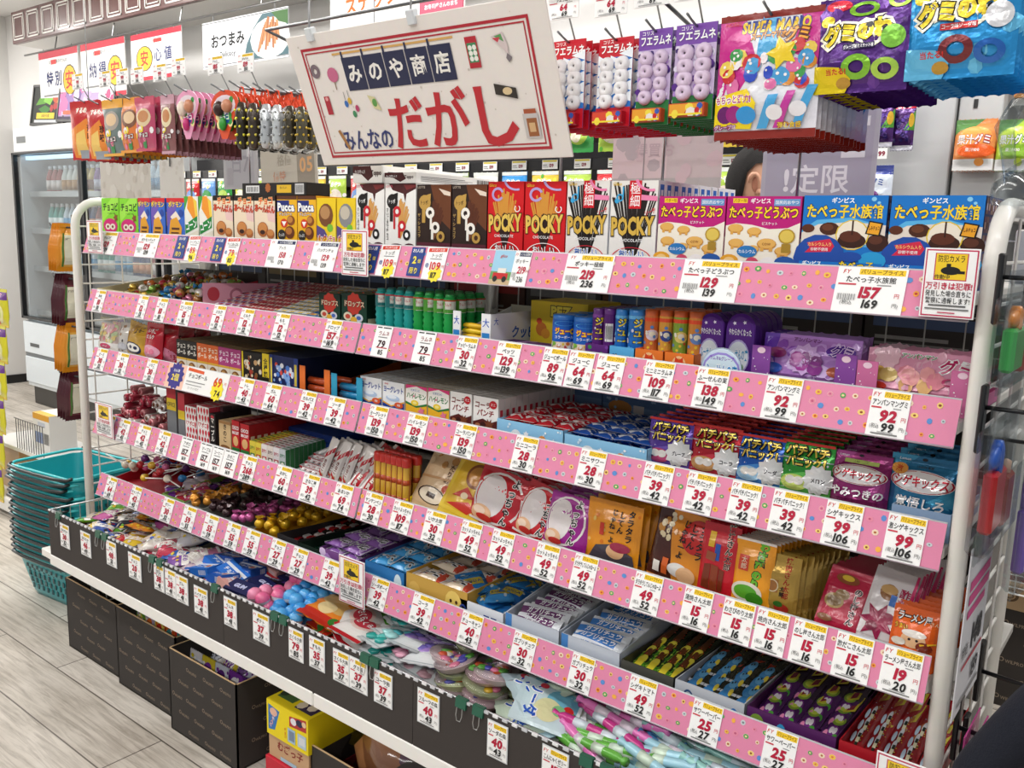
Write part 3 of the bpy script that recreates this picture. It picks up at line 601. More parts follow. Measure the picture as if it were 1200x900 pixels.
def toppo(bg, big, sm, st1, st2, dark):
    ops = [q(0, 0, 100, 100, bg)]
    if dark: ops += [p('6a3a1e', (40, 100), (100, 100), (100, 30), (62, 50)), p('e8d8c8', (64, 94), (98, 88), (98, 82), (80, 84)), q(0, 0, 100, 9, '5a2030')]
    else: ops += [p('4a1a1c', (12, 100), (100, 100), (100, 92), (70, 84), (66, 70), (60, 84), (24, 90)), p('7a2a2c', (60, 98), (100, 98), (100, 95), (70, 90)), q(0, 0, 100, 3, '4a1a2c'), e(38, 1, 22, 4, '4a1a2c'), e(80, 2, 16, 4, '4a1a2c')]
    ops += fan(44, 4, 9, 14, 78, 40, 84, 2.6, st1, st2, .55, 5)
    # T with round head, then o p p o stepping down
    ops += [q(16, 40, 26, 66, big), e(24, 72, 18, 12, big), p(big, (30, 84), (42, 86), (40, 70)), t('トッポ', 22, 72, 8, 'fff' if not dark else '3a2010', w=24)]
    ops += [e(40, 56, 13, 9, sm[0]), e(40, 56, 5.5, 4, bg if not dark else '2a1a14'), q(28, 28, 34, 54, sm[0]) if not dark else q(40, 30, 46, 54, sm[0]), e(56, 33, 13, 9, sm[1]), e(56, 33, 5.5, 4, 'fff' if not dark else '2a1a14'), q(44, 14, 51, 33, sm[1]), e(72, 19, 12, 8.5, sm[2]), e(72, 19, 5.5, 4, 'fff' if not dark else '4a2a18')]
    ops += [t('ザ・ショコラ' if dark else 'さいごまでチョコ', 8, 36, 6.5, 'c8a460' if dark else '333', v=True), t('LOTTE', 14, 96, 5, 'c8b8a8' if dark else 'd0506a', w=24)]
    return ops
tw = toppo('f2f1ee', '14100f', ('c8202c', 'c8202c', '14100f'), 'e0a050', 'd8a058', False)
td = toppo('2c1a14', 'c29a4c', ('f6f2ea', 'f6f2ea', 'c29a4c'), '7a4a2c', '5a2c18', True)
for a, b_, nm in ((417.5, 450.5, 'beside the yellow cartons'), (451.5, 487.5, 'beside the dark brown ones')): cart('chocolate_stick_carton', 'white stick carton with red and black logo, '+nm, 'carton', a, b_, 215.5, 1, .026, 5, 'eceae6', tw, [q(0, 0, 100, 100, 'e6e4e0'), t('Toppo', 50, 50, 20, '14100f', w=80, r=90)])
for a, b_, nm in ((488.5, 528.5, 'beside the white ones'), (529.5, 570.5, 'beside the red ones')): cart('chocolate_stick_carton', 'dark brown stick carton with gold logo, '+nm, 'carton', a, b_, 216.5, 1, .026, 5, '2c1a14', td, [q(0, 0, 100, 100, '2c1a14')])
# two opened shipping cases lying on the white stick cartons
mo = [q(0, 0, 100, 100, 'f2f0ec'), p('4a1a1c', (0, 100), (60, 100), (70, 40), (52, 12), (30, 50), (0, 60)), t('チョコがぎっしり', 24, 66, 24, 'fff', w=36), t('Toppo', 80, 60, 40, '3a1418', w=34, b=.04)]
for k, (xa, xb, z0, z1, yy) in enumerate(((450.5, 487, 1.4655, 1.488, .052), (414, 448, 1.4665, 1.503, .045))):
    X0 = XS(xa, yy, z0); X1 = XS(xb, yy, z0)
    mb = carton(X1-X0, z1-z0, .26, 'efeeea', mo, [q(0, 0, 100, 100, 'efeeea'), q(6, 60, 60, 66, '777'), q(6, 48, 70, 53, '999'), q(6, 36, 64, 41, '999'), q(6, 22, 50, 27, 'aaa'), barc(76, 20, 92, 80)])
    T(mb.build('snack_case', loc=((X0+X1)/2, yy, z0), rot=(0, 0, 0)), 'white and maroon lidded case lying on the white stick cartons, %s one' % ('lower' if k == 0 else 'higher'), 'case')
pocky = lambda: [q(0, 0, 100, 100, 'd3121c')]+fan(50, 0, 15, 8, 92, 52, 128, 2.2, '2a1410', 'd8963a', .62, 3)+[o(28, 82, 17, 10, 6, 'b8a0d8', 20, 330), o(80, 104, 36, 17, 6, 'b8a8dc', 190, 285), t('Glico', 14, 95, 6, 'f0c83a', w=22, s_=.2),
    t('POCKY', 50, 42, 32, 'e9c65c', w=92, o='3a1a10', ow=.09, b=.05, r=2), t('CHOCOLATE', 48, 23, 5.5, 'fff', w=58), o(50, -2, 44, 17, 2.4, 'fff', 10, 170), t('おいしい', 50, 5, 11, 'fff', w=56, o='3a1010', ow=.1, b=.04), o(84, 62, 8, 5, 2, 'fff'), p('d3121c', (76, 68), (92, 68), (84, 63))]
for a, b_, nm in ((571.5, 613.3, 'beside the dark brown ones'), (614.5, 662.5, 'beside the black thin-stick ones')): cart('chocolate_stick_carton', 'bright red chocolate stick carton, '+nm, 'carton', a, b_, 213, 1, .024, 4, 'c8101a', pocky(), [q(0, 0, 100, 100, 'c8101a'), t('POCKY', 50, 50, 20, 'e9c65c', r=90)])
thin = [q(0, 0, 100, 100, 'efece8')]+fan(50, -14, 23, 16, 150, 50, 130, 1.9, '1c1210', '2a1a14', .9, 8)+[q(40, 64, 66, 100, 'd31a2a'), t('極細', 53, 82, 16, 'fff', v=True, b=.01), o(86, 104, 34, 18, 6, 'f088b4', 190, 285), p('f088b4', (66, 82), (100, 80), (100, 74), (66, 75)), o(20, 78, 8, 5, 3, '38a8e0'), q(25, 76, 28, 92, '38a8e0'), e(14, 74, 5, 3.5, '38a8e0'), t('Glico', 14, 96, 6, 'f0c83a', w=22, s_=.2),
    t('POCKY', 50, 42, 31, 'd9b24a', w=92, o='1c0e0a', ow=.1, b=.05, r=2), t('CHOCOLATE', 48, 23, 5.5, 'fff', w=58), o(50, -2, 44, 16, 2.4, 'd8203a', 10, 170), t('おいしい', 50, 5, 11, '2a6ac8', w=56, o='fff', ow=.12, b=.04), t('ソーヂ', 86, 60, 8, 'd8203a', w=24, r=20)]
tside = [q(0, 0, 100, 100, 'e6e8ec'), q(22, 8, 78, 96, '2a62b8'), q(34, 62, 66, 90, 'd6dae0'), t('極', 50, 76, 18, 'd31a2a', w=60)]
for a, b_, nm in ((663.5, 713, 'beside the red ones'), (714.5, 769.5, 'beside the magenta biscuit cartons')): cart('chocolate_stick_carton', 'black and white thin stick carton, '+nm, 'carton', a, b_, 212, 1, .0245, 12, 'e6e8ec', thin, tside, jit=.001)
tab = [q(0, 0, 100, 100, 'f6efe0'), p('c0187a', (0, 100), (100, 100), (100, 62), (84, 54), (60, 52), (36, 58), (14, 60), (0, 56)), q(8, 90, 28, 97, 'f7cf2c'), t('バター味', 18, 93.5, 6, '7a3a10', w=18), t('ギンビス', 46, 93, 8, 'fff', w=30, b=.05), q(64, 86, 98, 96, '6a9ad0'), t('国民的おやつ', 81, 91, 6, 'fff', w=32), t('たべっ子どうぶつ', 50, 76, 19, 'ffdc2a', w=94, o='4a0a2a', ow=.09, b=.05), t('ビスケット', 60, 60, 5, 'fff', w=24)]
for (cx, cy, s) in ((14, 52, 1), (16, 30, 1), (40, 48, .9), (58, 30, 1.2), (40, 22, .8), (80, 20, 1)): tab += [e(cx, cy, 11*s, 7*s, 'c98a3c'), e(cx, cy+1, 10*s, 6*s, 'e8b45e'), q(cx-7*s, cy-9*s, cx-3*s, cy-4*s, 'e0a850'), q(cx+3*s, cy-9*s, cx+7*s, cy-4*s, 'e0a850')]
tab += [t('COW', 58, 30, 5, '8a4a1c', w=16), e(84, 42, 11, 11, 'b8922c'), e(84, 42, 9, 9, 'e2c65a'), q(78, 18, 90, 31, 'a8842a'), e(32, 18, 14, 9, '2a7ac0'), t('カルシウム', 32, 18, 6, 'fff', w=24), e(8, 4, 13, 9, 'e8a42a'), e(8, 3, 8, 6, 'f6d08a'), e(40, 2, 9, 8, 'd04a6a'), e(62, 3, 11, 8, 'f4f0f0'), e(84, 4, 14, 9, '2458a8')]
for a, b_, nm in ((770.5, 848.5, 'beside the black stick cartons'), (849.5, 937, 'beside the blue biscuit cartons')): cart('biscuit_carton', 'magenta biscuit carton, '+nm, 'carton', a, b_, 230, 1, .045, 3, 'b8186e', tab, [q(0, 0, 100, 100, 'b8186e'), q(0, 0, 100, 50, 'f2e8da')])
aq = [q(0, 0, 100, 100, '1577cc'), p('5ab4e8', (0, 52), (18, 66), (60, 70), (100, 58), (100, 30), (0, 30)), p('e8dcd0', (0, 30), (100, 34), (100, 60), (62, 64), (20, 60), (0, 48)), t('ギンビス', 48, 93, 8, 'fff', w=30, b=.05), t('たべっ子水族館', 50, 78, 20, 'ffdc2a', w=92, o='123a6a', ow=.08, b=.05), t('たべっ子水族館', 50, 78, 20, 'ffdc2a', w=92, b=.05),
    e(84, 95, 3, 3, '8ad0f4'), e(90, 90, 2, 2, '8ad0f4'), e(34, 54, 12, 9, '4a2414'), e(32, 56, 7, 5, '6a3a22'), e(92, 36, 13, 12, '3a1a10'), e(90, 40, 8, 6, '5c3020'), e(8, 54, 8, 6, '5a2c1a'), e(62, 46, 20, 21, 'e8c83a'), e(62, 46, 18.5, 19.5, 'f4ead8'), e(62, 38, 17, 10.5, '3a1a10'), e(60, 44, 13, 8, '5c2c1a'), q(61, 46, 63, 66, '3a1a10'), e(38, 24, 7, 6, '4a2414'),
    p('111', (77, 48), (81, 66), (97, 63), (94, 45)), p('f0a82a', (79, 49), (82, 64), (95, 61.5), (92.5, 47)), t('しみチョコ', 87, 56, 6, '5a2810', w=13, b=.03), e(24, 12, 32, 34, '1f4ea8'), p('d8284a', (8, 34), (36, 40), (42, 30), (38, 22), (6, 20), (12, 27)), t('カルシウム入り', 24, 32, 6, 'ffe080', w=30), t('砂糖不使用', 24, 25, 5, 'fff', w=24), e(88, 12, 16, 12, '2aa0dc'), e(62, 16, 14, 7, '1f4ea8'), q(0, 0, 100, 8, '1577cc'), t('ギンビス', 16, 5, 7, 'fff', w=26, b=.05), t('たべっ子', 70, 4, 12, 'ffdc2a', w=46, o='222', ow=.1, b=.04)]
asd = [q(0, 0, 100, 100, '3a4a80')]+[x for r in range(5) for c in range(3) for x in (q(4+c*32, 3+r*19.5, 32+c*32, 20+r*19.5, ('8a6a6a', '6a5a8a', 'a88a7a', '7a4a5a')[(r+c) % 4]), q(8+c*32, 7+r*19.5, 22+c*32, 14+r*19.5, ('d8b8a0', '4a2418', 'c8c0d8')[(r*2+c) % 3]))]
for a, b_, nm in ((938.5, 1037, 'beside the magenta ones'), (1040, 1150, 'at the post end of the top shelf')): cart('biscuit_carton', 'blue chocolate biscuit carton, '+nm, 'carton', a, b_, 229, 1, .046, 4, '1577cc', aq, asd)

# backs of goods on the other face of the rack, seen through the wire net
for ti in (2, 3, 4, 5):
    x = -.03; i = 0
    while x < 2.3:
        w = R.uniform(.2, .32); w = min(w, 2.385-x); h = R.uniform(.115, .15); c = R.choice(['2b2a2c', '35312f', '3c3634', '2a3040', '44281f'])
        dk = DECK[ti]; top = ZT[ti-1]-.085-dk
        mb = carton(w-.006, min(h, top), .3, c, [q(0, 0, 100, 100, c), q(6, 70, 94, 88, R.choice(['8a2a2a', '6a6a6c', '4a5a7a', '7a6a4a'])), q(8, 50, 60, 56, '8f8d8a'), q(8, 40, 74, 45, '7a7875'), q(8, 30, 50, 34, '8f8d8a'), barc(70, 12, 92, 34, '9a9894')])
        nm = {2: 'second', 3: 'third', 4: 'fourth', 5: 'fifth'}[ti]
        T(mb.build('goods_carton', loc=(x+w/2, .45, dk)), '%s dark carton back from the basket end, behind the net at the %s shelf' % (ORD[i].replace('front', 'first'), nm), 'carton', 'carton backs behind the wire net'); x += w; i += 1
for ti in (1, 2, 3, 4, 5):
    mb = MB('paint'); mb.box(-.05, .449, DECK[ti]-.02, 2.4, .83, DECK[ti]-.001, 'c9c6c0', .002); T(mb.build('far_shelf'), '%s white shelf board on the other face of the rack' % ORD[ti-1].replace('front', 'topmost'), 'shelf')

# ================================================================ second shelf
def ball(mb, r, c, seed, twist=True, fin='film', ax=0):
    """a sweet twisted in film"""
    mb.ell(0, 0, r, r*1.15, r, r*.95, c+':'+fin, 9, 6, .12, seed)
    if twist:
        for s in (-1, 1):
            vs = [(s*r*1.05, 0, r)]; k = 7
            for i in range(k): a = 2*PI*i/k; vs.append((s*r*(1.9+.2*(i % 2)), r*.75*math.cos(a)*(1+.2*(i % 2)), r+r*.55*math.sin(a)))
            mb.add(vs, [(0, 1+i, 1+(i+1) % k) for i in range(k)], c+':'+fin)
def tray(w, d, h, th, c, front=(), hb=None, inner=None, hs=None, fin='card'):
    """open display box: floor, low front, sides rising to the back"""
    hb = hb or h; hs = hs or h; mb = MB(fin); ic = inner or c
    mb.box(-w/2, 0, 0, w/2, d, th, ic)
    mb.box(-w/2, 0, 0, w/2, th, h, c); mb.box(-w/2, d-th, 0, w/2, d, hb, ic)
    for s in (-1, 1):
        x0, x1 = (-w/2, -w/2+th) if s < 0 else (w/2-th, w/2)
        vs = [(x0, 0, 0), (x1, 0, 0), (x1, d, 0), (x0, d, 0), (x0, 0, h), (x1, 0, h), (x1, d, hs), (x0, d, hs)]
        mb.add(vs, [(0, 3, 2, 1), (4, 5, 6, 7), (0, 1, 5, 4), (1, 2, 6, 5), (2, 3, 7, 6), (3, 0, 4, 7)], c)
    if front: art(mb, lambda a, b_, n: (a-w/2, -n, b_), w, h, front)
    return mb
def traypx(name, lab, x0, x1, yt, tier, d, c, front=(), hb=None, inner=None, hs=None, yf=.014, zb=None, cat='display box', group=None, th=.0016):
    X, w, h, z = put_px(x0, x1, yt, tier, yf, zb)
    ob = tray(w-.002, d, h, th, c, front, hb, inner, hs).build(name, loc=(X, yf, z+.0005)); T(ob, lab, cat, group); return X, w, h, z
def scatter(protos, n, x0, x1, y0, y1, z0, dz, labs, cat, group, ry=.5, layers=1, seed=1, rise=0):
    """individuals lying loosely over an area; protos: list of objects (first used in place)"""
    rr = random.Random(seed); used = set(); nx = max(1, round(math.sqrt(n/layers*(x1-x0)/max(y1-y0, .001)))); ny = max(1, math.ceil(n/layers/nx)); k = 0; out = []
    for L_ in range(layers):
        for j in range(ny):
            for i in range(nx):
                if k >= n: return out
                m = k % len(protos) if seed % 2 else rr.randrange(len(protos)); pr = protos[m]
                y = y0+(y1-y0)*(j+.5+rr.uniform(-.22, .22))/ny
                loc = (x0+(x1-x0)*(i+.5+rr.uniform(-.22, .22))/nx, y, z0+dz*L_+rr.uniform(0, .004)+rise*(y-y0)/max(y1-y0, .001)); rot = (rr.uniform(-.12, .12)*ry*2, rr.uniform(-.12, .12)*ry*2, rr.uniform(-ry, ry)*2)
                lb = labs[m % len(labs)]
                if m not in used: used.add(m); pr.location = loc; pr.rotation_euler = rot; T(pr, lb, cat, group); out.append(pr)
                else: out.append(dup(pr, loc, rot, lb, group))
                k += 1
    return out
D2 = DECK[2]
def sweet(name, c, r, seed, fin='film', stripe=None):
    mb = MB(fin); ball(mb, r, c, seed, True, fin)
    if stripe: mb.lathe([(r*1.005*math.sin(a), r-r*.97*math.cos(a)) for a in (1.2, 1.4, 1.6, 1.8)], stripe+':'+fin, 10)
    return mb.build(name)
# tilted open boxes of twisted sweets
for k, (xa, xb, c, nm) in enumerate(((114, 145, 'e8d9a8', 'outer'), (146, 172, 'e3c88a', 'inner'))):
    traypx('sweets_box', 'cream open box with a dark inside, end of the second shelf, %s one' % nm, xa, xb, 338+k*4, 2, .30, c, [q(0, 0, 100, 100, 'efe3bc'), t('あめ', 50, 50, 50, 'c0502c')], hb=.09, inner='3a332c', hs=.075)
traypx('sweets_box', 'shallow red sweets box before the twisted sweets on the second shelf', 173, 196, 352, 2, .30, 'b01c2c', [], hb=.09, inner='3a2a28', hs=.07)
cols = ['c8323c', 'd8b34a', 'e8e4da', '8ab04a', '3a8ac0', 'e08aa8', 'b07a3c', 'f0ece6', 'd8742c']
nmz = ['red', 'gold', 'white', 'green', 'blue', 'pink', 'brown', 'pearly', 'orange']
pr = [sweet('twisted_sweet', c, .0125, i, 'foil' if i % 2 else 'film', cols[(i+3) % 9]) for i, c in enumerate(cols)]
a = XS(172, .1, 1.15); b_ = XS(252, .1, 1.15)
scatter(pr, 54, a, b_, .03, .24, D2+.008, .016, ['%s wrapped sweet heaped at the end of the second shelf' % n for n in nmz], 'sweet', 'twisted sweets on the second shelf', 1.2, 2, 3, .05)
X, w, h, z = put_px(244, 252, 345, 2, .03)
mb = carton(.20, .075, .02, 'e39ab0', [q(0, 0, 100, 100, 'e79fb4'), e(14, 60, 8, 26, 'c83a4a'), o(44, 56, 9, 26, 3, 'b86a80'), q(52, 30, 96, 66, '5a3038'), t('マシュマロ', 74, 48, 26, 'e8c8d0', w=40), e(30, 24, 6, 14, '5a6ab0')], fin='card')
ob = mb.build('marshmallow_carton', loc=(XS(268, .1, 1.16), .14, D2+.002), rot=(-.12, 0, 1.0)); T(ob, 'pink printed carton leaning back between the twisted sweets and the flat squares', 'carton')
# flat chocolate squares in rows running back
def square_art(k): return [[q(0, 0, 100, 100, 'f2eef0'), p('c62438', (0, 100), (72, 100), (0, 28)), p('2a3c9a', (20, 36), (84, 74), (84, 40), (40, 12)), p('c62438', (100, 0), (40, 0), (100, 50))], [q(0, 0, 100, 100, 'b81c2c'), q(8, 30, 92, 74, 'f2e2d8'), e(50, 52, 22, 18, '5a2418'), t('ミルク', 50, 52, 22, 'c8283a', w=60)], [q(0, 0, 100, 100, 'f3d23a'), q(0, 60, 100, 100, 'f4f1ea'), e(50, 40, 30, 22, 'e8e4dc'), t('もち', 50, 76, 24, '2a62b0', w=70), q(0, 0, 100, 16, '2a7ac0')], [q(0, 0, 100, 100, '2d6cb4'), q(10, 20, 90, 70, 'f4c84a'), e(40, 44, 20, 18, 'c8482c')]][k]
SQ = [('white, red and blue', 4, 250, 0), ('red and cream', 4, 284, 1), ('yellow and white', 4, 318, 2), ('blue and yellow', 2, 352, 3)]
sx = XS(247, .03, 1.15); sw = (XS(374, .03, 1.15)-sx)/14
for (nm, nc, _, k) in SQ:
    mb = MB('matte'); s = sw*.46
    mb.box(-s, -.0115, 0, s, .0115, .012, 'e8dcd8', .002); art(mb, lambda a, b_, n: (a-s, b_-.0115, .012+n), 2*s, .023, square_art(k)); art(mb, lambda a, b_, n: (a-s, -.0115-n, b_), 2*s, .012, [q(0, 0, 100, 100, ['c62438', 'b81c2c', 'f3d23a', '2d6cb4'][k]), q(10, 30, 90, 80, 'f4efe8')])
    pr = mb.build('chocolate_square'); first = True
    for c in range(nc):
        for r in range(10):
            loc = (sx+sw*.5, .03+r*.0262, D2+.012+r*.0062); lb = 'little %s wrapped chocolate square laid flat on the second shelf' % nm
            if first: pr.location = loc; T(pr, lb, 'chocolate', 'flat chocolate squares on the second shelf'); first = False; pr.rotation_euler = (.23, 0, 0)
            else: dup(pr, loc, label=lb)
        sx += sw
mb = carton(.30, .010, .27, 'b8a89a'); mb.build('d').name = 'd'
ob = bpy.data.objects['d']; ob.name = 'display_board'; ob.location = (XS(310, .03, 1.14), .018, D2+.0005); T(ob, 'low card tray under the flat chocolate squares', 'tray')
dg = [q(0, 0, 100, 100, '123c2c'), p('0c2a20', (0, 100), (100, 100), (100, 80), (0, 84)), bu(50, 66, 40, 9, 'c83a2c', .85), t('ドロップス', 50, 66, 22, 'f4e8c8', w=84, o='8a1a1c', ow=.1, b=.03), e(26, 22, 18, 15, 'e8dcc0'), e(70, 20, 17, 14, 'd6d8e2'), e(50, 12, 13, 11, 'e8b43a'), e(26, 22, 10, 8, 'c84a3a'), e(70, 20, 9, 7, '4a6ab8')]
for a, b_, nm in ((374, 399, 'beside the flat squares'), (400.5, 430, 'beside the teal bottles')): cart('drops_box', 'dark green fruit drops box with a red title, '+nm, 'box', a, b_, 343, 2, .03, 3, '123427', dg, [q(0, 0, 100, 100, '0e2c20'), q(10, 20, 90, 40, 'c8c0a0')], [q(0, 0, 100, 100, '14402f'), q(8, 80, 92, 96, 'c8a83a')])
# ramune bottles
def bottle(c, lab):
    mb = MB('gloss'); prof = [(0, 0), (.012, 0), (.0128, .003)]
    for i in range(5):
        z = .006+i*.0122; prof += [(.0118, z), (.0143, z+.006)]
    prof += [(.0126, .067), (.0132, .069), (.0132, .097), (.0105, .101), (.0085, .102)]
    mb.lathe(prof, c, 12); r = EMP('soda_candy_bottle'); 
    body = mb.build('bottle_body', r)
    mb = MB('gloss'); f = lambda a, b_, n: ((.0135+n)*math.sin(a/.0135-1.3), -(.0135+n)*math.cos(a/.0135-1.3), .068+b_)
    art(mb, f, .0351, .028, [q(0, 0, 100, 100, lab[0]), q(0, 0, 30, 100, lab[1]), q(14, 4, 86, 30, lab[1]), e(50, 62, 20, 30, 'f4f0e8'), t('ラムネ', 50, 64, 26, lab[2], w=44), q(0, 90, 100, 100, lab[2])], Rn=3); mb.build('label', body)
    mb = MB('plastic'); mb.lathe([(.0095, .1005), (.0098, .101), (.0098, .106), (.008, .1075), (0, .1075)], c, 12); mb.build('cap', r)
    return r
x0 = XS(440, .04, 1.17); x1 = XS(531, .04, 1.17); sc_ = (x1-x0)/8/.0285
pb = {}
for i in range(8):
    kind = 'teal' if i < 4 else 'green'
    for j in range(4):
        loc = (x0+(i+.5)*(x1-x0)/8, .045+j*.031, D2+.0005)
        lb = '%s soda candy bottle %s' % (kind, ['at the drops box end', 'second from the drops box', 'third from the drops box', 'fourth from the drops box', 'first after the teal ones', 'second after the teal ones', 'third after the teal ones', 'beside the white and blue case'][i])+(', in front' if j == 0 else ', %s in line' % ORD[j])
        if kind not in pb:
            pb[kind] = bottle('1f9c96' if i < 4 else '1fa04a', ('c8d4d0', '2a7a7c', 'c8283a') if i < 4 else ('e4e8dc', '5aa83c', 'c8502c')); r = pb[kind]; r.location = loc; T(r, lb, 'candy bottle', 'soda candy bottles'); r.rotation_euler = (0, 0, .7)
        else: dup(pb[kind], loc, (0, 0, .7+R.uniform(-.5, .5)), lb)
# white and blue case with yellow pieces
X, w, h, z = put_px(531, 575, 364, 2, .02)
mb = None; kp = [p('f0f1f4', (0, 36), (0, 100), (100, 100), (100, 0), (0, 0)), t('大', 8, 80, 20, '2a5ac0', w=14), t('クッピー', 62, 45, 34, '2a62c4', w=70, b=.05, r=-4), q(0, 0, 100, 12, '2a62c4')]
mb = tray(w, .19, h*.36, .002, 'f0f1f4', [q(0, 0, 100, 100, 'f0f1f4')], hb=h*1.05, inner='d8d2c0', hs=h)
for (xa, xb) in ((-w/2, -w*.30), (w*.26, w/2)):
    mb.box(xa, -.0008, h*.3, xb, .0018, h, 'f0f1f4'); art(mb, lambda a, b_, n: (xa+a, -.0008-n, h*.3+b_), xb-xa, h*.7, [t('大', 50, 66, 34, '2a5ac0', w=80), q(10, 8, 90, 30, '2f86d0')])
art(mb, lambda a, b_, n: (w/2+n, a, b_), .19, h, kp)
T(mb.build('ramune_case', loc=(X, .02, D2+.0005)), 'white and blue open case of yellow candy rolls on the second shelf', 'display box')
mb = MB('film')
for i in range(4): pr = mb.tube([(-w*.36+i*.001, .012, .012+i*.011), (-w*.1, .006, .014+i*.0108), (w*.3, .014, .011+i*.011)], [.0052, .0058, .005], ['f0c81e', 'e8b81a'][i % 2], 8)
g = mb.build('candy_roll'); g.location = (X, .02+.005, D2+.004); T(g, 'bundle of yellow candy rolls showing in the white and blue case', 'candy rolls')
# purple flat packs with yellow ends, pez stand behind
X, w, h, z = put_px(577, 643, 392, 2, .022)
for i in range(2):
    mb = carton(w, .011, .07, '6a3a86', [q(0, 0, 100, 100, '5a2a7a'), q(6, 20, 40, 80, '8a5aa8'), q(60, 20, 90, 80, '8a4a90')], [q(0, 0, 100, 100, '6a3a86')], [q(0, 0, 100, 100, '6a3a8a'), dots(14, 4, ['9a6ab8', 'c8a0d0', '4a206a'], 3, 7)])
    mb.box(-w/2-.0006, -.002, -.0005, -w/2+w*.17, .004, .0115, 'f3d62a'); mb.box(w/2-w*.26, -.002, -.0005, w/2-w*.02, .004, .0115, 'f3d62a')
    art(mb, lambda a, b_, n: (a-w/2, -.002-n, b_), w, .011, [t('PEZ', 9, 55, 60, '5a2a7a', w=12), t('PEZ', 86, 55, 60, '5a2a7a', w=14)])
    T(mb.build('candy_pack', loc=(X, .022, z+.001+i*.0118)), 'purple flat candy pack with yellow ends on the second shelf, %s' % ('lower one' if i == 0 else 'upper one'), 'candy pack')
X, w, h, z = put_px(622, 688, 352, 2, .13)
mb = carton(w, h, .12, 'e6c62a', [q(0, 0, 100, 100, 'e8c92c'), t('PEZ', 54, 82, 26, 'f6e24a', w=62, o='2a1a2a', ow=.12, b=.06), e(20, 44, 10, 14, 'c8742c'), e(28, 36, 8, 10, 'd8902c'), e(16, 60, 5, 6, 'd8502c')], [q(0, 0, 100, 100, 'd8b824')])
T(mb.build('candy_stand', loc=(X, .13, z+.001)), 'yellow candy display carton behind the blue canisters', 'carton')
def can_(name, x0, x1, yt, tier, yf, c, ops, lid, fin='gloss', n=1, dy=.03, lab='', group=None, rim=None, cat='canister'):
    X, w, h, z = put_px(x0, x1, yt, tier, yf); r = w/2*.96; e_ = EMP(name, (X, yf+r, z+.0005))
    mb = MB(fin); mb.lathe([(r*.94, 0), (r, .003), (r, h*.9), (r*.985, h*.91)], c, 18)
    W_ = 3*r; f = lambda a, b_, nn: ((r+nn)*math.sin(a/r-1.5+.62), -(r+nn)*math.cos(a/r-1.5+.62), b_)
    v0 = hid(tier, yf, z, h*.9)*h*.9
    art(mb, lambda a, b_, nn: f(a, b_+v0, nn), W_, h*.9-v0, ops, Rn=3, lift=.0003); mb.build('tube_body', e_)
    mb = MB('plastic'); mb.lathe([(r*.985, h*.9), (r*1.0, h*.905), (r*1.0, h*.985), (r*.9, h), (0, h)], lid, 18); mb.build('lid', e_)
    T(e_, lab, cat, group); row(e_, n, dy, lab, group); return e_
jc = [q(0, 0, 100, 100, '1d62c4'), q(0, 0, 100, 26, 'f0d8b8'), dots(26, 5, ['d8742c', 'e8c83a', 'f4f0e8', 'c83a4a', '8ac04a'], 4, 6, 2, 2, 98, 26), t('ジューC', 50, 62, 24, 'ffe02a', w=56, o='d8342c', ow=.1, b=.05), t('カラーボール', 50, 42, 12, 'fff', w=54), o(50, 88, 30, 8, 4, '5ab0ec')]
can_('candy_canister', 641.5, 664.5, 368, 2, .03, '1d62c4', jc, '2f7ad0', n=3, dy=.042, lab='blue candy ball canister, beside the candy packs')
can_('candy_canister', 665.5, 690.5, 371, 2, .03, '1d62c4', jc, '2f7ad0', n=3, dy=.042, lab='blue candy ball canister, beside the purple tubes')
ju = lambda c, c2: [q(0, 0, 100, 100, c), q(0, 92, 100, 100, c2), t('ジューC', 50, 50, 22, 'ffe62a', v=True, o='2a1a3a', ow=.1, b=.06), dots(12, 9, [c2, 'a8d0f0', 'e8e0f4'], 4, 8, 2, 5, 98, 95)]
for a, b_, nm in ((691, 703.5, 'outer'), (704, 716.5, 'inner')): can_('candy_tube', a, b_, 361, 2, .034, '5c2278', ju('5c2278', '8a4aa8') if nm == 'outer' else [q(0, 0, 100, 100, '5c2278'), q(22, 34, 66, 78, 'f0f0f0'), barc(26, 40, 62, 72)], '6a2a86', n=4, dy=.026, lab='purple candy tube on the second shelf, %s of the pair' % nm)
for a, b_, nm in ((717.5, 730.5, 'outer'), (731.5, 750, 'inner')): can_('candy_tube', a, b_, 362, 2, .034, '1f6cc0', ju('1f6cc0', '6ab8ec'), '2f86d4', n=4, dy=.026, lab='sky blue candy tube on the second shelf, %s of the pair' % nm)
traypx('tube_tray', 'small purple front card with grapes before the purple candy tubes', 685, 712.5, 402, 2, .11, '5c2278', [q(0, 0, 100, 100, '5c2278'), dots(8, 2, ['7a3a9a', '3a8a4a', '8a4ab0'], 5, 9), t('ジューC', 50, 50, 40, 'ffe62a', w=80, o='2a1a3a', ow=.1, b=.06)], yf=.018, cat='tray')
traypx('tube_tray', 'small light blue front card before the sky blue candy tubes', 713.5, 743, 405, 2, .11, '3f9ada', [q(0, 0, 100, 100, '58aee4'), t('ジューC', 50, 50, 40, 'ffe62a', w=80, o='1a4a8a', ow=.12, b=.06), dots(8, 2, ['bfe4f8', '2a78c0'], 4, 8, 0, 0, 100, 25)], yf=.018, cat='tray')
mt = lambda c, c2: [q(0, 0, 100, 100, c), q(0, 88, 100, 96, 'e8502c'), e(48, 58, 30, 12, c2), e(48, 60, 14, 6, 'f6ecd8'), dots(14, 7, ['f0c83a', '5a8ad0', 'd8503a', 'f4f0e4'], 4, 8, 2, 20, 98, 86), e(50, 12, 26, 9, 'e8944a'), e(40, 9, 6, 3, 'd8402c'), e(60, 9, 6, 3, 'd8402c')]
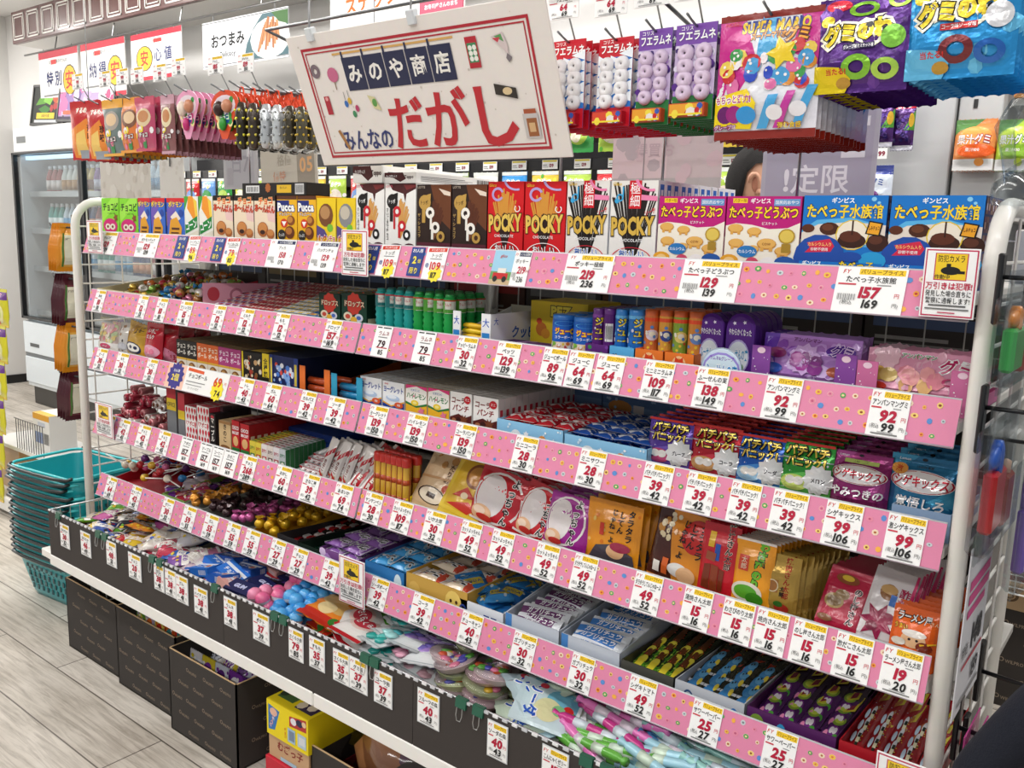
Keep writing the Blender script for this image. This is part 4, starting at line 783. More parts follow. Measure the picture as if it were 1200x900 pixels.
for a, b_, c, c2, nm in ((751, 767, 'd8743a', 'e8d8e8', 'nearest the sky blue tubes'), (768, 783.5, 'e0a040', '3a4a9a', 'second of four'), (784.5, 801, '8aa83c', 'f0d87a', 'third of four with green print'), (802, 820, 'd88a3a', '6a8ac8', 'nearest the purple packs')):
    can_('candy_tube', a, b_, 362+(a-751)*.05, 2, .038, c, mt(c, c2), 'd8642a', n=3, dy=.031, lab='orange domed candy tube, '+nm)
oc = [q(0, 0, 100, 100, 'e8782a'), e(50, 44, 20, 40, 'f0b078'), e(50, 36, 8, 14, 'd8301c'), e(36, 36, 8, 13, 'e0602c'), e(64, 36, 8, 13, 'e0602c')]
oc = [q(0, 0, 100, 100, 'e8782a'), o(50, 50, 26, 40, 6, 'f6c48a'), bu(50, 50, 40, 8, 'd8401c', .6)]
for a, b_, nm in ((743.5, 777, 'first'), (778, 813, 'second')): traypx('tube_tray', 'bright orange front case under the domed candy tubes, %s from the sky blue tubes' % nm, a, b_, 408+(a-743)*.12, 2, .12, 'e0702a', oc, yf=.018, cat='tray')
# round-topped purple packs
def arch(w, h, d, c, ops, fin='gloss'):
    mb = MB(fin); n = 12; pts = [(-w/2, 0), (w/2, 0)]+[(w/2*math.cos(PI*i/n), h-w/2+w/2*math.sin(PI*i/n)) for i in range(n+1)]; k = len(pts)
    e1 = .0025
    def ring(y, s): return [(x*s, y, max(z*s, 0) if z > 0 else 0) for x, z in pts]
    vs = ring(0, .95)+ring(e1, 1)+ring(d-e1, 1)+ring(d, .95)
    fs = [tuple(range(k)), tuple(range(4*k-1, 3*k-1, -1))]
    for r in range(3):
        for i in range(k): fs.append((r*k+i, r*k+k+i, r*k+k+(i+1) % k, r*k+(i+1) % k))
    mb.add(vs, fs, c); art(mb, lambda a, b_, nn: (a-w/2, -nn, b_), w, h, ops); return mb
fu = [e(50, 70, 41, 26, '5a2488'), t('やわらかくなった', 50, 74, 10, 'fff', w=78), bu(30, 86, 7, 5, 'f0e8f8', .5), bu(64, 88, 7, 5, 'f0e8f8', .5), e(48, 40, 38, 24, 'e8eef4'), o(48, 40, 38, 24, 4, 'b8a8e0'), t('ふーせんの実', 48, 43, 16, '2a8ac0', w=66, o='fff', ow=.1, b=.05), e(38, 26, 9, 5, 'c83a5a'), e(60, 26, 9, 5, '5aa04a'), e(78, 12, 14, 7, 'd8c8b0'), q(8, 3, 50, 7, 'b890d8')]
for a, b_, nm in ((816.5, 847.5, 'beside the orange tubes'), (848.5, 884, 'beside the lilac gummy pack')):
    X, w, h, z = put_px(a, b_, 366, 2, .045); ob = arch(w*.97, h, .022, '56248a', fu).build('gum_pack', loc=(X, .045, z+.0005)); lb = 'purple round-topped gum pack, '+nm; T(ob, lb, 'gum pack'); row(ob, 5, .0235, lb, None)
X, w, h, z = put_px(822, 869, 405, 2, .016); 
hd = EMP('gum_display', (X, .016, z+.0005)); T(hd, 'purple gum case with a big pale round header card', 'display box')
tray(w*1.7, .16, h*.42, .0015, '4a1f7a', [q(0, 0, 100, 100, '4a1f7a')], inner='3a1a5a').build('case_body', hd, (w*.05, .004, 0))
mb = arch(w, h, .0016, 'cfe0f0', [e(50, 42, 47, 46, '9a8ad8'), e(50, 40, 43, 42, 'd4e8f4'), t('ふーせんの実', 50, 42, 30, '2a8ad0', w=80, o='fff', ow=.1, b=.05), t('ラムネ&グレープ', 50, 72, 12, '7a4ab0', w=60), e(24, 20, 8, 8, 'e8c83a'), e(76, 18, 8, 8, 'd85a8a')]); mb.build('header_card', hd)
# gummy pillow packs on flap cases
def gpack(x0, x1, yt, yf, c, flap, ops, lab, tier=2):
    X, w, h, z = put_px(x0, x1, yt, tier, yf)
    r = EMP('gummy_case', (X, yf, z+.0005)); T(r, lab.replace('pack', 'case with two upright flaps under the pack'), 'display box')
    tray(w*1.06, .2, .02, .0015, flap, hs=.02).build('case_body', r)
    for s in (-1, 1):
        mb = MB('card'); fw = w*.2; xx = s*(w*.53-fw/2); mb.box(xx-fw/2, -.004, 0, xx+fw/2, -.0022, h*.8, flap, .0004)
        art(mb, lambda a, b_, n: (xx-fw/2+a, -.004-n, b_), fw, h*.8, [e(50, 90, 22, 7, 'f0d0e0'), dots(9, 3, ['f4e0f0', 'fff'], 2, 4, 8, 5, 92, 80)]); mb.build('flap', r)
    for i in range(3):
        g = bag(w*1.0, h*.98, .03, c, ops, 'film', .05, seed=i+x0, v0=.22).build('gummy_pack') if i == 0 else g
        if i == 0: g.location = (X, yf+.026, z+.003); g.rotation_euler = (-.12, 0, 0); T(g, lab, 'gummy pack')
        else: dup(g, (X+R.uniform(-.003, .003), yf+.026+i*.03, z+.003), label=lab+', %s in its row' % ORD[i])
lil = [q(0, 0, 100, 100, 'b07ac8'), q(0, 0, 16, 100, '6a3ab0'), dots(18, 5, ['c89ae0', 'd8b8ec', '8a4ab0'], 3, 7), e(50, 42, 27, 36, 'e07a3c'), e(50, 36, 23, 28, 'f6f0ea'), e(18, 56, 10, 12, '8a2a6a'), e(16, 20, 10, 12, '3a5ab8'), e(80, 24, 9, 12, 'b0502c'), e(82, 70, 14, 14, '5a2a9a'), t('グミ', 84, 72, 26, '4a1a8a', w=22, o='e8c8f0', ow=.1, b=.05), t('アンパンマン', 46, 90, 11, '6a2a6a', w=40, b=.03)]
lil = [op for op in lil if not (op[0] == 'e' and op[1] == 50)]+[bu(48, 46, 38, 10, 'd8b0e8', .8), dots(8, 12, ['8a2a8a', 'a83a9a', '7a2a7a'], 6, 8, 36, 26, 62, 60)]
pin = [q(0, 0, 100, 100, 'eba0bc'), dots(16, 8, ['f2b8cc', 'f6d0dc'], 3, 6), t('アンパンマン', 48, 88, 13, '3a8a3a', w=36, o='fff', ow=.1, b=.05), t('グミ', 84, 70, 36, 'b0205a', w=30, o='fff', ow=.09, b=.06), bu(20, 78, 30, 10, 'f4c8d4', .85), e(14, 42, 9, 17, 'e8c060'), e(24, 40, 9, 17, 'e8c878'), e(14, 12, 10, 10, 'c83a2c'), dots(7, 3, ['f0a0a0', 'f2c080', 'e88a9a'], 7, 9, 40, 20, 68, 52), o(80, 36, 7, 9, 2.5, 'c0306a'), o(90, 36, 7, 9, 2.5, 'c0306a')]
gpack(885, 1000, 391, .035, 'a870c4', '8a4aa0', lil, 'lilac gummy pack on the second shelf')
gpack(1008, 1137, 409, .035, 'e898b6', 'd070a0', pin, 'pink gummy pack by the white post')

# ================================================================ third shelf
D3 = DECK[3]; D4 = DECK[4]; D5 = DECK[5]
def pouch(name, lab, cat, x0, x1, yt, tier, th, base, ops, yf=.05, n=1, dy=.02, tilt=-.1, fin='film', group=None, seal=.06, rz=0, zb=None, sealcol=None, drop=0, dx=0):
    X, w, h, z = put_px(x0, x1, yt, tier, yf, zb); h += drop
    ob = bag(w, h/math.cos(tilt), th, base, ops, fin, seal, seed=x0*.37, sealcol=sealcol, v0=hid(tier, yf, z, h)).build(name, loc=(X, yf, z-drop+.001), rot=(tilt, rz, 0)); T(ob, lab, cat); row(ob, n, dy, lab, group, dx=dx, jit=.002); return ob
pouch('sweets_bag', 'clear topped bag of pearly sweets at the end of the third shelf', 'sweets bag', 117, 139, 378, 3, .03, 'e6d8d0', [q(0, 0, 100, 100, 'd8c0b8'), dots(60, 3, ['f4ecd8', 'e8b8c8', 'c8d8a8', 'f0d890', 'd88a8a'], 5, 7, 8, 34, 92, 96, 9), q(0, 0, 100, 30, 'f4f0ec'), e(54, 16, 28, 10, 'c83a6a'), t('ビーズ', 54, 16, 9, 'fff', w=44)], n=2, dy=.035)
pouch('sweets_bag', 'white sweets bag with brown flecks beside the pearly sweets', 'sweets bag', 139.5, 156, 378, 3, .03, 'e8e4de', [q(0, 0, 100, 100, 'e8e4de'), dots(10, 4, ['8a5a3a', 'b08a6a', '4a3a3a'], 4, 7), e(50, 24, 34, 12, 'c8c8d0')], yf=.06)
pouch('sweets_bag', 'golden sweets bag with a black and white blob leaning by the red bags', 'sweets bag', 148, 173, 377, 3, .035, 'd2a22c', [q(0, 0, 100, 100, 'd8a830'), p('b8861c', (0, 60), (40, 100), (60, 100), (0, 30)), t('よもぎ', 58, 80, 15, '3a2a1a', w=70, r=20, b=.03), e(46, 24, 38, 17, '2a3050'), e(48, 26, 29, 12, 'f0ece4'), e(40, 26, 7, 5, '2a3050'), e(60, 27, 7, 5, '2a3050')], yf=.05, rz=.12)
pouch('jelly_bag', 'bright red strawberry sweets bag with white lettering, front one', 'sweets bag', 170, 189, 378, 3, .03, 'c8142c', [q(0, 0, 100, 100, 'cc1830'), t('いちご', 50, 78, 14, 'fff', w=80, b=.04), t('ミルク', 50, 62, 13, 'fff', w=80, b=.04), e(50, 22, 46, 18, 'f0a8c0'), e(34, 24, 14, 8, 'e87a9a'), e(64, 22, 14, 8, 'e87a9a')], yf=.045)
pouch('jelly_bag', 'plain dark red sweets bag beside the strawberry bag', 'sweets bag', 185, 207, 380, 3, .04, 'a80f22', [q(0, 0, 100, 100, 'b01226'), e(60, 18, 40, 22, 'e88aa8'), e(52, 20, 18, 9, 'f0b0c4')], yf=.07, n=3, dy=.05)
X0 = XS(207.5, .03, .99); X1 = XS(283, .03, .99); bw = (X1-X0)/6
for i, (c, a, nm) in enumerate((('211c1c', 'e8e4da', 'black'), ('211c1c', 'e8e4da', 'black'), ('d8642a', 'f0e0c8', 'orange'), ('d8642a', 'f0e0c8', 'orange'), ('a83a78', 'f0d8e8', 'magenta'), ('a83a78', 'f0d8e8', 'magenta'))):
    x = X0+bw*(i+.5); h = hit(207.5+12.6*i, 397.5+2.3*i, 1, .03).z-D3
    f = [q(0, 0, 100, 100, c), t('チョコ', 50, 84, 16, a, w=86, b=.04), t('ボール', 50, 66, 16, a, w=86, b=.04), q(0, 0, 100, 44, 'e8e0d0'), e(50, 26, 34, 14, '8a5a30'), e(44, 28, 18, 8, 'c89a5a'), q(0, 44, 100, 50, 'd8a83a')]
    lb = '%s chocolate ball box on the third shelf, %s of its colour' % (nm, 'outer' if i % 2 == 0 else 'inner')
    ob = carton(bw-.001, h, .018, c, f, [q(0, 0, 100, 100, '8a7a5a')], [q(0, 0, 100, 100, '6a5438'), q(10, 20, 90, 80, '8a6e48')]).build('chocolate_ball_box', loc=(x, .03, D3+.0005)); T(ob, lb, 'box'); row(ob, 13, .0187, lb, 'chocolate ball boxes', jit=.0004)
def spill(seed, cs, bg): return [q(0, 0, 100, 100, bg), dots(18, seed, cs, 5, 9, 14, 8, 88, 70), dots(10, seed+1, cs, 3, 5, 10, 10, 90, 90)]
cart('candy_carton', 'black box with brown and white sweets and yellow edges', 'box', 284, 309, 411, 3, .30, 1, '1e1a16', spill(3, ['c8a070', 'e8d8b8', '8a5a30', 'd8d0c0', 'a83a2c'], '161210')+[q(0, 0, 7, 100, 'e8cc2a'), q(0, 0, 100, 5, '7a1f1c')], [q(0, 0, 100, 100, '221e1a')], [q(0, 0, 100, 100, '2a251f'), q(10, 6, 90, 20, 'c8a83a')], yf=.03)
cart('candy_carton', 'narrow yellow and black box between the two picture boxes', 'box', 307.5, 315.5, 414, 3, .30, 1, 'e8cc2a', [q(0, 0, 100, 100, 'e6ca28'), t('全種類', 50, 52, 22, '1a1712', v=True, b=.05), q(0, 0, 100, 20, '1a1712')], [q(0, 0, 100, 100, 'd8bc24')], [q(0, 0, 100, 100, '26221c')], yf=.028)
cart('candy_carton', 'navy box with blue and white sweets pictured', 'box', 316.5, 350, 415, 3, .30, 1, '14204a', spill(6, ['e8e8f0', '4a7ad0', '8ab0e8', 'c8d4f0', 'd84a3a'], '16245a')+[q(0, 0, 12, 100, '1c3070'), q(3, 8, 9, 90, 'e8d048'), q(86, 0, 100, 100, '243a86'), q(88, 10, 96, 80, 'd8c24a')], [q(0, 0, 100, 100, '141c3c')], [q(0, 0, 100, 100, '1a2548'), q(0, 88, 100, 100, 'd8b43a')], yf=.03)
for (xa, xb, yt, c, rc, nm, rn) in ((351, 387, 428, 'e0702c', 'b84a20', 'orange', 'orange-brown sausage stick'), (388, 425, 437, '2f9ac0', '1f86b8', 'teal', 'blue film roll')):
    X, w, h, z = traypx('snack_case', '%s display case with open front slots on the third shelf' % nm, xa, xb, yt, 3, .34, c, [], hb=.06, inner='5a4a40', hs=.066, yf=.022, th=.004)
    sc_ = bpy.data.objects[[x.name for x in bpy.data.objects if x.get('label', '').startswith(nm+' display case')][0]]
    for s in (-1, 1): mb = MB('card'); mb.box(s*w*.40-w*.09, -.0006, .0005, s*w*.40+w*.09, .0012, h, c, .0003); mb.build('front_flap', sc_)
    pr = None
    for i in range(3):
        for j in range(2):
            loc = (X, .045+.05*j, z+.006+i*.0185)
            lb = '%s lying in the %s case, %s of three' % (rn, nm, ['lowest', 'middle', 'topmost'][i])+(' in front' if j == 0 else ' behind')
            if pr is None:
                mb = MB('film'); L = w*.43; mb.tube([(-L, 0, .009), (-L*.94, 0, .009), (-L*.9, 0, .009), (L*.9, 0, .009), (L*.94, 0, .009), (L, 0, .009)], [.004, .004, .0088, .0088, .004, .004], rc, 10)
                pr = mb.build('snack_stick', loc=loc); T(pr, lb, 'snack')
            else: dup(pr, loc, label=lb)
for o_ in [x for x in bpy.data.objects if x.name.startswith('snack_case') and 'open front' in x.get('label', '')]:  # the front of each case is only a low lip
    for v in o_.data.vertices:
        if v.co.y < .0045 and v.co.z > .02: v.co.z = .012
yog = [q(0, 0, 100, 100, 'f1f2f4'), p('1d3f9a', (0, 0), (0, 22), (40, 10), (100, 30), (100, 0)), p('e8a83a', (0, 22), (0, 28), (40, 15), (100, 36), (100, 30), (40, 10)), t('ヨーグレット', 50, 72, 24, '1d3f9a', w=94, b=.05), t('meiji', 18, 92, 9, 'd8342c', w=24), e(48, 42, 32, 11, 'b8cce8'), e(44, 46, 22, 7, 'e8eef6'), e(76, 20, 20, 11, 'e05a2c'), t('葉酸', 76, 20, 8, 'fff', w=24)]
hi = [q(0, 0, 100, 100, 'f2b82c'), q(0, 70, 100, 100, 'd8387a'), p('f4f0ea', (0, 38), (0, 86), (50, 98), (100, 86), (100, 38), (50, 28)), p('2a7a3c', (0, 34), (0, 42), (50, 30), (100, 44), (100, 36), (50, 24)), t('ハイレモン', 50, 64, 23, '1f7a3a', w=92, b=.05), q(36, 66, 42, 60, 'd0286a'), e(44, 40, 18, 10, 'f2d02a'), e(44, 40, 10, 5, 'f8e88a'), t('ビタミンC', 46, 84, 9, '2a6ac0', w=44), bu(76, 14, 18, 5, 'e87a9a', .5)]
pun = [q(0, 0, 100, 100, 'f2efec'), p('5a1f1c', (0, 0), (0, 18), (40, 32), (70, 22), (100, 34), (100, 0)), t('コーラ', 38, 74, 23, '7a1c20', w=66, b=.06, s_=.12), t('パンチ', 50, 50, 23, '8a2024', w=82, b=.06, s_=.12), e(80, 80, 15, 13, 'c81c2c'), t('ミニ', 80, 80, 10, 'fff', w=22), e(44, 14, 14, 8, '3a1412'), bu(66, 14, 22, 8, '7a4028', .5), e(20, 10, 10, 6, 'a86a48')]
for (a, b_, yt, ops, c, nm, tp) in ((422.5, 447.5, 440, yog, 'eef0f2', 'white and blue yoghurt tablet box beside the teal case', 'd8dade'), (448.5, 474, 445.5, yog, 'eef0f2', 'white and blue yoghurt tablet box beside the lemon ones', 'd8dade'), (475.5, 500.5, 450, hi, 'e6a830', 'pink and yellow lemon tablet box beside the yoghurt ones', 'd0c8b8'), (501.5, 526.5, 454, hi, 'e6a830', 'pink and yellow lemon tablet box beside the cola ones', 'd0c8b8'), (527.5, 553, 458, pun, 'eeebe8', 'white cola tablet box beside the lemon ones', 'd6d2ce'), (554.5, 584, 463, pun, 'eeebe8', 'white cola tablet box beside the red mini packs', 'd6d2ce')):
    cart('tablet_box', nm, 'box', a, b_, yt, 3, .0185, 14, c, ops, [q(0, 0, 100, 100, 'e8e4e0'), q(26, 26, 74, 74, 'c8384a'), t('Cola' if ops is pun else 'ミニ', 50, 50, 18, 'fff', w=40, r=90)], [q(0, 0, 100, 100, tp), q(20, 30, 80, 70, 'b8b2aa'), q(0, 0, 100, 8, '4a4644')], group='tablet boxes on the third shelf', yf=.032, gap=.0012)
def packet(w, L, th, c, ops, fin='film', seed=0):
    """flat packet lying down, long side along Y, print on the upper face"""
    mb = MB(fin); mb.X = Matrix.Rotation(-PI/2, 4, 'X') @ Matrix.Translation((0, 0, 0)); m2 = bag(w, L, th, c, ops, fin, .08, seed=seed, nx=7, nz=9)
    m2.v = [(x, z, -y) for x, y, z in m2.v]; return m2
for (xa, xb, yt, c, c2, nm, xb2) in ((582, 660, 490, 'd01f30', 'f4e8e6', 'red', 0), (661, 758, 508, '1d56b4', 'e8eef6', 'blue', 0)):
    X, w, h, z = traypx('candy_tray', 'pale blue display tray of %s mini candy packs' % nm, xa, xb, yt, 3, .26, '8fc4e8', [q(0, 0, 100, 100, '8fc6ea'), p('6aa8d8', (0, 0), (30, 20), (60, 0)), e(30, 48, 8, 24, 'e8ecf0'), e(70, 40, 7, 28, 'e8964a'), e(70, 30, 5, 16, 'f4d8b0'), q(84, 20, 98, 40, 'e8d860'), dots(10, 2, ['fff', 'cfe6f6'], 1, 2, 3, 20, 97, 95), bu(46, 60, 14, 6, 'f4f4f8', .6)], hb=.05, inner='b8d4e6', hs=.05, yf=.02)
    op = [q(0, 0, 100, 100, c), p(c2, (0, 70), (30, 84), (70, 72), (100, 82), (100, 74), (70, 64), (30, 76), (0, 62)), p(c2, (0, 30), (30, 20), (70, 34), (100, 22), (100, 30), (70, 42), (30, 28), (0, 38)), t('ミニコーラ' if nm == 'red' else 'ミニサワー', 50, 50, 15, 'fff', w=88, b=.05), q(0, 0, 100, 5, 'f0f0f0'), q(0, 95, 100, 100, 'f0f0f0')]
    pr = None; k = 0
    for L_ in range(2):
        for j in range(5):
            for i in range(4):
                loc = (X-w*.38+i*w*.255+R.uniform(-.003, .003), .035+j*.048, z+.036+L_*.013+R.uniform(0, .003)); rot = (R.uniform(-.1, .1), R.uniform(-.1, .1), R.uniform(-.14, .14))
                if pr is None: pr = packet(w*.25, .056, .014, c, op).build('mini_candy_pack', loc=loc, rot=rot); T(pr, '%s and white mini candy pack piled in the pale blue tray' % nm, 'candy pack', '%s mini candy packs in a tray' % nm)
                else: dup(pr, loc, rot)
for a, b_, yt, yb, nm in ((625, 705, 441, 490, 'behind the red mini packs'), (706, 795, 458, 508, 'behind the blue mini packs')):
    X, w, h, z = put_px(a, b_, yt, 3, .30)
    mb = carton(w, min(h, .115), .09, '5a7aa8', [q(0, 0, 100, 100, '5f80ae'), q(0, 40, 100, 70, '7a98c0'), e(24, 64, 16, 18, 'd8944a'), q(42, 20, 56, 74, 'c84a4a' if 'red' in nm else '4a7ac8'), q(42, 50, 56, 74, 'e8e0dc'), e(80, 30, 14, 16, 'b8743c'), q(12, 14, 36, 30, 'e8e4dc'), barc(14, 16, 34, 28), dots(14, 3, ['a8c4e0'], 1, 2)])
    T(mb.build('candy_carton', loc=(X, .30, z+.001)), 'closed printed slate blue carton %s' % nm, 'carton')
def pachi(c, c2, fl, blob): return [q(0, 0, 100, 100, c), dots(26, 4, [c2, 'e8e4f4'], 1, 2.5), p(c2, (0, 0), (0, 30), (50, 44), (100, 26), (100, 0)), q(0, 66, 100, 68, 'b8bcc4'), t('パチパチ', 50, 82, 21, 'f2d25a', w=88, o='14100c', ow=.12, b=.06), t('パニック！', 56, 62, 21, 'f2d25a', w=84, o='14100c', ow=.12, b=.06), e(34, 22, 27, 15, blob), e(26, 26, 10, 8, 'f4ece4'), e(42, 26, 10, 8, 'f4ece4'), bu(78, 32, 30, 11, 'f4f2f0', .8), t(fl, 78, 31, 10, '2a2a2a', w=26, b=.03), q(0, 95, 100, 100, 'd8342c')]
for (a, b_, yt, c, c2, fl, bl, nm) in ((758, 808.5, 489, '5a3aa0', '7a5ac0', 'グレープ', 'c84a7a', 'purple'), (808, 866, 496, 'b81428', 'd83a4a', 'コーラ', 'd8a064', 'red'), (861.5, 917, 508, '1a5ab8', '4a90dc', 'ソーダ', 'a8d0ec', 'blue'), (913, 974, 515, '2f9a34', '6ac85a', 'メロン', 'd8e87a', 'green')):
    pouch('popping_candy_pouch', '%s popping candy pouch with yellow jagged lettering' % nm, 'pouch', a, b_, yt, 3, .02, c, pachi(c, c2, fl, bl), yf=.045, n=6, dy=.032, tilt=-.13, fin='foil')
def shi(c, c2, top, sub): return [q(0, 0, 100, 100, c), p(c2, (0, 100), (40, 100), (0, 60)), p(c2, (100, 60), (60, 30), (100, 20)), e(48, 95, 4, 2.5, '141018'), t('Lemon', 20, 93, 6, 'f4f0f4', w=28, s_=.2), q(22, 80, 80, 87, top), t('UHA味覚糖', 51, 83.5, 5, '333', w=50), e(50, 60, 47, 18, 'f6f2f2'), o(50, 60, 46, 17, 2.5, 'c01a34'), t('シゲキックス', 50, 60, 19, 'c01a34', w=80, b=.06, s_=.1), t(sub, 52, 26, 19, 'f6f2f2', w=88, b=.05, s_=.1)]
pouch('sour_gummy_pouch', 'wine red sour gummy pouch with a white oval badge', 'pouch', 972, 1041, 527, 3, .035, '8a1f62', shi('8e2468', 'b04a90', 'c8dc7a', 'やみつきの'), yf=.05, n=4, dy=.04, fin='foil', tilt=-.12)
pouch('sour_gummy_pouch', 'teal blue sour gummy pouch with a white oval badge', 'pouch', 1040, 1121, 531, 3, .035, '1f6a94', shi('216f9a', '3f9ac0', '216f9a', '覚悟しろ')+[e(15, 77, 13, 9, 'e8a04a'), t('激', 15, 77, 11, 'c0301c', w=16, b=.03)], yf=.055, n=4, dy=.04, fin='foil', tilt=-.12)
traypx('sour_tray', 'grey-blue printed tray holding the teal sour gummy pouches', 1043, 1114, 590, 3, .2, '8fa8c4', [q(0, 0, 100, 100, '8fa8c8'), o(56, 40, 34, 36, 4, 'e8e8f0'), t('シゲキ', 58, 40, 40, '2a5a8a', w=48, b=.04), e(30, 60, 6, 14, '2a4a7a')], yf=.02, hs=.03)

# ================================================================ fourth shelf
# foil rolls piled with their round ends to the front
def roll_(c, c2, L=.042, r=.0125):
    mb = MB('foil'); mb.lathe([(.0, 0), (r*.5, .001), (r*.9, .0005), (r, .004), (r, L), (0, L)], c, 10, axis='y')
    mb.lathe([(0, -.0006), (r*.5, -.0002)], c2, 10, axis='y'); mb.v = [(x, y, z+r) for x, y, z in mb.v]; return mb.build('foil_chocolate_roll')
rp = [roll_('b8324a', 'e8a8b0'), roll_('e8dcd8', '8a5a3a'), roll_('7a2a30', 'c88a7a'), roll_('d88a90', 'b03040')]
nm4 = ['red', 'white', 'brown', 'pink']; xa = XS(130, .04, .8); xb = XS(197, .04, .8); nn = 12; st = set()
for L_ in range(5):
    for i in range(nn-(L_ % 2)):
        k = (0 if i < 5 else 1 if i < 8 else 2) if L_ else (0 if i < 3 else 1 if i < 6 else 2)
        if R.random() < .2: k = 3
        loc = (xa+(i+.5+.5*(L_ % 2))*(xb-xa)/nn, .04+R.uniform(0, .01)+L_*.012, D4+.001+L_*.0222)
        lb = '%s foil chocolate roll end-on in the pile on the fourth shelf' % nm4[k]
        if k not in st: st.add(k); rp[k].location = loc; T(rp[k], lb, 'chocolate roll', 'foil chocolate rolls')
        else: dup(rp[k], loc, (0, R.uniform(0, 6), R.uniform(-.05, .05)), lb)
for k in range(4):
    if k not in st: bpy.data.objects.remove(rp[k])
gb = [q(0, 0, 100, 100, '7a7c80'), q(0, 52, 100, 78, 'e8c82a'), q(0, 78, 100, 100, 'b82030'), t('OFFICE', 50, 65, 13, '333', w=84)]
cart('biscuit_stick_box', 'grey, yellow and red upright box beside the foil rolls', 'box', 196, 207, 454, 4, .03, 3, '6f7074', gb, [q(0, 0, 100, 100, '6a6c70')])
cart('biscuit_stick_box', 'grey, yellow and red upright box beside the strawberry boxes', 'box', 209, 217, 460, 4, .03, 3, '8a2a34', [q(0, 0, 100, 100, 'c03040'), q(0, 40, 100, 60, 'e8c82a'), q(0, 0, 100, 40, '7a7c80')], [q(0, 0, 100, 100, 'a02a34')])
apo = [q(0, 0, 100, 100, 'f6f1ef')]+[x for i in range(4) for j in range(5) for x in (e(14+i*25+(j % 2)*8, 10+j*20, 8, 7, 'd0283c'), p('d0283c', (7+i*25+(j % 2)*8, 8+j*20), (21+i*25+(j % 2)*8, 8+j*20), (14+i*25+(j % 2)*8, j*20-2)))]+[q(14, 40, 86, 58, 'f6f1ef'), t('アポロ', 50, 49, 15, 'b0202c', w=70, b=.06)]
for a, b_, nm in ((217.5, 231, 'outer'), (231.5, 245.5, 'inner')): cart('strawberry_chocolate_box', 'white chocolate box with red strawberries, %s one' % nm, 'box', a, b_, 475, 4, .028, 3, 'eee8e6', apo, [q(0, 0, 100, 100, 'c83a4a')], [q(0, 0, 100, 100, 'd8c8c4'), q(10, 10, 90, 90, 'c84a58')])
cart('chocolate_box', 'black chocolate box with round white marks', 'box', 246, 253, 484, 4, .026, 4, '1a1618', [q(0, 0, 100, 100, '1a1618'), t('マーブル', 50, 50, 19, 'f0ece4', v=True, b=.05), e(50, 90, 30, 5, 'c83a4a')], [q(0, 0, 100, 100, '2a2224')])
cart('chocolate_box', 'patterned grey and red chocolate box on the fourth shelf', 'box', 247, 262, 474, 4, .03, 3, '5a4a4e', [q(0, 0, 100, 100, '6a4a50'), dots(12, 5, ['c83a4a', 'd8d0cc', '3a6aa8', 'e8b83a'], 8, 14)], [q(0, 0, 100, 100, '4a3a3e')], yf=.075)
cart('chocolate_box', 'beige mushroom chocolate box with dark lettering', 'box', 257, 271, 492, 4, .026, 4, 'd8b88a', [q(0, 0, 100, 100, 'dcbc8c'), t('きのこ', 50, 58, 22, '3a2418', v=True, b=.06), e(50, 8, 40, 8, '8a5a30'), q(0, 90, 100, 100, 'a87a48')], [q(0, 0, 100, 100, 'c8a878')])
for k, (a, b_) in enumerate(((272, 281), (282, 292.5))): cart('chocolate_stick_carton', 'bright red small chocolate box with green foot, %s one' % ('outer' if k == 0 else 'inner'), 'box', a, b_, 492+k*4, 4, .02, 9, 'b81a24', [q(0, 0, 100, 100, 'c41c28'), t('CHOCO', 50, 78, 16, 'fff', w=86, b=.04), t('BISCUIT', 50, 62, 12, 'fff', w=86, b=.04), e(50, 36, 34, 16, 'e8b87a'), q(0, 0, 100, 16, '2a7a3c')], [q(0, 0, 100, 100, 'a01a22'), q(20, 30, 80, 70, 'd8c0b0')], [q(0, 0, 100, 100, '7a1a20'), q(14, 20, 86, 80, 'b85a5a')], group='small red chocolate boxes')
# row of flat little packets standing like files
fil = [('e8d24a', '2a7a3c', 'yellow and green'), ('e8d24a', 'c83a2c', 'yellow and red'), ('f0e8e4', 'c8283c', 'white and red'), ('e8dcd4', '5a2430', 'white and maroon'), ('e8e2e4', 'b8324a', 'white and rosy'), ('c8ccd0', '3a7a4a', 'silver and green')]
x0 = XS(293, .04, .76); x1 = XS(335, .04, .76); fw = (x1-x0)/6
for i, (c, c2, nm) in enumerate(fil):
    mb = carton(fw-.001, .052, .013, c, [q(0, 0, 100, 100, c), q(12, 10, 88, 40, c2), t('おやつ', 50, 68, 22, c2, w=80, b=.06), e(50, 26, 26, 10, 'f4efe6')], [q(0, 0, 100, 100, c2)], [q(0, 0, 100, 100, c), q(10, 30, 90, 74, c2)])
    ob = mb.build('sweet_box', loc=(x0+(i+.5)*fw, .04, D4+.012)); lb = '%s small sweet box before the blue lid' % nm; T(ob, lb, 'box'); row(ob, 10, .0142, lb, 'small sweet boxes in files', dz=.0008)
mb = MB('paint'); mb.box(x0, .036, D4+.0004, x1, .2, D4+.0115, '4a7a4a', .001); T(mb.build('sweets_tray'), 'low green card tray under the small sweet boxes', 'tray')
X, w, h, z = put_px(340, 392, 492, 4, .17)
mb = tray(w, .14, h*.62, .002, '1c3a86', [q(0, 0, 100, 100, '1f3f92'), q(30, 30, 44, 70, 'c8d0e8'), q(60, 20, 90, 70, '18327a')], inner='18306e'); mb.box(-w/2-.004, -.004, h*.62, w/2+.004, .144, h*.62+.02, '1f429a', .003)
T(mb.build('sweets_case', loc=(X, .17, D4+.0005)), 'royal blue lidded case behind the clear sweets trays', 'case')
